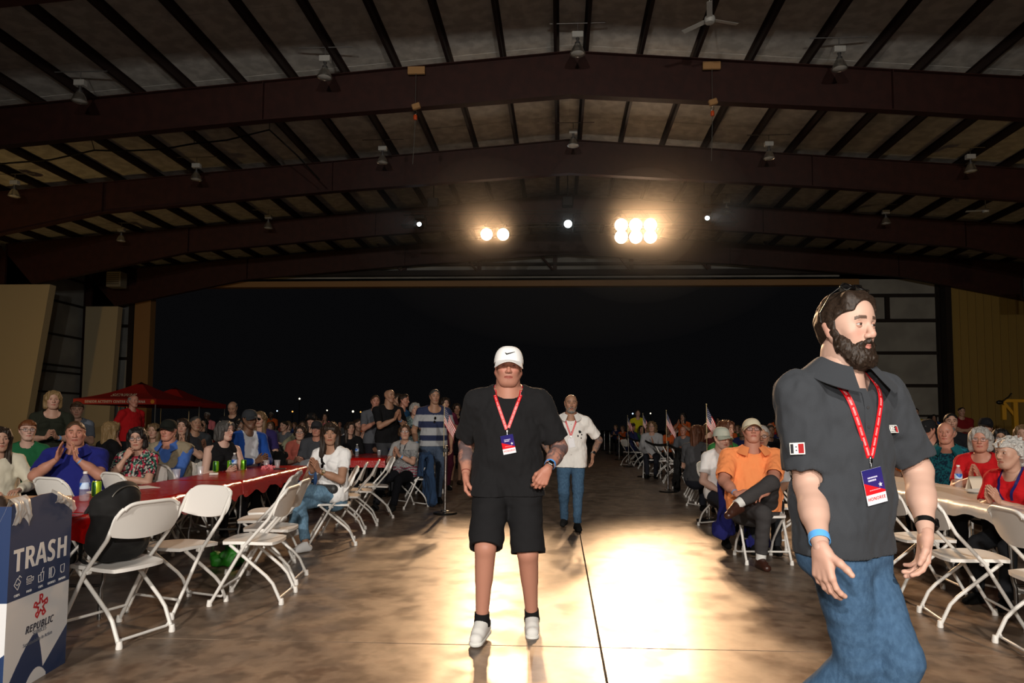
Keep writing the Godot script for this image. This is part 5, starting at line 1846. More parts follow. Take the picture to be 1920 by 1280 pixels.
func floor_things() -> void:
	chair0 = make_chair()
	trash_box()
	var redm := mat(Color(0.66, 0.045, 0.030), 0.24)
	redm.normal_enabled = true
	redm.normal_texture = noise_tex(noise_of(0.03, 4, 13), [], [], 512, true, 5.0)
	redm.normal_scale = 0.35
	tri(redm, Vector3(2.2, 2.2, 0.7))
	var whitem := mat(Color(0.80, 0.77, 0.74), 0.42)
	whitem.normal_enabled = true
	whitem.normal_texture = redm.normal_texture
	whitem.normal_scale = 0.22
	tri(whitem, Vector3(1.6, 1.6, 0.8))
	var grey := mat(Color(0.55, 0.55, 0.54), 0.6)
	# left row of tables, near to far; a hair of turn away from the aisle
	var d := Vector3(-0.095, 0, -1.0).normalized()
	var s0 := Vector3(-3.07, 0, -1.75)
	var names := ["nearest table of the left row, behind the trash box", "middle table of the left row, behind the empty chairs", "far table of the left row, with green cans on it"]
	for k in 3:
		var a := s0 + d * (2.47 * k)
		var b := a + d * 2.44
		table(a, b, 0.76, grey, "%s, under red plastic" % names[k], "red-covered tables of the near left row")
		cloth(a, b, 0.76, 0.14, redm, "red plastic cloth on the %s" % names[k], "red plastic tablecloths of the near left row", 0.05, k * 3.7, 2 if k == 0 else (1 if k == 2 else 0))
	# right row
	s0 = Vector3(3.36, 0, -2.2)
	d = Vector3(0.02, 0, -1.0).normalized()
	names = ["nearest table of the right row", "middle table of the right row", "far table of the right row"]
	for k in 3:
		var a := s0 + d * (2.47 * k)
		var b := a + d * 2.44
		table(a, b, 0.76, grey, "folding banquet table under white plastic, %s" % names[k], "white-covered tables of the right row")
		cloth(a, b, 0.76, 0.10, whitem, "creased white plastic cloth on the %s" % names[k], "white plastic tablecloths of the right row", 0.03, k * 2.9, 0 if k < 2 else 1)
	# second left tables
	var a2 := Vector3(-3.95, 0, -11.6)
	var b2 := Vector3(-2.75, 0, -12.6)
	table(Vector3(-3.3, 0, -11.3), Vector3(-3.35, 0, -13.0), 0.76, grey, "second folding table under red plastic, behind the clapping woman in white", "far tables at the left")
	cloth(Vector3(-3.3, 0, -11.3), Vector3(-3.35, 0, -13.0), 0.76, 0.16, redm, "red plastic cloth on the second table, behind the clapping woman in white", "", 0.06, 8.0)
	table(Vector3(-6.0, 0, -11.4), Vector3(-4.0, 0, -11.3), 0.76, mat(Color(0.62, 0.62, 0.62), 0.5), "bare grey folding table before the seated couple with glasses", "far tables at the left")
	table(Vector3(-5.7, 0, -6.6), Vector3(-7.6, 0, -6.7), 0.76, mat(Color(0.62, 0.62, 0.62), 0.5), "bare pale folding table at the left edge, beside the red-haired boy", "far tables at the left")
	table(Vector3(-4.6, 0, -8.9), Vector3(-4.9, 0, -10.4), 0.70, mat(Color(0.62, 0.62, 0.62), 0.5), "bare pale folding table behind the woman in the sleeveless black top", "far tables at the left")
	# things on the left tables
	var y := 0.748
	bottle(Vector3(-3.43, y, -4.82), "water bottle standing nearest on the red table by the trash box")
	bottle(Vector3(-3.86, y, -7.98), "water bottle among the green cans on the red table")
	bottle(Vector3(-6.15, 0.74, -6.55), "water bottle on the bare table at the left edge")
	bottle(Vector3(-4.72, 0.74, -9.4), "water bottle behind the woman in the sleeveless black top")
	bottle(Vector3(-4.62, 0.74, -9.0), "water bottle beside the man in the tan vest")
	bottle(Vector3(-3.5, y, -11.7), "water bottle on the second red table")
	bottle(Vector3(3.72, y, -6.6), "water bottle on the white table beside the paper card")
	can(Vector3(-3.55, y, -5.12), "green drink can beside the plate, near the trash box")
	can(Vector3(-4.03, y, -7.88), "leftmost green can of the three at the far end of the red table")
	can(Vector3(-3.95, y, -8.06), "middle green can, beside the water bottle at the far end of the red table")
	can(Vector3(-3.86, y, -8.22), "rightmost green can of the three at the far end of the red table")
	cup(Vector3(-3.88, y, -6.79), "nearer clear plastic cup on the middle of the red table")
	cup(Vector3(-3.88, y, -7.25), "farther clear plastic cup on the middle of the red table")
	cup(Vector3(-3.72, y, -8.55), "clear plastic cup by the pink tissue, left one")
	cup(Vector3(-3.60, y, -8.60), "clear plastic cup by the pink tissue, right one")
	var pl := Geo.new()
	pl.lathe([Vector2(0, 0.006), Vector2(0.085, 0.004), Vector2(0.125, 0.022), Vector2(0.130, 0.023), Vector2(0.128, 0.017), Vector2(0.088, 0.0), Vector2(0, 0.0)], 24)
	tag(part("paper_plate", pl, white_paint, null, Transform3D(Basis(), Vector3(-3.60, y, -5.30))), "white foam plate on the red table by the nearest bottle", "plate")
	var plr: MeshInstance3D = part("paper_plate", pl, white_paint, null, Transform3D(Basis(Vector3.BACK, 0.06), Vector3(3.66, y, -6.15)))
	tag(plr, "white foam plate with scraps on the white table", "plate")
	var cd := Geo.new()
	cd.box(Vector3.ZERO, Vector3(0.20, 0.002, 0.28), Basis(), 0.0)
	tag(part("paper_card", cd, mat(Color(0.85, 0.83, 0.82), 0.6), null, Transform3D(Basis(Vector3.UP, 0.9), Vector3(-3.66, y + 0.002, -5.87))), "white printed paper lying flat on the red table", "paper")
	var cu := Geo.new()
	cu.sheet(4, 6, func(u, v): return Vector3((u - 0.5) * 0.12, absf(0.5 - absf(v - 0.5)) * 0.24, (v - 0.5) * 0.10), 0.002)
	tag(part("paper_card", cu, mat(Color(0.86, 0.80, 0.72), 0.6), null, Transform3D(Basis(Vector3.UP, 0.1), Vector3(3.78, y, -6.45))), "folded cream table card standing beside the bottle on the white table", "card")
	var sm := Geo.new()
	sm.box(Vector3(0, 0.012, 0), Vector3(0.09, 0.022, 0.05), Basis(), 0.004)
	tag(part("sauce_tub", sm, mat(Color(0.82, 0.80, 0.76), 0.4), null, Transform3D(Basis(Vector3.UP, 0.4), Vector3(-3.78, y, -7.35))), "small pale tub beside the farther cup on the red table", "tub")
	var ph := Geo.new()
	ph.box(Vector3(0, 0.006, 0), Vector3(0.15, 0.011, 0.08), Basis(), 0.004)
	tag(part("wallet", ph, mat(Color(0.35, 0.03, 0.04), 0.5), null, Transform3D(Basis(Vector3.UP, 0.2), Vector3(3.55, y, -5.75))), "dark red wallet on the white table before the plate", "wallet")
	tag(part("mobile_phone", ph, black_plastic, null, Transform3D(Basis(Vector3.UP, 0.3), Vector3(-3.46, y, -8.35))), "black phone on the red table beside the pink tissue", "phone")
	var ts := Geo.new()
	field(ts, [cone(Vector3(-0.05, 0.02, 0), Vector3(0.05, 0.02, 0), 0.028, 0.03, 0.02), cone(Vector3(0, 0.03, 0.02), Vector3(0.02, 0.045, 0), 0.02, 0.015, 0.02)], 0.007, {"noise": crease, "amp": 0.03, "scale": Vector3(40, 40, 40)})
	tag(part("paper_tissue", ts, mat(Color(0.85, 0.45, 0.47), 0.9), null, Transform3D(Basis(), Vector3(-3.62, y - 0.012, -8.38))), "crumpled pink tissue by the cups on the red table", "tissue")
	var bc := Geo.new()
	bc.lathe([Vector2(0, 0.003), Vector2(0.03, 0.0), Vector2(0.043, 0.115), Vector2(0.045, 0.118), Vector2(0.0425, 0.115), Vector2(0.03, 0.008), Vector2(0, 0.008)], 18)
	tag(part("plastic_cup", bc, mat(Color(0.04, 0.10, 0.42), 0.4), null, Transform3D(Basis(), Vector3(-3.05, y, -12.3))), "dark blue plastic cup on the second red table", "cup")
	cup(Vector3(-3.22, y, -12.1), "clear plastic cup on the second red table beside the blue one")
	var nw := Geo.new()
	nw.sheet(6, 2, func(u, v): return Vector3((u - 0.5) * 0.42, 0.02 * sin(u * PI), (v - 0.5) * 0.2), 0.004)
	tag(part("newspaper", nw, mat(Color(0.55, 0.56, 0.58), 0.9), null, Transform3D(Basis.from_euler(Vector3(0.5, 0.2, 0.35)), Vector3(-4.05, 0.66, -10.66))), "folded grey newspaper on the lap of the woman in the coral top", "newspaper")
	var gb := Geo.new()
	field(gb, [cone(Vector3(-0.10, 0.06, 0), Vector3(0.10, 0.06, 0), 0.075, 0.07, 0.03), cone(Vector3(0, 0.10, 0), Vector3(0.02, 0.16, 0), 0.07, 0.04, 0.03), cone(Vector3(0, -0.5, 0), Vector3(0, 0.002, 0), 0.6, 0.6, 0.01, Vector3.RIGHT, 1.0, 3, true)], 0.010, {"noise": crease, "amp": 0.03, "scale": Vector3(14, 14, 14)})
	tag(part("carrier_bag", gb, mat(Color(0.10, 0.42, 0.05), 0.6), null, Transform3D(Basis(), Vector3(-3.05, 0.0, -6.25))), "crumpled green bag on the floor under the left table", "bag")
	# folding chairs: x, z, the way they face in degrees, label
	var on := "white folding chair"
	chair(-2.74, -4.20, -108.0, on + " with a black backpack on its seat, beside the trash box")
	chair(-2.72, -4.86, -19.0, on + " turned towards the stage, just behind the one with the backpack")
	chair(-2.29, -5.13, -84.0, on + ", nearest of the four standing side-on along the left aisle")
	chair(-2.42, -5.72, -82.0, on + ", second of the four standing side-on along the left aisle")
	chair(-2.70, -6.18, -78.0, on + ", third of the four standing side-on along the left aisle")
	chair(-2.86, -6.72, -76.0, on + ", farthest of the four standing side-on along the left aisle")
	chair(-2.50, -7.48, -70.0, on + " on which the clapping woman in white sits")
	chair(-2.62, -8.28, -76.0, on + ", empty, just behind the clapping woman in white")
	chair(-2.64, -8.92, -76.0, on + ", empty, second behind the clapping woman in white")
	chair(-2.62, -9.62, -70.0, on + ", empty, third behind the clapping woman in white")
	chair(-2.40, -10.85, -40.0, on + " on which the woman in the grey printed shirt sits")
	chair(-2.55, -12.50, -80.0, on + " nearest of the three empty ones behind the blue denim jacket")
	chair(-2.50, -13.15, -80.0, on + " middle of the three empty ones behind the blue denim jacket")
	chair(-2.45, -13.80, -80.0, on + " farthest of the three empty ones behind the blue denim jacket")
	chair(-3.92, -4.55, 95.0, on + " across the red table, just behind the trash box")
	chair(-4.30, -5.95, 160.0, on + " across the red table before the man in the royal blue shirt")
	chair(-4.12, -6.55, 150.0, on + " across the red table before the patterned blouse, nearer one")
	chair(-4.52, -7.30, 165.0, on + " across the red table before the patterned blouse, farther one")
	chair(-4.32, -7.75, 140.0, on + " across the red table before the tan vest, left one")
	chair(-4.36, -8.20, 120.0, on + " across the red table before the tan vest, right one")
	chair(-4.75, -10.7, 150.0, on + " with dark coats on it before the coral shirt")
	chair(2.86, -5.62, 86.0, on + " at the right table, farthest of the near four")
	chair(2.78, -4.86, 82.0, on + " at the right table beside the bearded man's watch")
	chair(2.90, -4.20, 84.0, on + " at the right table, second from the right edge")
	chair(2.95, -3.58, 86.0, on + " at the right table, cut by the right edge")
	chair(3.98, -5.85, -172.0, on + " across the white table before the white-haired woman")
	chair(3.98, -4.9, -100.0, on + " across the white table, its seat showing below the cloth")
	chair(3.95, -4.1, -100.0, on + " across the white table, near the right edge")
	chair(1.98, -6.92, 2.0, on + " on which the man in the orange polo sits")
	chair(2.55, -7.6, 70.0, on + " behind the man in the orange polo, at the white table")
	var z := -10.7
	for k in 5:
		chair(2.50 + 0.02 * k, z - 0.55 * k, 84.0, on + ", %s of the five empty ones packed along the right aisle" % ["nearest", "second", "middle", "fourth", "farthest"][k])
	z = -14.6
	for k in 9:
		chair(2.62, z - 1.25 * k, 84.0, on + ", %s in the dim row along the right aisle" % ["nearest", "second", "third", "fourth", "fifth", "sixth", "seventh", "eighth", "farthest"][k])
	backpack(Vector3(-2.78, 0.452, -4.22), deg_to_rad(72.0))
	# brown bag behind the trash box
	var bb := thing("canvas_bag", "dark brown canvas bag with black trim on the red table, behind the trash box", "bag", Vector3(-3.20, 0.748, -3.55), 0.3)
	var bg := Geo.new()
	field(bg, [cone(Vector3(-0.2, 0.08, 0), Vector3(0.16, 0.09, 0), 0.10, 0.085, 0.05), cone(Vector3(-0.15, 0.15, 0), Vector3(0.05, 0.14, 0.01), 0.09, 0.06, 0.05), cone(Vector3(0, -0.5, 0), Vector3(0, 0.004, 0), 0.6, 0.6, 0.01, Vector3.RIGHT, 1.0, 3, true)], 0.010, {"noise": crease, "amp": 0.03, "scale": Vector3(11, 11, 11)})
	part("bag_body", bg, mat(Color(0.16, 0.095, 0.05), 0.75), bb)
	var bt := Geo.new()
	bt.tube([Vector3(-0.26, 0.20, 0.07), Vector3(-0.1, 0.225, 0.085), Vector3(0.05, 0.19, 0.085), Vector3(0.16, 0.12, 0.09)], 0.006, 6)
	part("piping", bt, black_plastic, bb)
	# garments on chairs
	jacket("denim_jacket", "blue denim jacket hung over the chair back beside the woman in grey", Vector3(-2.13, 0.0, -10.75), deg_to_rad(-60.0), Color(0.10, 0.20, 0.32), 0.42, 0.86, 0.0)
	jacket("blue_jacket", "royal blue jacket hanging behind the man in the orange polo", Vector3(1.90, 0.0, -7.18), deg_to_rad(8.0), Color(0.03, 0.05, 0.34), 0.52, 0.86, 1.0)
	jacket("dark_coat", "black coat hung over an empty chair beside the first far rope post", Vector3(2.30, 0.0, -13.15), deg_to_rad(80.0), Color(0.015, 0.015, 0.017), 0.5, 0.88, 2.0, "coat")
	jacket("dark_coat", "black coats heaped on the chair before the coral shirt", Vector3(-4.45, 0.0, -10.3), deg_to_rad(170.0), Color(0.016, 0.016, 0.018), 0.9, 0.88, 3.0, "coat")
	# rope posts
	var ps := [Vector3(2.07, 0, -9.65), Vector3(2.14, 0, -13.71), Vector3(2.15, 0, -17.62), Vector3(2.16, 0, -21.69), Vector3(2.23, 0, -25.9), Vector3(2.25, 0, -30.98), Vector3(2.27, 0, -35.0), Vector3(2.3, 0, -39.5)]
	var nm := ["nearest", "second", "third", "fourth", "fifth", "sixth", "seventh", "farthest"]
	for k in ps.size():
		stanchion(ps[k], "chrome rope post, %s along the right side of the aisle%s" % [nm[k], ", with a small striped flag" if k < 4 else ""], k < 4, ps[k + 1] if k < ps.size() - 1 and k > 0 else (ps[1] if k == 0 else null))
	stanchion(Vector3(-1.68, 0, -10.06), "chrome rope post with a small striped flag, left of the man in the white cap", true)
	# tents and the yellow hoist frame
	tent(Vector3(-16.15, 0, -25.6), "red canopy tent with lettered valance at the far left")
	tent(Vector3(-17.0, 0, -29.4), "second red canopy tent, mostly hidden behind the lettered one")
	var yl := mat(Color(0.66, 0.50, 0.05), 0.5)
	var yo := thing("hoist_frame", "yellow steel hoist frame standing before the ribbed partition at the right", "hoist", Vector3(16.75, 0, -26.0))
	var yg := Geo.new()
	yg.box(Vector3(0, 1.12, 0), Vector3(0.16, 2.24, 0.16), Basis(), 0.01)
	part("post", yg, yl, yo)
	yg = Geo.new()
	yg.box(Vector3(0.35, 2.28, 0), Vector3(1.5, 0.12, 0.14), Basis(), 0.01)
	part("beam", yg, yl, yo)
	yg = Geo.new()
	yg.box(Vector3(0.9, 1.12, 0), Vector3(0.12, 2.24, 0.12), Basis(), 0.01)
	part("post", yg, yl, yo)
	yg = Geo.new()
	yg.bar(Vector3(0, 1.7, 0), Vector3(-0.42, 2.25, 0), 0.1, 0.1, Vector3.BACK)
	yg.box(Vector3(-0.40, 1.85, 0), Vector3(0.16, 0.55, 0.12), Basis(), 0.01)
	part("brace", yg, yl, yo)
	yg = Geo.new()
	yg.ball(Vector3(-0.55, 2.22, 0.05), Vector3(0.13, 0.08, 0.08))
	yg.tube([Vector3(-0.45, 2.26, 0.05), Vector3(-0.22, 2.42, 0.05), Vector3(-0.12, 2.56, 0.05)], 0.03, 7)
	part("work_lamp", yg, black_plastic, yo)
	# work lamps on tripods at both sides of the hall
	for q in [[-21.5, -19.0, 13.0, "left"], [19.5, -17.0, 8.0, "right"]]:
		var o := thing("work_lamp", "tripod work lamp lighting the %s side of the hangar" % q[3], "lamp", Vector3(q[0], 0, q[1]))
		for k in 3:
			var g := Geo.new()
			var an := TAU * k / 3.0
			g.tube([Vector3(0, 0.9, 0), Vector3(sin(an) * 0.5, 0.0, cos(an) * 0.5)], 0.014, 6)
			part("leg", g, black_plastic, o)
		var g := Geo.new()
		g.tube([Vector3(0, 0.8, 0), Vector3(0, 2.25, 0)], 0.016, 6)
		part("pole", g, black_plastic, o)
		g = Geo.new()
		g.box(Vector3(0, 2.35, 0), Vector3(0.34, 0.26, 0.12), Basis(), 0.02)
		part("head", g, yl, o)
		g = Geo.new()
		g.box(Vector3(0, 2.35, -0.065), Vector3(0.28, 0.20, 0.01))
		part("lens", g, glow(Color(1.0, 0.82, 0.5), 6.0), o)
		var l := SpotLight3D.new()
		l.name = "lamp"
		o.add_child(l, true)
		l.position = Vector3(0, 2.36, -0.10)
		l.rotation_degrees = Vector3(24.0, 0, 0)
		l.light_color = Color(1.0, 0.80, 0.48)
		l.light_energy = q[2]
		l.spot_range = 60.0
		l.spot_attenuation = 2.0
		l.spot_angle = 70.0
		l.spot_angle_attenuation = 0.8
		l.light_size = 0.15
		l.shadow_enabled = true
	# lamps far out on the airfield
	var lp := [[-19.0, 2.4, -62.0, 0.10], [-21.5, 2.6, -75.0, 0.10], [-24.0, 2.5, -90.0, 0.14], [-31.0, 4.2, -80.0, 0.11], [-29.5, 3.0, -100.0, 0.10], [-27.0, 3.2, -110.0, 0.10], [-24.3, 3.1, -105.0, 0.22], [-35.0, 2.8, -88.0, 0.1], [-40.0, 3.0, -95.0, 0.1], [-38.0, 3.4, -110.0, 0.12], [-46.0, 3.2, -100.0, 0.1], [9.0, 2.7, -85.0, 0.1], [12.5, 2.9, -95.0, 0.1]]
	for k in lp.size():
		var q: Array = lp[k]
		var o := thing("lamp_post", "tiny far-off lamp glowing in the dark beyond the hangar door", "lamp", Vector3(q[0], 0, q[2]), 0.0, "distant lamps beyond the hangar door")
		var g := Geo.new()
		g.tube([Vector3(0, -0.05, 0), Vector3(0, q[1] - q[3], 0)], 0.05, 6)
		part("pole", g, black_plastic, o)
		g = Geo.new()
		g.ball(Vector3(0, q[1], 0), Vector3.ONE * q[3], 10, 8)
		part("lamp_globe", g, glow([Color(1, 0.95, 0.85), Color(1, 0.7, 0.35), Color(0.8, 0.9, 1.0)][k % 3], 1.6), o)
# ---------------------------------------------------------------- putting the figures together
var skin_mat: StandardMaterial3D
var cloths := {}
var hairs := {}

func cloth_mat(c: Color, kind := "cloth") -> StandardMaterial3D:
	var key := [c, kind]
	if cloths.has(key): return cloths[key]
	var m := mat(c, 0.9)
	m.metallic_specular = 0.3
	if kind == "paint":
		m.albedo_color = Color.WHITE
		m.vertex_color_use_as_albedo = true
	if kind == "denim":
		if not cloths.has("denim_tex"):
			cloths["denim_tex"] = noise_tex(noise_of(0.03, 5, 41), [Color(0.82, 0.84, 0.86), Color(1, 1, 1)], [0.3, 0.7], 512)
			cloths["denim_n"] = noise_tex(noise_of(0.25, 2, 42), [], [], 256, true, 3.0)
		m.albedo_texture = cloths["denim_tex"]
		m.normal_enabled = true
		m.normal_texture = cloths["denim_n"]
		m.normal_scale = 0.16
		tri(m, Vector3(3.2, 1.6, 3.2))
	if kind == "knit":
		if not cloths.has("knit_n"): cloths["knit_n"] = noise_tex(noise_of(0.20, 3, 43), [], [], 256, true, 3.0)
		m.normal_enabled = true
		m.normal_texture = cloths["knit_n"]
		m.normal_scale = 0.3
		m.rim_enabled = true
		m.rim = 0.25
		m.rim_tint = 0.6
		tri(m, Vector3.ONE * 6.0)
	if kind == "shine":
		m.roughness = 0.35
		m.metallic_specular = 0.5
	cloths[key] = m
	return m

func hair_mat(c: Color) -> StandardMaterial3D:
	if hairs.has(c): return hairs[c]
	var m := mat(c, 0.55)
	if not hairs.has("tex"):
		hairs["tex"] = noise_tex(noise_of(0.06, 3, 51), [Color(0.55, 0.55, 0.55), Color(1, 1, 1)], [0.3, 0.7], 256)
	m.albedo_texture = hairs["tex"]
	m.metallic_specular = 0.4
	tri(m, Vector3(26, 5, 20))
	hairs[c] = m
	return m

func cap_parts(o: Node3D, t: Transform3D, c: Color, brim_c: Color, mark := false) -> void:
	var m := cloth_mat(c)
	var d := Geo.new()
	d.sheet(32, 10, func(u, v):
		var an: float = u * TAU
		var el: float = v * PI / 2
		var base: float = 0.030 + 0.016 * cos(an)
		var bulge: float = pow(maxf(0.0, cos(el)), 0.66)
		return Vector3(sin(an) * 0.0915 * bulge, base + (0.1395 - base) * pow(sin(el), 0.92), cos(an) * 0.1070 * bulge - 0.004), 0.003)
	var cap := part("cap", d, m, o, t)
	var b := Geo.new()
	b.sheet(20, 6, func(u, v):
		var a: float = (u - 0.5) * 2.30
		var r := Vector3(sin(a) * 0.0915, 0.046 - 0.005 * absf(a), cos(a) * 0.1060 - 0.004)
		var w: float = v * 0.078 * (cos(a * 1.30) * 0.75 + 0.25 if absf(a) < 1.15 else 0.1)
		return r + Vector3(sin(a) * w * 0.35, -w * 0.22 - 5.2 * pow(r.x + sin(a) * w * 0.35, 2.0) * v, w), 0.004)
	part("brim", b, cloth_mat(brim_c), cap)
	var bt := Geo.new()
	bt.ball(Vector3(0, 0.139, -0.006), Vector3(0.008, 0.005, 0.008), 8, 5)
	part("button", bt, m, cap)
	for k in 6:
		var s := Geo.new()
		var ps := []
		for i in 9:
			var el := i / 8.0 * PI / 2
			var an := PI / 6 + k * PI / 3
			var base := 0.030 + 0.016 * cos(an)
			var bulge := pow(maxf(0.0, cos(el)), 0.66)
			ps.append(Vector3(sin(an) * 0.0925 * bulge, base + (0.1405 - base) * pow(sin(el), 0.92), cos(an) * 0.1080 * bulge - 0.004))
		s.tube(ps, 0.0012, 5)
		part("seam", s, m, cap)
	if mark:
		# a curved tick on the front, as the photograph shows it
		var g := Geo.new()
		g.sheet(30, 1, func(u, v):
			var x: float = lerpf(-0.019, 0.024, u)
			var big: float = 1.45
			var lo: float = -0.006 + (0.010 * pow((-0.012 - x) / 0.007, 1.5) if x < -0.012 else 0.0145 * pow((x + 0.012) / 0.036, 1.2))
			var hi: float = (0.0042 - 0.0052 * pow((x + 0.019) / 0.009, 0.8) if x < -0.010 else -0.001 + 0.0097 * (x + 0.010) / 0.034)
			var yy: float = 0.086 + big * lerpf(lo - 0.0006, maxf(hi, lo) + 0.0008, v)
			x *= big
			var el: float = asin(clampf(pow(clampf((yy - 0.046) / 0.0935, 0.0, 1.0), 1.0 / 0.92), 0.0, 1.0))
			var bu: float = pow(maxf(0.0, cos(el)), 0.66)
			return Vector3(x, yy, sqrt(maxf(0.0, 1.0 - pow(x / (0.0915 * bu), 2.0))) * 0.1070 * bu - 0.004 + 0.0028), 0.0012)
		part("curved_mark", g, mat(Color(0.02, 0.02, 0.02), 0.7), cap)

func glasses_parts(o: Node3D, t: Transform3D, dark := false, rim_c := Color(0.05, 0.045, 0.04), called := "glasses") -> void:
	var g := Geo.new()
	var m := mat(rim_c, 0.35)
	for s in [-1.0, 1.0]:
		var ring := []
		for k in 20:
			var a := TAU * k / 20.0
			ring.append(Vector3(s * 0.0325 + 0.0235 * signf(cos(a)) * pow(absf(cos(a)), 0.75), 0.006 + 0.0170 * signf(sin(a)) * pow(absf(sin(a)), 0.75), 0.0985 - absf(cos(a)) * 0.002 - (0.008 if s * cos(a) > 0.5 else 0.0)))
		g.tube(ring, 0.0018, 6, false, true)
		g.tube([Vector3(s * 0.056, 0.012, 0.089), Vector3(s * 0.080, 0.013, 0.060), Vector3(s * 0.084, 0.012, -0.005), Vector3(s * 0.083, -0.008, -0.030)], 0.0018, 6)
	g.tube([Vector3(-0.010, 0.010, 0.0975), Vector3(0, 0.0135, 0.101), Vector3(0.010, 0.010, 0.0975)], 0.0018, 6)
	var fr := part(called, g, m, o, t)
	var lm := mat(Color(0.9, 0.95, 1.0, 0.08), 0.05)
	lm.transparency = BaseMaterial3D.TRANSPARENCY_ALPHA
	if dark: lm = mat(Color(0.03, 0.03, 0.035), 0.12)
	for s in [-1.0, 1.0]:
		var l := Geo.new()
		l.sheet(8, 8, func(u, v):
			var U: float = u * 2 - 1
			var V: float = v * 2 - 1
			return Vector3(s * 0.0325 + 0.0228 * U * sqrt(1 - V * V * 0.35), 0.006 + 0.0164 * V * sqrt(1 - U * U * 0.35), 0.0975 - (0.006 * maxf(0.0, s * U))), 0.0)
		part("lens", l, lm, fr)

func band(o: Node3D, called: String, j: Dictionary, i: int, r: float, w: float, m: Material, back := 0.03) -> Node3D:
	var a: Dictionary = j.arm[i]
	var d: Vector3 = ((a.w as Vector3) - (a.e as Vector3)).normalized()
	var at: Vector3 = (a.w as Vector3) - d * back
	var s := d.cross(Vector3.FORWARD if absf(d.z) < 0.9 else Vector3.UP).normalized()
	var g := Geo.new()
	g.lathe([Vector2(r, -w / 2), Vector2(r + 0.002, -w / 2 + 0.001), Vector2(r + 0.002, w / 2 - 0.001), Vector2(r, w / 2)], 20, at, Basis(s, d, s.cross(d)))
	return part(called, g, m, o)

func watch(o: Node3D, j: Dictionary, i: int, r: float, m: Material, face_c: Color, back := 0.035, out := Vector3.ZERO) -> void:
	var b := band(o, "watch", j, i, r, 0.020, m, back)
	var a: Dictionary = j.arm[i]
	var d: Vector3 = ((a.w as Vector3) - (a.e as Vector3)).normalized()
	var n: Vector3 = -(a.n as Vector3) if out == Vector3.ZERO else out
	n = (n - d * n.dot(d)).normalized()
	var at: Vector3 = (a.w as Vector3) - d * back + n * (r + 0.005)
	var g := Geo.new()
	g.box(at, Vector3(0.034, 0.038, 0.011), Basis(n.cross(d) * -1.0, d, n), 0.004)
	part("watch_case", g, mat(Color(0.03, 0.03, 0.032), 0.3), b)
	g = Geo.new()
	g.box(at + n * 0.0058, Vector3(0.027, 0.030, 0.001), Basis(n.cross(d) * -1.0, d, n), 0.0)
	part("watch_face", g, mat(face_c, 0.15), b)

var badge_tex: ImageTexture
func badge_parts(o: Node3D, at: Vector3, face: Vector3, plain := false) -> void:
	var z := face.normalized()
	var x := Vector3.UP.cross(z).normalized()
	var b := Basis(x, z.cross(x), z)
	var cl := Geo.new()
	cl.tube([at, at + b * Vector3(0, -0.018, 0.004), at + b * Vector3(0, -0.034, 0.004)], 0.0035, 6)
	cl.box(at + b * Vector3(0, -0.012, 0.004), Vector3(0.012, 0.016, 0.006), b, 0.002)
	part("badge_clip", cl, chrome, o)
	var h := 0.118
	var w := 0.080
	var c := at + b * Vector3(0, -0.036 - h / 2, 0.006)
	var g := Geo.new()
	g.box(Vector3.ZERO, Vector3(w, h, 0.002), Basis(), 0.0005)
	if badge_tex == null:
		badge_tex = picture(80, 118, func(u, v):
			if v > 0.715: return Color(0.75, 0.75, 0.80) if v > 0.90 and v < 0.915 and absf(u - 0.5) < 0.26 else Color(0.90, 0.90, 0.92)
			# small print too fine to read: white strokes
			if u > 0.24 and u < 0.74 and ((v > 0.22 and v < 0.265) or (v > 0.30 and v < 0.345 and u < 0.64)) and sin(u * 150.0 + v * 9.0) > -0.55: return Color(0.88, 0.88, 0.94)
			if u > 0.22 and u < 0.78 and v > 0.585 and v < 0.61 and sin(u * 190.0) > -0.4: return Color(0.92, 0.75, 0.78)
			return Color(0.14, 0.13, 0.40).lerp(Color(0.26, 0.16, 0.45), v) if v < 0.36 + 0.30 * u else Color(0.80, 0.10, 0.13))
	var t := Transform3D(b * Basis(Vector3.BACK, 0.20), c + b * Vector3(0.008, 0, 0))
	var card := part("badge", g, mat(Color(0.88, 0.88, 0.90), 0.4), o, t)
	if plain: return
	var f := Geo.new()
	var k := f.v.size()
	for p in [Vector2(-1, -1), Vector2(1, -1), Vector2(1, 1), Vector2(-1, 1)]:
		f.vert(Vector3(p.x * w / 2, p.y * h / 2, 0.0013), Vector3.BACK, Vector2(p.x * 0.5 + 0.5, 0.5 - p.y * 0.5))
	f.quad(k, k + 1, k + 2, k + 3)
	var fm := mat(Color.WHITE, 0.75)
	fm.metallic_specular = 0.2
	fm.albedo_texture = badge_tex
	part("printed_face", f, fm, card)
	var white := mat(Color(0.9, 0.9, 0.92), 0.5)
	lettering("badge_words", "HONOREE", 0.0152, mat(Color(0.75, 0.06, 0.10), 0.5), card, Transform3D(Basis(), Vector3(0, -0.040, 0.0014)), true)
	var stt := Geo.new()
	for i in 5:
		var an := PI / 2 + TAU * i / 5
		stt.out_face([Vector3(0.024, 0.002, 0.002), Vector3(0.024, 0.002, 0.002) + 0.009 * Vector3(cos(an), sin(an), 0), Vector3(0.024, 0.002, 0.002) + 0.0036 * Vector3(cos(an + PI / 5), sin(an + PI / 5), 0)], Vector3.ZERO)
		stt.out_face([Vector3(0.024, 0.002, 0.002), Vector3(0.024, 0.002, 0.002) + 0.009 * Vector3(cos(an), sin(an), 0), Vector3(0.024, 0.002, 0.002) + 0.0036 * Vector3(cos(an - PI / 5), sin(an - PI / 5), 0)], Vector3.ZERO)
	part("badge_star", stt, white, card)

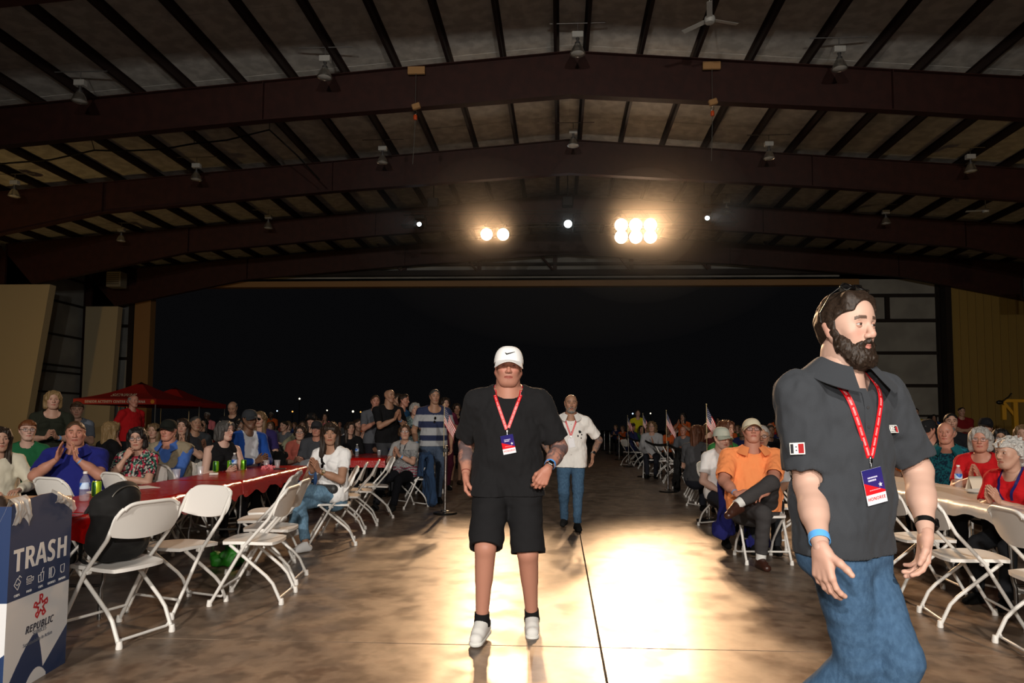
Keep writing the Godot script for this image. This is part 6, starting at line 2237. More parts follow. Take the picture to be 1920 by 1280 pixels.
# the nodes of one figure from what figure() worked out
func person(o: Dictionary, out: Dictionary, hair_meshes: Dictionary) -> Node3D:
	var root := thing("person", o.label, "person", o.at, deg_to_rad(o.get("yaw", 0.0)), o.get("group", ""))
	if skin_mat == null:
		skin_mat = mat(Color.WHITE, 0.5)
		skin_mat.vertex_color_use_as_albedo = true
		skin_mat.metallic_specular = 0.4
	var j: Dictionary = out.j
	part("body", out.body, skin_mat, root)
	var ht := Transform3D(j.hb, j.hc)
	if out.has("top"):
		var tp: Dictionary = o.top
		part(tp.get("name", "shirt"), out.top, cloth_mat(tp.color, "paint" if tp.has("paint") else tp.get("kind", "cloth")), root)
		if out.has("collar"): part("collar", out.collar, cloth_mat(tp.get("collar_color", tp.color), "cloth" if tp.has("paint") else tp.get("kind", "cloth")), root)
	if out.has("low"):
		var lw: Dictionary = o.low
		part(lw.get("name", "trousers"), out.low, cloth_mat(lw.color, lw.get("kind", "cloth")), root)
	for i in 2:
		if out.has("shoe%d" % i): part("shoe", out["shoe%d" % i], cloth_mat(o.get("shoe", Color(0.05, 0.05, 0.05)), o.get("shoe_kind", "cloth")), root)
	var hc: Color = o.get("hairc", Color(0.08, 0.05, 0.03))
	var hl := hc.linear_to_srgb()
	if o.get("hair", "") != "": part("hair", hair_meshes[o.hair], hair_mat(hl), root, ht)
	if o.has("beard"): part("beard", hair_meshes[o.beard], hair_mat((o.get("beardc", hc) as Color).linear_to_srgb()), root, ht)
	if o.has("cap"): cap_parts(root, ht, o.cap, o.get("brim", o.cap), o.get("cap_mark", false))
	if o.get("glasses", false): glasses_parts(root, ht, false, o.get("rims", Color(0.06, 0.05, 0.045)))
	if o.get("wristband", -1) >= 0: band(root, "wristband", j, o.wristband, 0.0162 * j.h, 0.020, mat(Color(0.30, 0.62, 0.90), 0.5), 0.045)
	return root
# ---------------------------------------------------------------- who is where
# what is printed or knitted into some tops: l is the place on the chest in body heights, from the base of the neck
static func paint_print(_l: Vector3, p: Vector3) -> Color:
	var a := crease.get_noise_3d(p.x * 90.0, p.y * 34.0, p.z * 90.0)
	var b := fuzz.get_noise_3d(p.x * 26.0 + 5.0, p.y * 10.0, p.z * 26.0)
	if b > 0.22: return Color(0.42, 0.03, 0.06)
	if b < -0.34: return Color(0.02, 0.12, 0.08)
	return Color(0.42, 0.40, 0.36) if a > 0.12 else Color(0.012, 0.012, 0.016)

static func paint_print2(_l: Vector3, p: Vector3) -> Color:
	return Color(0.20, 0.26, 0.25) if crease.get_noise_3d(p.x * 60.0, p.y * 60.0, p.z * 60.0) > 0.0 else Color(0.05, 0.08, 0.09)

static func paint_teal(_l: Vector3, p: Vector3) -> Color:
	return Color(0.015, 0.14, 0.17) if crease.get_noise_3d(p.x * 80.0, p.y * 80.0, p.z * 80.0) > 0.02 else Color(0.01, 0.035, 0.06)

static func paint_bands(l: Vector3, p: Vector3) -> Color:
	var c := Color(0.30, 0.30, 0.30)
	var w := l.y + 0.05 * l.x + 0.01 * sin(p.x * 30.0)
	if absf(l.x) < 0.035 and l.y > -0.07 and absf(absf(l.x) - 0.030 - l.y * 0.15) < 0.006: c = Color(0.04, 0.04, 0.045)
	if l.y < -0.13 and fmod(absf(w) * 60.0, 1.0) < 0.3: c = Color(0.10, 0.10, 0.11)
	if l.y < -0.22 and fmod(absf(w) * 36.0, 1.0) < 0.4: c = Color(0.22, 0.03, 0.06)
	if l.y < -0.06 and l.y > -0.17 and l.x > 0.01 and fmod(absf(l.x + l.y) * 90.0, 1.0) < 0.35: c = Color(0.05, 0.06, 0.07)
	return c

static func paint_rugby(l: Vector3, _p: Vector3) -> Color:
	var navy := Color(0.025, 0.035, 0.075)
	var grey := Color(0.36, 0.37, 0.39)
	var y := -l.y
	if absf(l.x) > 0.135 and y > 0.085: return grey
	if y < 0.055: return navy
	if y < 0.110: return grey
	if y < 0.165: return navy
	if y < 0.230: return grey
	if y < 0.275: return navy
	return grey

static func paint_two_tone(l: Vector3, _p: Vector3) -> Color:
	return Color(0.55, 0.58, 0.62) if absf(l.x) < 0.055 or l.z < -0.02 and absf(l.x) < 0.07 else Color(0.015, 0.06, 0.28)

func crowd() -> void:
	var specs := guests()
	var protos := far_prototypes()
	var all := specs.duplicate()
	all.append_array(protos)
	var made := people(all)
	for i in specs.size():
		extras(specs[i], made[i][0], made[i][1])
		var o: Dictionary = specs[i]
		if o.get("sit", false) and not o.get("no_chair", false) and not (o.label as String).begins_with("brown-haired woman") and not (o.label as String).begins_with("short-haired woman") and not (o.label as String).begins_with("man in an orange"):
			var q: Vector3 = o.at
			var words: PackedStringArray = (o.label as String).split(" ")
			chair(q.x, q.z, o.yaw, "white folding chair under the " + " ".join(words.slice(0, mini(9, words.size()))).rstrip(",").trim_suffix(" a").trim_suffix(" in").trim_suffix(" and").trim_suffix(" the"), "chairs under the seated guests")
	var kinds := []
	for i in protos.size(): kinds.append(made[specs.size() + i][0])
	far_crowd(kinds, protos)

func far_prototypes() -> Array:
	var list := []
	var arms := ["clap", "lap", "clap_low", "knee", "fold", "clap", "lap", "clap_high"]
	var styles := ["short", "bob", "ring", "long", "crop", "short_w", "buzz", "long"]
	var faces := ["man", "woman", "old", "woman", "man", "old_woman", "clean", "woman"]
	var skins := [FAIR, PALE, RUDDY, TAN, BROWN, FAIR, DARK, TAN]
	for k in 8:
		list.append({"label": "guest", "at": Vector3.ZERO, "sit": k < 6, "h": 1.62 + 0.04 * (k % 4), "w": 1.05 if k % 2 == 0 else 0.95, "fat": 0.02 * (k % 2), "cell": 0.022, "face": faces[k], "skin": skins[k], "hair": styles[k], "hairc": [Color(0.03, 0.02, 0.012), Color(0.2, 0.12, 0.06), Color(0.3, 0.29, 0.27), Color(0.012, 0.01, 0.009)][k % 4], "arms": [arms[k], arms[k]], "lean": 0.06, "top": {"color": Color(0.3, 0.3, 0.3), "sleeve": 0.40}, "low": {"color": Color(0.10, 0.10, 0.12)}})
	return list

func far_crowd(kinds: Array, protos: Array) -> void:
	var r := RandomNumberGenerator.new()
	r.seed = 77
	var tops := [["white", Color(0.75, 0.75, 0.74)], ["grey", Color(0.35, 0.36, 0.38)], ["black", Color(0.06, 0.06, 0.065)], ["red", Color(0.55, 0.08, 0.09)], ["navy", Color(0.10, 0.12, 0.26)], ["blue", Color(0.18, 0.30, 0.52)], ["pink", Color(0.72, 0.40, 0.42)], ["orange", Color(0.70, 0.32, 0.14)], ["green", Color(0.14, 0.30, 0.18)]]
	var used := [false, false, false, false, false, false, false, false]
	var spots := []
	for side in [-1.0, 1.0]:
		var z := -14.6 if side < 0 else -11.8
		while z > -36.0:
			var x: float = 2.9 if side > 0 else 3.4
			var reach: float = (-z) * (0.60 if side < 0 else 0.54)
			while x < minf(reach, 17.0):
				if r.randf() < 0.66: spots.append(Vector3(side * (x + r.randf_range(-0.3, 0.3)), 0, z + r.randf_range(-0.5, 0.5)))
				x += 1.05
			z -= 1.75 if z > -24.0 else 2.6
	for p in spots:
		if p.x > 9.5 and p.x < 12.0 and p.z < -17.0 and p.z > -20.5: continue
		if p.x < -13.5 and p.z < -23.0: continue
		if p.x < -7.5 and p.z > -14.6: continue
		if p.x < -1.0 and p.x > -4.2 and p.z > -15.6: continue
		if p.x > 15.5 and p.z < -25.0 and p.z > -27.0: continue
		if p.x < 3.4 and p.x > 0 and p.z > -15: continue
		var k := r.randi_range(0, 7)
		if k >= 6 and r.randf() < 0.6: k = r.randi_range(0, 5)
		var t: Array = tops[r.randi_range(0, tops.size() - 1)]
		var where := "left" if p.x < 0 else "right"
		var how := "seated" if k < 6 else "standing"
		var dim := "dim crowd" if p.z > -23.0 else "darkest back of the crowd"
		var label := "%s guest in %s in the %s, %s of the aisle" % [how, t[0], dim, where]
		var o: Node3D
		if not used[k]:
			used[k] = true
			o = kinds[k]
			o.position = p
			o.set_meta("label", label)
		else: o = again(kinds[k], p, 0.0, label)
		o.set_meta("group", "%s guests in %s in the %s, %s side" % [how, t[0], dim, where])
		o.rotation.y = deg_to_rad(r.randf_range(-20, 35) if p.x < 0 else r.randf_range(-40, 20))
		o.scale = Vector3.ONE * r.randf_range(0.95, 1.06)
		for c in o.get_children():
			if str(c.name).begins_with("shirt"): (c as MeshInstance3D).material_override = cloth_mat(t[1])
	for k in 8:
		if not used[k]: kinds[k].queue_free()

func bag_mat() -> StandardMaterial3D:
	var m := mat(Color.WHITE, 0.5)
	m.albedo_texture = noise_tex(noise_of(0.09, 2, 61), [Color(0.02, 0.02, 0.02), Color(0.30, 0.30, 0.30)], [0.48, 0.55], 256)
	return tri(m, Vector3.ONE * 4.0)

var lanyard_tex: ImageTexture
func extras(o: Dictionary, root: Node3D, out: Dictionary) -> void:
	var j: Dictionary = out.j
	var h: float = j.h
	var t: Basis = j.t
	var ht := Transform3D(j.hb, j.hc)
	var ribbon_red := mat(Color(0.80, 0.07, 0.11), 0.45)
	if o.has("who"):
		if lanyard_tex == null: lanyard_tex = picture(512, 16, func(u, v): return Color(0.92, 0.80, 0.80) if absf(v - 0.5) < 0.17 and fmod(u * 9.0, 1.0) < 0.80 and sin(u * 700.0) + 0.6 * sin(u * 431.0 + v * 9.0) > 0.1 else Color(0.80, 0.07, 0.11))
		ribbon_red.albedo_color = Color.WHITE
		ribbon_red.albedo_texture = lanyard_tex
	if o.has("vest"):
		var g := Geo.new()
		var q := torso(j, o, 0.030, -0.045, 1)
		q.append(cone((j.n as Vector3) + t.y * 0.03 * h + t.z * 0.03, (j.n as Vector3) - t.y * 0.10 * h + t.z * 0.18, 0.060 * h, 0.028 * h, 0.01, X, 1.0, 0, true))
		q.append(cone((j.n as Vector3) + t.z * 0.22 - t.y * 0.05 * h, (j.p as Vector3) + t.z * 0.26, 0.075, 0.085, 0.01, t.x, 0.45, 0, true))
		for i in 2: q.append(cone((j.arm[i].s as Vector3) + t.x * j.arm[i].side * 0.03, (j.arm[i].s as Vector3) + t.x * j.arm[i].side * 0.05 - t.y * 0.12, 0.062, 0.060, 0.01, X, 1.0, 0, true))
		field(g, q, 0.011, {"noise": crease, "amp": 0.014, "scale": Vector3(18, 14, 18)})
		part("vest", g, cloth_mat(o.vest), root)
	if o.has("socks"):
		for i in 2:
			var m: Dictionary = j.leg[i]
			var g := Geo.new()
			g.tube([(m.k as Vector3).lerp(m.a, 0.62), (m.k as Vector3).lerp(m.a, 0.9), m.a], [0.052, 0.047, 0.046], 14)
			part("sock", g, cloth_mat(o.socks), root)
	match o.get("who", ""):
		"bearded", "capped", "white_shirt", "blue_lanyard":
			var drop: float = {"bearded": 0.150, "capped": 0.125, "white_shirt": 0.13, "blue_lanyard": 0.2}[o.who] * h
			var l := lanyard_geo(j, out.top_field, drop, 0.020, 0.009)
			var m := ribbon_red
			if o.who == "blue_lanyard": m = mat(Color(0.10, 0.10, 0.36), 0.5)
			part("lanyard", l[0], m, root)
			if o.who != "blue_lanyard": badge_parts(root, l[1], l[2], o.who == "white_shirt")
	match o.get("who", ""):
		"bearded":
			band(root, "wristband", j, 1, 0.0312, 0.026, mat(Color(0.36, 0.66, 0.93), 0.45), 0.035)
			watch(root, j, 0, 0.0300, black_plastic, Color(0.02, 0.02, 0.025), 0.045, t * Vector3(0.9, 0, 0.3))
			# sunglasses pushed up on the hair
			glasses_parts(root, ht * Transform3D(Basis(Vector3.RIGHT, -0.95), Vector3(0, 0.056, -0.016)).scaled_local(Vector3(1.09, 1.12, 1.10)), true, Color(0.02, 0.02, 0.02), "sunglasses")
			# the sleeve patch and the chest mark
			var a: Dictionary = j.arm[1]
			var mid: Vector3 = (a.s as Vector3).lerp(a.e, 0.60)
			var out_way := (t * Vector3(-0.80, 0.05, 0.60)).normalized()
			var hit := onto(out.top_field, mid + out_way * 0.3, -out_way, 0.004)
			var up := ((a.s as Vector3) - (a.e as Vector3)).normalized()
			up = (up - out_way * up.dot(out_way)).normalized()
			var pb := Basis(up.cross(out_way), up, out_way)
			var g := Geo.new()
			g.box(Vector3.ZERO, Vector3(0.050, 0.040, 0.002), Basis(), 0.0006)
			var patch := part("sleeve_patch", g, mat(Color(0.88, 0.88, 0.86), 0.8), root, Transform3D(pb, hit))
			g = Geo.new()
			g.box(Vector3(0.013, 0, 0.0012), Vector3(0.018, 0.032, 0.001))
			part("patch_field", g, mat(Color(0.62, 0.06, 0.08), 0.8), patch)
			g = Geo.new()
			g.box(Vector3(-0.017, 0, 0.0012), Vector3(0.010, 0.032, 0.001))
			part("patch_field", g, mat(Color(0.10, 0.11, 0.14), 0.8), patch)
			g = Geo.new()
			g.box(Vector3(-0.003, 0.006, 0.0012), Vector3(0.005, 0.004, 0.001))
			g.box(Vector3(-0.003, -0.006, 0.0012), Vector3(0.005, 0.004, 0.001))
			part("patch_marks", g, mat(Color(0.25, 0.27, 0.30), 0.8), patch)
			var chest := onto(out.top_field, (j.n as Vector3) + t * Vector3(0.073 * h, -0.098 * h, 0.5), -t.z, 0.004)
			var cn := (t.z * 0.86 + t.x * 0.35 + t.y * 0.22).normalized()
			var cb := Basis(t.y.cross(cn).normalized(), cn.cross(t.y.cross(cn).normalized()), cn)
			g = Geo.new()
			g.box(Vector3(0, 0, 0), Vector3(0.084, 0.024, 0.002), Basis(), 0.0006)
			var emb := part("chest_mark", g, mat(Color(0.13, 0.13, 0.14), 0.8), root, Transform3D(cb, chest))
			g = Geo.new()
			for e in [[Vector3(-0.042, 0.0125, 0.0015), Vector3(0.042, 0.0125, 0.0015)], [Vector3(-0.042, -0.0125, 0.0015), Vector3(0.042, -0.0125, 0.0015)], [Vector3(-0.042, -0.0125, 0.0015), Vector3(-0.042, 0.0125, 0.0015)], [Vector3(0.042, -0.0125, 0.0015), Vector3(0.042, 0.0125, 0.0015)]]: g.bar(e[0], e[1], 0.003, 0.001, Vector3.BACK)
			part("mark_border", g, mat(Color(0.85, 0.85, 0.84), 0.8), emb)
			lettering("mark_word", "HIRE", 0.026, mat(Color(0.88, 0.88, 0.87), 0.8), emb, Transform3D(Basis(), Vector3(-0.008, 0, 0.0014)), true)
			g = Geo.new()
			g.box(Vector3(0.034, -0.002, 0.0018), Vector3(0.012, 0.020, 0.001))
			part("mark_field", g, mat(Color(0.70, 0.08, 0.10), 0.8), emb)
			# placket and buttons
			var pk := []
			var pn := []
			for k in 8:
				pk.append(onto(out.top_field, (j.n as Vector3) + t * Vector3(0.004, (-0.022 - 0.012 * k) * h, 0.5), -t.z, 0.003))
				pn.append(t.z)
			g = Geo.new()
			ribbon(g, pk, pn, 0.026, 0.002)
			part("placket", g, cloth_mat(o.top.color, "knit"), root)
			for k in [3, 6]:
				g = Geo.new()
				g.lathe([Vector2(0, 0), Vector2(0.0055, 0), Vector2(0.0055, 0.002), Vector2(0, 0.0025)], 12, pk[k] + t.z * 0.001, Basis(t.x, t.z, -t.y))
				part("button", g, mat(Color(0.2, 0.2, 0.21), 0.5), root)
		"capped":
			band(root, "wristband", j, 0, 0.0335, 0.020, mat(Color(0.33, 0.62, 0.92), 0.45), 0.060)
			watch(root, j, 0, 0.0280, black_plastic, Color(0.02, 0.02, 0.025), 0.030, Vector3(0.1, 0.3, 1))
			var bead := band(root, "bracelet", j, 1, 0.0282, 0.006, mat(Color(0.45, 0.18, 0.16), 0.5), 0.03)
			bead.set_meta("label", "thin red-brown bracelet")
			for i in 2:
				var m: Dictionary = j.leg[i]
				var g := Geo.new()
				g.tube([(m.k as Vector3).lerp(m.a, 0.88), m.a, (m.a as Vector3) - Vector3.UP * 0.03], [0.046, 0.047, 0.050], 16)
				part("sock", g, cloth_mat(Color(0.09, 0.09, 0.095)), root)
				var z: Vector3 = m.toe
				var x := Vector3.UP.cross(z).normalized()
				var y := z.cross(x)
				g = Geo.new()
				field(g, [cone((m.a as Vector3) - y * 0.076 - z * 0.036, (m.a as Vector3) - y * 0.078 + z * 0.134, 0.046, 0.040, 0.02, x, 1.08), cone((m.a as Vector3) - y * 0.094 - y, (m.a as Vector3) - y * 0.094, 0.6, 0.6, 0.004, x, 1.0, 3, true), cone((m.a as Vector3) - y * 0.070, (m.a as Vector3) - y * 0.070 + y, 0.6, 0.6, 0.004, x, 1.0, 3, true)], 0.006)
				part("sole", g, mat(Color(0.86, 0.86, 0.84), 0.6), root)
				g = Geo.new()
				field(g, [cone((m.a as Vector3) - y * 0.020 - z * 0.020, (m.a as Vector3) - y * 0.030 + z * 0.050, 0.050, 0.036, 0.02, x, 1.03), cone((m.a as Vector3) - y * 0.062 - y, (m.a as Vector3) - y * 0.062, 0.6, 0.6, 0.004, x, 1.0, 3, true), cone((m.a as Vector3) + y * 0.012, (m.a as Vector3) + y * 0.012 + y, 0.6, 0.6, 0.004, x, 1.0, 3, true)], 0.006)
				part("shoe_collar", g, cloth_mat(Color(0.20, 0.20, 0.21)), root)
				g = Geo.new()
				g.tube([(m.a as Vector3) - y * 0.028 + z * 0.072 - x * 0.03, (m.a as Vector3) - y * 0.018 + z * 0.076, (m.a as Vector3) - y * 0.028 + z * 0.072 + x * 0.03], 0.005, 6)
				part("laces", g, cloth_mat(Color(0.10, 0.10, 0.10)), root)
		"white_shirt":
			for k in 6:
				var g := Geo.new()
				var q := onto(out.top_field, (j.n as Vector3) + t * Vector3(0.004, (-0.05 - 0.055 * k) * h, 0.5), -t.z, 0.002)
				g.ball(q, Vector3(0.006, 0.006, 0.003), 8, 5)
				part("button", g, mat(Color(0.05, 0.05, 0.06), 0.5), root)
			var g := Geo.new()
			for e in [[0.060, -0.105, 0.030, 0.020], [0.075, -0.125, 0.018, 0.012], [0.050, -0.135, 0.014, 0.016], [0.068, -0.150, 0.024, 0.010]]:
				var q := onto(out.top_field, (j.n as Vector3) + t * Vector3(e[0] * h, e[1] * h, 0.5), -t.z, 0.002)
				g.ball(q, Vector3(e[2], e[3], 0.004), 10, 6)
			part("chest_print", g, mat(Color(0.08, 0.09, 0.12), 0.8), root)
			watch(root, j, 0, 0.031, chrome, Color(0.1, 0.1, 0.12), 0.03, Vector3(0.2, 0.2, 1))
	if (o.label as String).begins_with("brown-haired woman"):
		var g := Geo.new()
		var bp: Vector3 = (j.p as Vector3) + t * Vector3(0.0, 0.085, 0.135)
		field(g, [cone(bp - t.x * 0.085, bp + t.x * 0.085, 0.052, 0.052, 0.02, t.z, 0.9)], 0.010)
		part("belt_bag", g, bag_mat(), root)
		var st := Geo.new()
		var ps := []
		var ns := []
		for k in 9:
			var f := k / 8.0
			ps.append(onto(out.top_field, (j.n as Vector3) + t * Vector3(lerpf(-0.055, 0.085, f) * h, lerpf(-0.01, -0.235, f) * h, 0.5), -t.z, 0.006))
			ns.append(t.z)
		ribbon(st, ps, ns, 0.03, 0.003)
		part("bag_strap", st, black_plastic, root)
		watch(root, j, 0, 0.030, mat(Color(0.45, 0.35, 0.2), 0.4), Color(0.7, 0.65, 0.55), 0.04)
		var sg := onto(out.top_field, (j.n as Vector3) + t * Vector3(-0.02 * h, -0.11 * h, 0.5), -t.z, 0.012)
		glasses_parts(root, Transform3D(t.rotated(Vector3.UP, 0.0) * Basis(Vector3.BACK, 1.3), sg - t * Vector3(0, 0, 0.095)), true, Color(0.02, 0.02, 0.02), "sunglasses")
	if (o.label as String).begins_with("man in a navy"):
		var sg := onto(out.top_field, (j.n as Vector3) + t * Vector3(0, -0.10 * h, 0.5), -t.z, 0.012)
		glasses_parts(root, Transform3D(t * Basis(Vector3.BACK, 1.4), sg - t * Vector3(0, 0, 0.095)), true, Color(0.02, 0.02, 0.02), "sunglasses")

func people(specs: Array) -> Array:
	var t0 := Time.get_ticks_msec()
	var kinds := {
		"man": {"jaw": 1.06, "stubble": 0.12}, "clean": {"jaw": 1.0, "open": 0.32}, "round": {"jaw": 1.14, "chub": 0.008, "nose": 1.08, "stubble": 0.18, "open": 0.12},
		"old": {"jaw": 1.02, "chub": 0.003, "nose": 1.15, "brow": 0.4, "open": 0.2, "lips": 0.8}, "woman": {"jaw": 0.86, "nose": 0.88, "lips": 1.18, "brow": 0.7, "open": 0.36}, "old_woman": {"jaw": 0.92, "chub": 0.005, "nose": 0.98, "lips": 0.95, "brow": 0.35, "open": 0.28},
		"hero": {"jaw": 1.08, "nose": 1.05, "open": 0.30, "gaze": 0.1, "lips": 1.05}}
	var styles := ["short", "quiff", "crop", "fringe", "buzz", "ring", "bob", "long", "short_w", "bangs", "curly", "perm", "beard", "goatee"]
	var poses := ["flat", "open", "grip", "relax", "loose"]
	var jobs := []
	for k in kinds: jobs.append(["head", k])
	for k in styles: jobs.append(["hair", k])
	for k in poses: jobs.append(["hand", k])
	var got := []
	got.resize(jobs.size())
	var work := func(i: int):
		match jobs[i][0]:
			"head": got[i] = head_geo(kinds[jobs[i][1]], 0.0023 if jobs[i][1] == "hero" else (0.0028 if jobs[i][1] in ["round", "man"] else 0.0035))
			"hair": got[i] = hair_geo(jobs[i][1], 0.0045)
			"hand": got[i] = hand_geo(jobs[i][1], 0.0034)
	var id := WorkerThreadPool.add_group_task(work, jobs.size(), -1, true)
	WorkerThreadPool.wait_for_group_task_completion(id)
	var heads := {}
	var hands := {}
	var hair_meshes := {}
	for i in jobs.size():
		match jobs[i][0]:
			"head": heads[jobs[i][1]] = got[i]
			"hair": hair_meshes[jobs[i][1]] = (got[i] as Geo).mesh()
			"hand": hands[jobs[i][1]] = got[i]
	print("prototypes ", Time.get_ticks_msec() - t0)
	var outs := []
	outs.resize(specs.size())
	id = WorkerThreadPool.add_group_task(func(i: int): outs[i] = figure(specs[i], heads, hands), specs.size(), -1, true)
	WorkerThreadPool.wait_for_group_task_completion(id)
	print("figures ", Time.get_ticks_msec() - t0)
	var nodes := []
	for i in specs.size(): nodes.append([person(specs[i], outs[i], hair_meshes), outs[i]])
	print("nodes ", Time.get_ticks_msec() - t0)
	return nodes
const FAIR := Color(0.44, 0.255, 0.185)
const PALE := Color(0.52, 0.33, 0.26)
const RUDDY := Color(0.44, 0.205, 0.145)
const TAN := Color(0.34, 0.185, 0.12)
const BROWN := Color(0.13, 0.07, 0.042)
const DARK := Color(0.065, 0.036, 0.024)

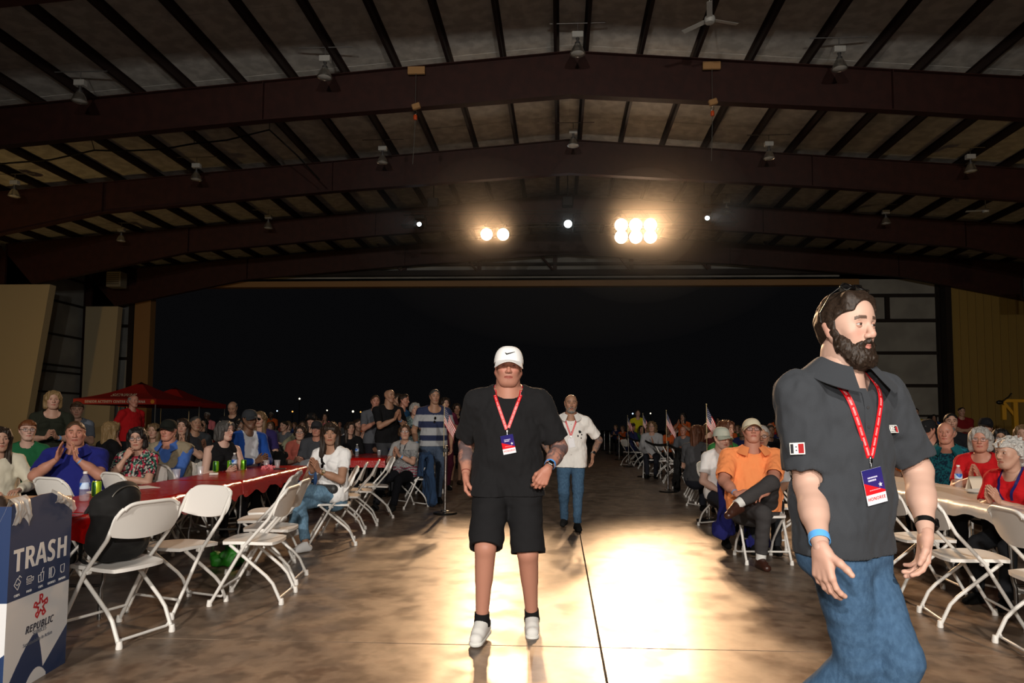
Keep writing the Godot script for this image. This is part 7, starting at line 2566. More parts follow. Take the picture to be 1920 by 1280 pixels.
func guests() -> Array:
	return [
		{"label": "bearded man striding past in a charcoal polo and jeans, red lanyard round his neck", "at": Vector3(1.000, 0.000, -2.500), "yaw": 52.0, "h": 1.830, "lean": 0.02, "w": 0.91, "fat": 0.012, "twist": -0.6, "neck": 1.22, "arm": 1.06, "leg": 0.95, "cell": 0.0065, "hip": 0.0, "nl": 0.092, "head": [-0.42, 0.02, 0.00], "arms": [{"abs": Vector3(0.091, 0.955, 0.246), "e": Vector3(0.850, 0.000, -0.537), "f": Vector3(-0.259, -1.000, 0.075), "n": Vector3(-0.917, 0.000, -0.362), "hand": "relax"}, {"abs": Vector3(-0.310, 0.935, 0.026), "e": Vector3(0.573, 0.000, -0.891), "f": Vector3(-0.021, -1.000, 0.168), "n": Vector3(0.986, 0.000, -0.199), "hand": "open"}], "feet": [Vector3(0.062, 0.085, 0.079), Vector3(0.003, 0.170, -0.256)], "knees": [Vector3(-0.182, 0.000, 0.904), Vector3(0.239, 0.000, 0.955)], "toes": [Vector3(-0.261, 0.000, 0.965), Vector3(-0.209, -0.350, 0.950)], "face": "hero", "skin": PALE, "hair": "quiff", "hairc": Color(0.035,0.020,0.012), "beard": "beard", "beardc": Color(0.035,0.020,0.012), "top": {"color": Color(0.208, 0.220, 0.239), "sleeve": 0.43, "collar": true, "open": 0.42, "name": "polo_shirt", "kind": "knit", "loose": 0.016, "hem": -0.045, "folds": 0.009, "neckline": 0.012, "sleeve_loose": 0.006}, "low": {"color": Color(0.263, 0.376, 0.494), "name": "jeans", "kind": "denim", "loose": 0.012, "folds": 0.008, "flare": 0.008}, "shoe": Color(0.165, 0.165, 0.165), "who": "bearded"},
		{"label": "man walking in a white cap, black tee, black shorts and red lanyard", "at": Vector3(-0.335, 0.000, -4.430), "yaw": 2.0, "h": 1.865, "lean": 0.00, "w": 1.04, "fat": 0.026, "neck": 1.3, "arm": 1.1, "leg": 1.02, "cell": 0.007, "nl": 0.086, "head": [0.06, 0.00, -0.03], "arms": [{"abs": Vector3(0.253, 1.045, 0.199), "e": Vector3(0.535, 0.000, -0.982), "f": Vector3(-0.425, -0.900, 0.135), "n": Vector3(-0.215, 0.000, -1.008), "hand": "loose"}, {"abs": Vector3(-0.267, 0.990, 0.041), "e": Vector3(-0.265, 0.000, -1.010), "f": Vector3(0.116, -1.000, 0.124), "n": Vector3(0.946, 0.000, 0.133), "hand": "loose"}], "feet": [Vector3(0.161, 0.088, -0.024), Vector3(-0.146, 0.115, 0.175)], "toes": [Vector3(0.025, 0.000, 1.001), Vector3(-0.195, -0.100, 0.994)], "face": "round", "skin": RUDDY, "hair": "buzz", "hairc": Color(0.035,0.020,0.012), "cap": Color(0.949, 0.949, 0.949), "top": {"color": Color(0.102, 0.102, 0.110), "sleeve": 0.44, "name": "tee_shirt", "kind": "knit", "loose": 0.016, "hem": -0.060, "folds": 0.008, "sleeve_loose": 0.008}, "low": {"color": Color(0.106, 0.106, 0.114), "name": "shorts", "len": 0.50, "flare": 0.018, "loose": 0.022, "folds": 0.010}, "shoe": Color(0.851, 0.851, 0.839), "cap_mark": true, "ink": true, "who": "capped"},
		{"label": "bald grey-bearded man walking behind in a white shirt and jeans", "at": Vector3(0.140, 0.000, -8.820), "yaw": 0.0, "h": 1.730, "lean": 0.02, "w": 1.06, "fat": 0.012, "neck": 1.15, "cell": 0.009, "head": [0.10, 0.02, 0.00], "arms": [{"abs": Vector3(0.275, 0.930, 0.100), "e": Vector3(0.700, 0.000, -0.600), "f": Vector3(0.000, -1.000, 0.150), "n": Vector3(-1.000, 0.000, 0.100), "hand": "relax"}, {"abs": Vector3(-0.270, 0.930, 0.040), "e": Vector3(-0.700, 0.000, -0.600), "f": Vector3(0.000, -1.000, 0.150), "n": Vector3(1.000, 0.000, 0.100), "hand": "relax"}], "feet": [Vector3(0.080, 0.085, 0.200), Vector3(-0.080, 0.100, -0.130)], "face": "man", "skin": TAN, "hair": "", "hairc": Color(0.09,0.085,0.08), "beard": "goatee", "beardc": Color(0.30,0.29,0.27), "top": {"color": Color(0.894, 0.886, 0.871), "sleeve": 0.43, "collar": true, "open": 0.5, "name": "white_shirt", "hem": -0.075, "loose": 0.016, "folds": 0.008, "neckline": 0.012}, "low": {"color": Color(0.278, 0.392, 0.498), "name": "jeans", "kind": "denim", "loose": 0.012, "folds": 0.010}, "shoe": Color(0.102, 0.102, 0.102), "ink": true, "who": "white_shirt"},
		{"label": "heavy man in a royal blue polo holding both hands to his mouth", "at": Vector3(-4.809, 0.000, -6.610), "yaw": 22.0, "h": 1.693, "sit": true, "lean": 0.06, "w": 1.2, "fat": 0.06, "neck": 1.35, "arm": 1.2, "cell": 0.01, "head": [0.20, 0.03, 0.00], "arms": ["clap_high", "clap_high"], "face": "round", "skin": RUDDY, "hair": "crop", "hairc": Color(0.10,0.05,0.025), "top": {"color": Color(0.122, 0.141, 0.439), "sleeve": 0.42, "collar": true, "name": "polo_shirt", "kind": "knit", "loose": 0.014}, "low": {"color": Color(0.137, 0.149, 0.173)}, "wristband": 0},
		{"label": "woman with glasses in a patterned blouse, fist to her chin", "at": Vector3(-4.457, 0.000, -7.068), "yaw": 15.0, "h": 1.543, "sit": true, "lean": 0.08, "w": 0.95, "fat": 0.02, "bust": 0.012, "cell": 0.011, "head": [0.10, 0.05, 0.05], "arms": ["fold", "chin"], "face": "woman", "skin": FAIR, "hair": "bob", "hairc": Color(0.012,0.010,0.009), "top": {"color": Color(0.333, 0.333, 0.333), "sleeve": 0.36, "name": "blouse", "paint": paint_print}, "low": {"color": Color(0.227, 0.227, 0.251)}, "glasses": true},
		{"label": "man in a dark cap with a tan vest over a blue shirt", "at": Vector3(-4.611, 0.000, -7.928), "yaw": 8.0, "h": 1.720, "sit": true, "lean": 0.08, "w": 1.12, "fat": 0.035, "neck": 1.2, "cell": 0.011, "head": [-0.10, -0.05, 0.00], "arms": ["fold", "lap"], "face": "old", "skin": RUDDY, "hair": "ring", "hairc": Color(0.30,0.29,0.27), "cap": Color(0.090, 0.102, 0.086), "brim": Color(0.090, 0.102, 0.086), "top": {"color": Color(0.247, 0.384, 0.659), "sleeve": 0.98, "collar": true, "name": "blue_shirt", "folds": 0.010}, "low": {"color": Color(0.424, 0.388, 0.314)}, "vest": Color(0.52, 0.48, 0.40)},
		{"label": "woman in a sleeveless black top looking aside, clapping", "at": Vector3(-4.135, 0.000, -8.203), "yaw": 48.0, "h": 1.720, "sit": true, "lean": 0.08, "w": 0.92, "bust": 0.01, "cell": 0.01, "head": [0.50, 0.00, 0.00], "arms": ["clap_low", "clap_low"], "face": "woman", "skin": PALE, "hair": "bob", "hairc": Color(0.09,0.085,0.08), "top": {"color": Color(0.075, 0.075, 0.082), "sleeve": 0.0, "name": "sleeveless_top"}, "low": {"color": Color(0.176, 0.176, 0.208)}, "wristband": 1},
		{"label": "brown-haired woman in a white tee clapping, legs crossed, facing the stage", "at": Vector3(-2.470, 0.000, -7.420), "yaw": -42.0, "h": 1.700, "sit": true, "lean": 0.12, "w": 0.93, "fat": 0.012, "twist": 0.5, "bust": 0.012, "cell": 0.009, "head": [1.00, 0.04, 0.00], "arms": ["clap", "clap"], "feet": [Vector3(0.017, 0.220, 0.482), Vector3(0.198, 0.085, 0.414)], "knees": [Vector3(-0.074, 0.900, 0.740), Vector3(-0.119, 0.700, 0.914)], "toes": [Vector3(-0.260, -0.300, 0.907), Vector3(0.127, 0.000, 0.963)], "face": "woman", "skin": TAN, "hair": "bangs", "hairc": Color(0.035,0.020,0.012), "top": {"color": Color(0.902, 0.902, 0.902), "sleeve": 0.30, "name": "white_tee", "folds": 0.010, "neckline": 0.015}, "low": {"color": Color(0.427, 0.557, 0.651), "name": "jeans", "len": 0.955, "kind": "denim", "folds": 0.010}, "shoe": Color(0.894, 0.894, 0.894), "bare_ankle": true, "wristband": 1},
		{"label": "short-haired woman in a grey printed tee and dark trousers, clapping", "at": Vector3(-2.430, 0.000, -10.720), "yaw": -12.0, "h": 1.620, "sit": true, "lean": 0.05, "w": 1.0, "fat": 0.03, "bust": 0.012, "cell": 0.011, "head": [0.45, -0.12, 0.05], "arms": ["clap", "clap"], "feet": [Vector3(0.029, 0.085, 0.474), Vector3(-0.255, 0.085, 0.484)], "face": "old_woman", "skin": FAIR, "hair": "short_w", "hairc": Color(0.10,0.05,0.025), "top": {"color": Color(0.604, 0.604, 0.604), "sleeve": 0.38, "name": "printed_tee", "paint": paint_bands}, "low": {"color": Color(0.082, 0.086, 0.106), "loose": 0.016}, "shoe": Color(0.133, 0.133, 0.133), "glasses": true, "wristband": 0},
		{"label": "red-haired boy with glasses in a green tee, clapping", "at": Vector3(-6.163, 0.000, -7.668), "yaw": 30.0, "h": 1.718, "sit": true, "lean": 0.08, "w": 0.92, "cell": 0.011, "head": [0.30, -0.05, 0.00], "arms": ["clap_low", "clap_low"], "face": "clean", "skin": PALE, "hair": "fringe", "hairc": Color(0.22,0.07,0.02), "top": {"color": Color(0.114, 0.353, 0.220), "sleeve": 0.36, "name": "green_tee"}, "low": {"color": Color(0.165, 0.173, 0.188)}, "glasses": true},
		{"label": "person in a pale hoodie cut by the left edge, hand on the table", "at": Vector3(-5.395, 0.000, -6.345), "yaw": 50.0, "h": 1.539, "sit": true, "lean": 0.08, "w": 1.0, "cell": 0.012, "arms": ["table", "table"], "face": "woman", "skin": FAIR, "hair": "long", "hairc": Color(0.035,0.020,0.012), "top": {"color": Color(0.788, 0.765, 0.690), "sleeve": 0.98, "name": "hoodie"}, "low": {"color": Color(0.188, 0.204, 0.227)}},
		{"label": "blonde woman standing in a dark green top, clapping", "at": Vector3(-6.707, 0.000, -8.732), "yaw": 38.0, "h": 1.749, "lean": 0.02, "w": 0.98, "fat": 0.02, "bust": 0.012, "cell": 0.012, "head": [0.10, 0.00, 0.00], "arms": ["clap_low", "clap_low"], "face": "old_woman", "skin": FAIR, "hair": "bob", "hairc": Color(0.36,0.23,0.10), "top": {"color": Color(0.137, 0.149, 0.114), "sleeve": 0.40, "name": "green_top", "neckline": 0.03}, "low": {"color": Color(0.110, 0.110, 0.133)}, "wristband": 0},
		{"label": "brown-haired boy standing in a grey shirt, clapping beside the blonde woman", "at": Vector3(-6.951, 0.000, -9.533), "yaw": 30.0, "h": 1.628, "lean": 0.02, "w": 0.92, "cell": 0.013, "head": [0.10, 0.10, 0.00], "arms": ["clap", "clap"], "face": "clean", "skin": FAIR, "hair": "fringe", "hairc": Color(0.10,0.05,0.025), "top": {"color": Color(0.365, 0.392, 0.439), "sleeve": 0.4}, "low": {"color": Color(0.110, 0.110, 0.133)}},
		{"label": "woman with long pale blond hair seen from behind, in black", "at": Vector3(-6.445, 0.000, -9.433), "yaw": 150.0, "h": 1.689, "sit": true, "lean": 0.08, "cell": 0.013, "arms": ["clap", "clap"], "face": "woman", "skin": FAIR, "hair": "long", "hairc": Color(0.36,0.23,0.10), "top": {"color": Color(0.067, 0.067, 0.075), "sleeve": 0.5}, "low": {"color": Color(0.110, 0.110, 0.133)}},
		{"label": "man in a bright red shirt standing before the red tent", "at": Vector3(-8.713, 0.000, -13.515), "yaw": 70.0, "h": 1.902, "lean": 0.02, "w": 1.05, "fat": 0.02, "cell": 0.014, "arms": ["side", "side"], "face": "old", "skin": RUDDY, "hair": "ring", "hairc": Color(0.30,0.29,0.27), "top": {"color": Color(0.627, 0.078, 0.094), "sleeve": 0.44}, "low": {"color": Color(0.090, 0.090, 0.106)}},
		{"label": "curly blond woman seated between the blouse and the dark cap", "at": Vector3(-6.469, 0.000, -10.673), "yaw": 10.0, "h": 1.622, "sit": true, "lean": 0.08, "cell": 0.014, "arms": ["lap", "lap"], "face": "woman", "skin": FAIR, "hair": "long", "hairc": Color(0.22,0.13,0.06), "top": {"color": Color(0.298, 0.337, 0.400), "sleeve": 0.4}, "low": {"color": Color(0.110, 0.110, 0.133)}},
		{"label": "dark-haired woman clapping behind the man in the dark cap", "at": Vector3(-5.678, 0.000, -10.078), "yaw": 20.0, "h": 1.813, "sit": true, "lean": 0.08, "cell": 0.014, "arms": ["clap_high", "clap_high"], "face": "woman", "skin": FAIR, "hair": "long", "hairc": Color(0.035,0.020,0.012), "top": {"color": Color(0.149, 0.149, 0.165), "sleeve": 0.4}, "low": {"color": Color(0.110, 0.110, 0.133)}},
		{"label": "grey-haired man in a charcoal shirt clapping, left of the sleeveless woman", "at": Vector3(-6.220, 0.000, -11.355), "yaw": 50.0, "h": 1.860, "sit": true, "pelvis": Vector3(0, 0.573, 0), "lean": 0.08, "w": 1.08, "cell": 0.014, "arms": ["clap", "clap"], "face": "old", "skin": TAN, "hair": "crop", "hairc": Color(0.09,0.085,0.08), "top": {"color": Color(0.200, 0.212, 0.227), "sleeve": 0.4}, "low": {"color": Color(0.110, 0.110, 0.133)}, "wristband": 0},
		{"label": "woman with a cloud of black curls and glasses, clapping", "at": Vector3(-4.601, 0.000, -9.670), "yaw": 30.0, "h": 1.754, "sit": true, "lean": 0.08, "w": 1.1, "bust": 0.015, "cell": 0.013, "arms": ["clap_low", "clap_low"], "face": "woman", "skin": BROWN, "hair": "curly", "hairc": Color(0.012,0.010,0.009), "top": {"color": Color(0.078, 0.078, 0.094), "sleeve": 0.36}, "low": {"color": Color(0.110, 0.110, 0.133)}, "glasses": true},
		{"label": "man in a cap and a blue and white jacket, turned away", "at": Vector3(-4.190, 0.000, -8.943), "yaw": 60.0, "h": 1.860, "sit": true, "pelvis": Vector3(0, 0.631, 0), "lean": 0.08, "w": 1.15, "fat": 0.02, "cell": 0.013, "arms": ["clap_low", "clap_low"], "face": "man", "skin": BROWN, "hair": "buzz", "hairc": Color(0.012,0.010,0.009), "cap": Color(0.173, 0.184, 0.200), "top": {"color": Color(0.110, 0.247, 0.525), "sleeve": 0.98, "paint": paint_two_tone, "name": "jacket"}, "low": {"color": Color(0.110, 0.110, 0.133)}},
		{"label": "bald man in black bending his head, standing in the left crowd", "at": Vector3(-6.122, 0.000, -12.540), "yaw": 10.0, "h": 1.745, "lean": 0.02, "cell": 0.015, "head": [0.00, 0.50, 0.00], "arms": ["lap", "lap"], "face": "man", "skin": TAN, "hair": "ring", "hairc": Color(0.09,0.085,0.08), "top": {"color": Color(0.063, 0.063, 0.075), "sleeve": 0.5}, "low": {"color": Color(0.063, 0.063, 0.075)}},
		{"label": "woman in a purple shirt seated behind the blue and white jacket", "at": Vector3(-4.799, 0.000, -10.784), "yaw": 10.0, "h": 1.860, "sit": true, "pelvis": Vector3(0, 0.648, 0), "lean": 0.08, "cell": 0.015, "arms": ["lap", "lap"], "face": "woman", "skin": FAIR, "hair": "long", "hairc": Color(0.22,0.13,0.06), "top": {"color": Color(0.169, 0.137, 0.314), "sleeve": 0.4}, "low": {"color": Color(0.110, 0.110, 0.133)}},
		{"label": "woman with dark-rimmed glasses in a coral top, hands clasped", "at": Vector3(-4.235, 0.000, -11.020), "yaw": 14.0, "h": 1.581, "sit": true, "lean": 0.08, "w": 0.98, "fat": 0.02, "bust": 0.01, "cell": 0.012, "arms": ["clap_low", "clap_low"], "face": "old_woman", "skin": FAIR, "hair": "short_w", "hairc": Color(0.035,0.020,0.012), "top": {"color": Color(0.761, 0.412, 0.361), "sleeve": 0.45, "name": "coral_top"}, "low": {"color": Color(0.235, 0.353, 0.502), "kind": "denim"}, "glasses": true},
		{"label": "older man with a dark cap and glasses beside the coral top", "at": Vector3(-3.936, 0.000, -10.979), "yaw": 6.0, "h": 1.741, "sit": true, "lean": 0.08, "w": 1.08, "fat": 0.03, "cell": 0.012, "arms": ["lap", "lap"], "face": "old", "skin": RUDDY, "hair": "ring", "hairc": Color(0.30,0.29,0.27), "cap": Color(0.169, 0.169, 0.180), "top": {"color": Color(0.247, 0.255, 0.275), "sleeve": 0.4}, "low": {"color": Color(0.267, 0.400, 0.604), "kind": "denim"}, "glasses": true},
		{"label": "person in a beige shirt bending far forward in the left crowd", "at": Vector3(-5.200, 0.000, -13.000), "yaw": 75.0, "h": 1.720, "lean": 0.95, "cell": 0.015, "head": [0.00, 0.50, 0.00], "arms": ["knee", "knee"], "face": "man", "skin": FAIR, "hair": "short", "hairc": Color(0.035,0.020,0.012), "top": {"color": Color(0.549, 0.541, 0.447), "sleeve": 0.4}, "low": {"color": Color(0.110, 0.110, 0.133)}},
		{"label": "woman in a black cap and jacket seated behind the man with glasses", "at": Vector3(-4.550, 0.000, -12.384), "yaw": 10.0, "h": 1.860, "sit": true, "pelvis": Vector3(0, 0.641, 0), "lean": 0.08, "cell": 0.015, "arms": ["lap", "lap"], "face": "woman", "skin": FAIR, "hair": "long", "hairc": Color(0.035,0.020,0.012), "cap": Color(0.075, 0.075, 0.082), "top": {"color": Color(0.067, 0.067, 0.078), "sleeve": 0.98}, "low": {"color": Color(0.110, 0.110, 0.133)}},
		{"label": "smiling dark-haired woman in black beside the second red table", "at": Vector3(-4.065, 0.000, -13.074), "yaw": 20.0, "h": 1.730, "sit": true, "lean": 0.08, "cell": 0.013, "head": [0.30, 0.00, 0.00], "arms": ["clap_low", "clap_low"], "face": "woman", "skin": FAIR, "hair": "long", "hairc": Color(0.035,0.020,0.012), "top": {"color": Color(0.078, 0.078, 0.086), "sleeve": 0.98}, "low": {"color": Color(0.110, 0.110, 0.133)}},
		{"label": "young man in a white tee clapping at the second red table", "at": Vector3(-4.098, 0.000, -13.555), "yaw": 50.0, "h": 1.860, "sit": true, "pelvis": Vector3(0, 0.555, 0), "lean": 0.08, "cell": 0.013, "arms": ["clap_high", "clap_high"], "face": "clean", "skin": FAIR, "hair": "short", "hairc": Color(0.035,0.020,0.012), "top": {"color": Color(0.725, 0.725, 0.741), "sleeve": 0.36}, "low": {"color": Color(0.110, 0.110, 0.133)}},
		{"label": "blond woman in a grey tank top leaning over the second red table", "at": Vector3(-3.420, 0.000, -13.550), "yaw": -10.0, "h": 1.720, "lean": 0.55, "w": 0.94, "bust": 0.015, "cell": 0.011, "head": [0.20, 0.50, 0.00], "arms": ["table", "table"], "face": "woman", "skin": TAN, "hair": "long", "hairc": Color(0.36,0.23,0.10), "top": {"color": Color(0.427, 0.447, 0.486), "sleeve": 0.0, "neckline": 0.035, "name": "tank_top"}, "low": {"color": Color(0.263, 0.325, 0.424), "kind": "denim"}},
		{"label": "man with short hair standing just behind the leaning blond woman", "at": Vector3(-3.623, 0.000, -13.240), "yaw": 25.0, "h": 1.901, "lean": 0.02, "cell": 0.013, "arms": ["clap", "clap"], "face": "man", "skin": RUDDY, "hair": "crop", "hairc": Color(0.10,0.05,0.025), "top": {"color": Color(0.325, 0.337, 0.361), "sleeve": 0.4}, "low": {"color": Color(0.110, 0.110, 0.133)}},
		{"label": "tall bald man in black clapping, standing in the left crowd", "at": Vector3(-3.160, 0.000, -12.436), "yaw": 40.0, "h": 1.981, "lean": 0.02, "w": 1.12, "fat": 0.015, "neck": 1.2, "cell": 0.011, "head": [0.30, -0.05, 0.00], "arms": ["clap", "clap"], "face": "man", "skin": TAN, "hair": "", "hairc": Color(0.035,0.020,0.012), "top": {"color": Color(0.078, 0.078, 0.086), "sleeve": 0.40}, "low": {"color": Color(0.227, 0.235, 0.251)}, "wristband": 0},
		{"label": "dark-haired man in black standing right behind the tall bald man", "at": Vector3(-3.392, 0.000, -13.923), "yaw": 60.0, "h": 1.975, "lean": 0.02, "cell": 0.013, "head": [0.30, 0.00, 0.00], "arms": ["clap", "clap"], "face": "man", "skin": TAN, "hair": "crop", "hairc": Color(0.035,0.020,0.012), "top": {"color": Color(0.106, 0.110, 0.125), "sleeve": 0.4}, "low": {"color": Color(0.110, 0.110, 0.133)}},
		{"label": "man in a teal blue jacket clapping, turned to the aisle", "at": Vector3(-3.067, 0.000, -13.108), "yaw": 80.0, "h": 1.922, "lean": 0.02, "cell": 0.012, "arms": ["clap_low", "clap_low"], "face": "man", "skin": RUDDY, "hair": "short", "hairc": Color(0.035,0.020,0.012), "top": {"color": Color(0.173, 0.361, 0.533), "sleeve": 0.9, "name": "jacket"}, "low": {"color": Color(0.110, 0.110, 0.133)}},
		{"label": "grey-haired woman in a patterned top beside the teal blue jacket", "at": Vector3(-2.797, 0.000, -13.037), "yaw": 25.0, "h": 1.741, "lean": 0.02, "cell": 0.013, "arms": ["clap", "clap"], "face": "old_woman", "skin": FAIR, "hair": "short_w", "hairc": Color(0.50,0.48,0.45), "top": {"color": Color(0.333, 0.376, 0.361), "sleeve": 0.5, "paint": paint_print2}, "low": {"color": Color(0.110, 0.110, 0.133)}},
		{"label": "man in a navy and grey striped V-neck sweater and jeans, standing", "at": Vector3(-2.120, 0.000, -11.443), "yaw": 18.0, "h": 1.931, "lean": 0.02, "w": 1.08, "fat": 0.015, "neck": 1.1, "cell": 0.009, "head": [0.10, 0.00, 0.00], "arms": ["side", "side"], "face": "man", "skin": TAN, "hair": "crop", "hairc": Color(0.09,0.085,0.08), "top": {"color": Color(0.267, 0.267, 0.267), "sleeve": 0.38, "neckline": 0.03, "paint": paint_rugby, "name": "striped_sweater", "loose": 0.018}, "low": {"color": Color(0.286, 0.337, 0.416), "name": "jeans", "kind": "denim"}, "wristband": 1},
		{"label": "dark-haired woman in maroon half hidden behind the striped sweater", "at": Vector3(-2.327, 0.000, -13.638), "yaw": 30.0, "h": 1.874, "lean": 0.02, "cell": 0.014, "arms": ["clap", "clap"], "face": "woman", "skin": FAIR, "hair": "long", "hairc": Color(0.035,0.020,0.012), "top": {"color": Color(0.353, 0.122, 0.200), "sleeve": 0.4}, "low": {"color": Color(0.290, 0.102, 0.165)}},
		{"label": "woman in a short black dress standing behind the flag left of the aisle", "at": Vector3(-2.264, 0.000, -14.839), "yaw": 20.0, "h": 1.787, "lean": 0.02, "w": 0.95, "bust": 0.01, "cell": 0.012, "arms": ["fold", "fold"], "face": "woman", "skin": TAN, "hair": "short_w", "hairc": Color(0.035,0.020,0.012), "top": {"color": Color(0.067, 0.067, 0.075), "sleeve": 0.36}, "low": {"color": Color(0.067, 0.067, 0.075), "skirt": true, "len": 0.36, "name": "skirt"}, "shoe": Color(0.227, 0.165, 0.125)},
		{"label": "man in an orange polo and pale cap seated with one ankle on his knee", "at": Vector3(1.900, 0.000, -6.840), "yaw": -4.0, "h": 1.790, "sit": true, "lean": -0.10, "w": 1.22, "fat": 0.055, "neck": 1.3, "arm": 1.2, "cell": 0.008, "head": [-0.05, -0.34, 0.00], "arms": [{"abs": Vector3(0.029, 0.690, 0.419), "e": Vector3(0.870, -0.400, -0.462), "f": Vector3(-0.677, -0.200, 0.348), "n": Vector3(-0.121, -0.900, -0.292), "hand": "relax"}, {"abs": Vector3(-0.233, 0.680, 0.397), "e": Vector3(-0.940, -0.300, -0.536), "f": Vector3(0.869, 0.100, 0.240), "n": Vector3(-0.056, -0.500, -0.798), "hand": "relax"}], "feet": [Vector3(-0.264, 0.600, 0.530), Vector3(-0.016, 0.085, 0.342)], "knees": [Vector3(0.773, 1.000, 0.297), Vector3(0.212, 1.000, 0.887)], "toes": [Vector3(-0.713, -0.250, 0.551), Vector3(0.219, 0.000, 0.987)], "face": "old", "skin": RUDDY, "hair": "ring", "hairc": Color(0.50,0.48,0.45), "cap": Color(0.788, 0.753, 0.659), "brim": Color(0.725, 0.682, 0.573), "top": {"color": Color(0.949, 0.576, 0.353), "sleeve": 0.46, "collar": true, "name": "orange_polo", "kind": "knit", "loose": 0.016, "folds": 0.009, "sleeve_loose": 0.008}, "low": {"color": Color(0.243, 0.235, 0.239), "len": 0.93, "loose": 0.014, "folds": 0.009}, "shoe": Color(0.227, 0.125, 0.094), "glasses": true, "shoe_kind": "shine", "wristband": 1, "bare_ankle": true, "socks": Color(0.86, 0.86, 0.85)},
		{"label": "teenage boy in a pale cap and white tee behind the orange polo", "at": Vector3(1.823, 0.000, -7.972), "yaw": 10.0, "h": 1.599, "sit": true, "lean": 0.08, "w": 0.92, "cell": 0.01, "head": [0.25, 0.08, 0.00], "arms": ["lap", "lap"], "face": "clean", "skin": PALE, "hair": "crop", "hairc": Color(0.10,0.05,0.025), "cap": Color(0.667, 0.690, 0.643), "brim": Color(0.604, 0.627, 0.573), "top": {"color": Color(0.847, 0.847, 0.847), "sleeve": 0.36, "name": "white_tee"}, "low": {"color": Color(0.165, 0.173, 0.204)}, "no_chair": true},
		{"label": "long-haired girl seated behind the boy in the pale cap", "at": Vector3(2.113, 0.000, -9.073), "yaw": 30.0, "h": 1.829, "sit": true, "lean": 0.08, "w": 0.9, "cell": 0.012, "head": [0.20, 0.00, 0.00], "arms": ["lap", "lap"], "face": "woman", "skin": FAIR, "hair": "long", "hairc": Color(0.13,0.045,0.02), "top": {"color": Color(0.173, 0.416, 0.208), "sleeve": 0.4}, "low": {"color": Color(0.133, 0.141, 0.173)}},
		{"label": "grey-haired man with glasses in a pale checked shirt", "at": Vector3(2.206, 0.000, -7.625), "yaw": -12.0, "h": 1.683, "sit": true, "lean": 0.08, "w": 1.02, "fat": 0.02, "cell": 0.01, "head": [-0.10, 0.05, 0.00], "arms": ["lap", "lap"], "face": "old", "skin": TAN, "hair": "short", "hairc": Color(0.50,0.48,0.45), "top": {"color": Color(0.769, 0.776, 0.784), "sleeve": 0.5, "collar": true, "name": "checked_shirt"}, "low": {"color": Color(0.149, 0.157, 0.173)}, "glasses": true},
		{"label": "auburn-haired woman in a charcoal top, seen from behind", "at": Vector3(2.020, 0.000, -10.341), "yaw": 140.0, "h": 1.675, "sit": true, "lean": 0.08, "w": 0.98, "cell": 0.012, "arms": ["lap", "lap"], "face": "woman", "skin": FAIR, "hair": "long", "hairc": Color(0.13,0.045,0.02), "top": {"color": Color(0.275, 0.278, 0.290), "sleeve": 0.4}, "low": {"color": Color(0.133, 0.141, 0.173)}, "no_chair": true},
		{"label": "person in a dark red cap turned away beside the auburn hair", "at": Vector3(2.389, 0.000, -11.359), "yaw": 120.0, "h": 1.783, "sit": true, "lean": 0.08, "cell": 0.014, "arms": ["lap", "lap"], "face": "man", "skin": FAIR, "hair": "short", "hairc": Color(0.10,0.05,0.025), "top": {"color": Color(0.290, 0.122, 0.110), "sleeve": 0.4}, "low": {"color": Color(0.133, 0.141, 0.173)}},
		{"label": "big-haired blond woman with glasses in a white jacket, right of the aisle", "at": Vector3(2.333, 0.000, -17.484), "yaw": -10.0, "h": 1.860, "sit": true, "pelvis": Vector3(0, 0.545, 0), "lean": 0.08, "w": 1.05, "cell": 0.013, "arms": ["clap", "lap"], "face": "old_woman", "skin": FAIR, "hair": "curly", "hairc": Color(0.22,0.13,0.06), "top": {"color": Color(0.604, 0.604, 0.612), "sleeve": 0.98, "name": "white_jacket"}, "low": {"color": Color(0.133, 0.141, 0.173)}, "glasses": true},
		{"label": "man in navy turned away near the third rope post", "at": Vector3(2.302, 0.000, -22.458), "yaw": 120.0, "h": 1.813, "sit": true, "lean": 0.08, "w": 1.05, "cell": 0.016, "arms": ["lap", "lap"], "face": "man", "skin": RUDDY, "hair": "short", "hairc": Color(0.035,0.020,0.012), "top": {"color": Color(0.133, 0.149, 0.290), "sleeve": 0.4}, "low": {"color": Color(0.133, 0.141, 0.173)}},
		{"label": "person in a yellow shirt standing far down the right side", "at": Vector3(2.719, 0.000, -24.044), "yaw": 0.0, "h": 1.870, "lean": 0.02, "cell": 0.018, "arms": ["side", "side"], "face": "man", "skin": FAIR, "hair": "short", "hairc": Color(0.035,0.020,0.012), "top": {"color": Color(0.722, 0.690, 0.129), "sleeve": 0.4}, "low": {"color": Color(0.133, 0.141, 0.173)}},
		{"label": "bald man in a teal patterned shirt at the white table", "at": Vector3(4.293, 0.000, -7.821), "yaw": -30.0, "h": 1.797, "sit": true, "lean": 0.08, "w": 1.1, "fat": 0.025, "neck": 1.2, "cell": 0.01, "head": [-0.15, -0.05, 0.00], "arms": ["table", "lap"], "face": "old", "skin": RUDDY, "hair": "ring", "hairc": Color(0.30,0.29,0.27), "top": {"color": Color(0.078, 0.333, 0.361), "sleeve": 0.42, "collar": true, "name": "teal_shirt", "paint": paint_teal}, "low": {"color": Color(0.149, 0.157, 0.173)}},
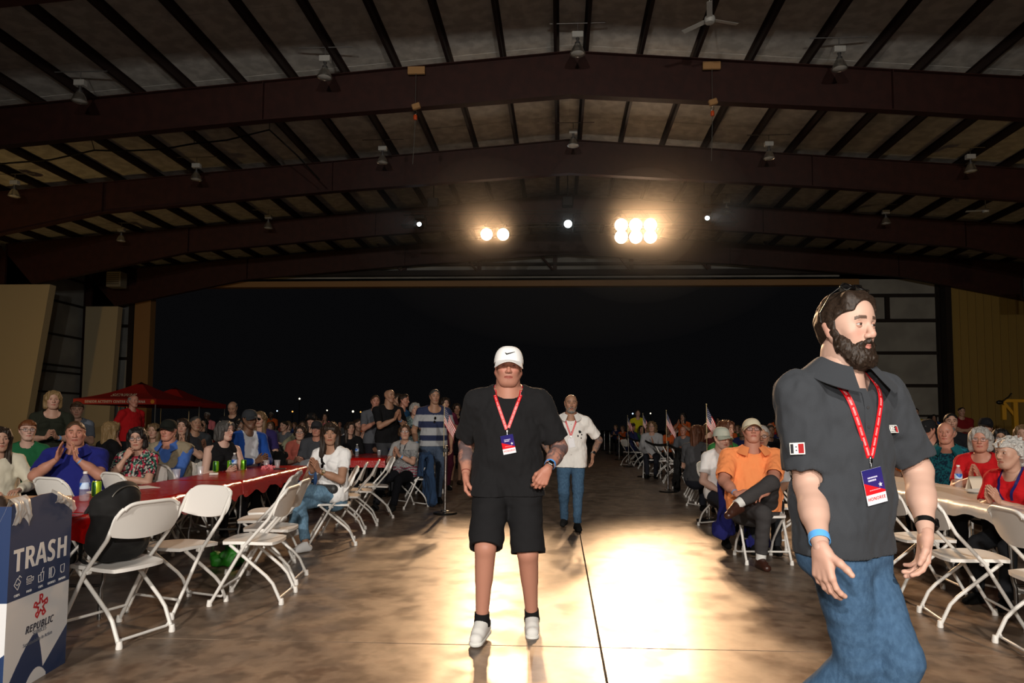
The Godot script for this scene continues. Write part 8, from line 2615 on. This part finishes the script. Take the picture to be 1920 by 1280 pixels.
		{"label": "grey-bobbed woman with glasses in a red top, clapping", "at": Vector3(4.130, 0.000, -6.907), "yaw": -42.0, "h": 1.665, "sit": true, "lean": 0.08, "w": 1.0, "fat": 0.02, "bust": 0.012, "cell": 0.009, "head": [0.10, 0.02, 0.00], "arms": ["clap", "clap"], "face": "old_woman", "skin": RUDDY, "hair": "bob", "hairc": Color(0.50,0.48,0.45), "top": {"color": Color(0.702, 0.086, 0.110), "sleeve": 0.40, "name": "red_top", "neckline": 0.022}, "low": {"color": Color(0.149, 0.157, 0.173)}, "glasses": true, "rims": Color(0.55, 0.4, 0.3)},
		{"label": "white-haired woman in a red top with a blue lanyard, clapping", "at": Vector3(3.497, 0.000, -5.403), "yaw": -62.0, "h": 1.500, "sit": true, "pelvis": Vector3(0, 0.539, 0), "lean": 0.16, "w": 0.98, "fat": 0.02, "bust": 0.012, "cell": 0.008, "head": [-0.25, 0.03, 0.00], "arms": ["clap", "clap"], "face": "old_woman", "skin": FAIR, "hair": "perm", "hairc": Color(0.70,0.68,0.65), "top": {"color": Color(0.710, 0.082, 0.110), "sleeve": 0.40, "name": "red_top", "neckline": 0.022}, "low": {"color": Color(0.149, 0.157, 0.173)}, "who": "blue_lanyard"},
		{"label": "dark-haired woman with glasses behind the white hair", "at": Vector3(5.398, 0.000, -8.664), "yaw": -30.0, "h": 1.620, "sit": true, "lean": 0.08, "cell": 0.012, "arms": ["lap", "lap"], "face": "woman", "skin": TAN, "hair": "long", "hairc": Color(0.012,0.010,0.009), "top": {"color": Color(0.290, 0.227, 0.204), "sleeve": 0.4}, "low": {"color": Color(0.149, 0.157, 0.173)}, "glasses": true},
		{"label": "blond woman cut by the right edge behind the white hair", "at": Vector3(5.874, 0.000, -8.961), "yaw": -40.0, "h": 1.732, "sit": true, "lean": 0.08, "cell": 0.013, "arms": ["lap", "lap"], "face": "woman", "skin": FAIR, "hair": "long", "hairc": Color(0.22,0.13,0.06), "top": {"color": Color(0.420, 0.267, 0.204), "sleeve": 0.4}, "low": {"color": Color(0.149, 0.157, 0.173)}},
		{"label": "dark-haired man seated behind the bald man in teal", "at": Vector3(5.698, 0.000, -10.280), "yaw": -20.0, "h": 1.860, "sit": true, "pelvis": Vector3(0, 0.660, 0), "lean": 0.08, "cell": 0.013, "arms": ["lap", "lap"], "face": "man", "skin": FAIR, "hair": "short", "hairc": Color(0.012,0.010,0.009), "top": {"color": Color(0.090, 0.094, 0.110), "sleeve": 0.5}, "low": {"color": Color(0.149, 0.157, 0.173)}},
		{"label": "person in a white cap and orange top left of the bald man in teal", "at": Vector3(4.814, 0.000, -9.683), "yaw": -10.0, "h": 1.838, "sit": true, "lean": 0.08, "cell": 0.012, "arms": ["lap", "lap"], "face": "man", "skin": FAIR, "hair": "short", "hairc": Color(0.035,0.020,0.012), "cap": Color(0.788, 0.780, 0.761), "top": {"color": Color(0.761, 0.392, 0.122), "sleeve": 0.4}, "low": {"color": Color(0.149, 0.157, 0.173)}},
		{"label": "person in a black jacket clapping, left of the bald man in teal", "at": Vector3(4.732, 0.000, -8.955), "yaw": -50.0, "h": 1.860, "sit": true, "pelvis": Vector3(0, 0.549, 0), "lean": 0.08, "cell": 0.012, "head": [-0.40, 0.20, 0.00], "arms": ["clap_low", "clap_low"], "face": "man", "skin": RUDDY, "hair": "short", "hairc": Color(0.012,0.010,0.009), "cap": Color(0.102, 0.102, 0.110), "top": {"color": Color(0.075, 0.075, 0.086), "sleeve": 0.8}, "low": {"color": Color(0.149, 0.157, 0.173)}},
		{"label": "person in a black cap with a pale logo behind the grey bob", "at": Vector3(6.137, 0.000, -10.174), "yaw": -30.0, "h": 1.860, "sit": true, "pelvis": Vector3(0, 0.585, 0), "lean": 0.08, "cell": 0.013, "arms": ["lap", "lap"], "face": "man", "skin": FAIR, "hair": "short", "hairc": Color(0.035,0.020,0.012), "cap": Color(0.082, 0.082, 0.102), "top": {"color": Color(0.106, 0.110, 0.125), "sleeve": 0.5}, "low": {"color": Color(0.149, 0.157, 0.173)}},
		{"label": "heavy man in dark red standing before the ribbed partition", "at": Vector3(10.857, 0.000, -19.043), "yaw": -10.0, "h": 1.873, "lean": 0.02, "w": 1.15, "fat": 0.03, "cell": 0.016, "arms": ["fold", "fold"], "face": "man", "skin": TAN, "hair": "buzz", "hairc": Color(0.012,0.010,0.009), "top": {"color": Color(0.416, 0.071, 0.086), "sleeve": 0.42}, "low": {"color": Color(0.102, 0.102, 0.118)}},
		{"label": "person in a mustard shirt standing at the end of the girt wall", "at": Vector3(9.379, 0.000, -18.542), "yaw": -10.0, "h": 1.825, "lean": 0.02, "cell": 0.016, "arms": ["side", "side"], "face": "man", "skin": TAN, "hair": "short", "hairc": Color(0.012,0.010,0.009), "top": {"color": Color(0.541, 0.455, 0.063), "sleeve": 0.42}, "low": {"color": Color(0.102, 0.102, 0.118)}},
	]
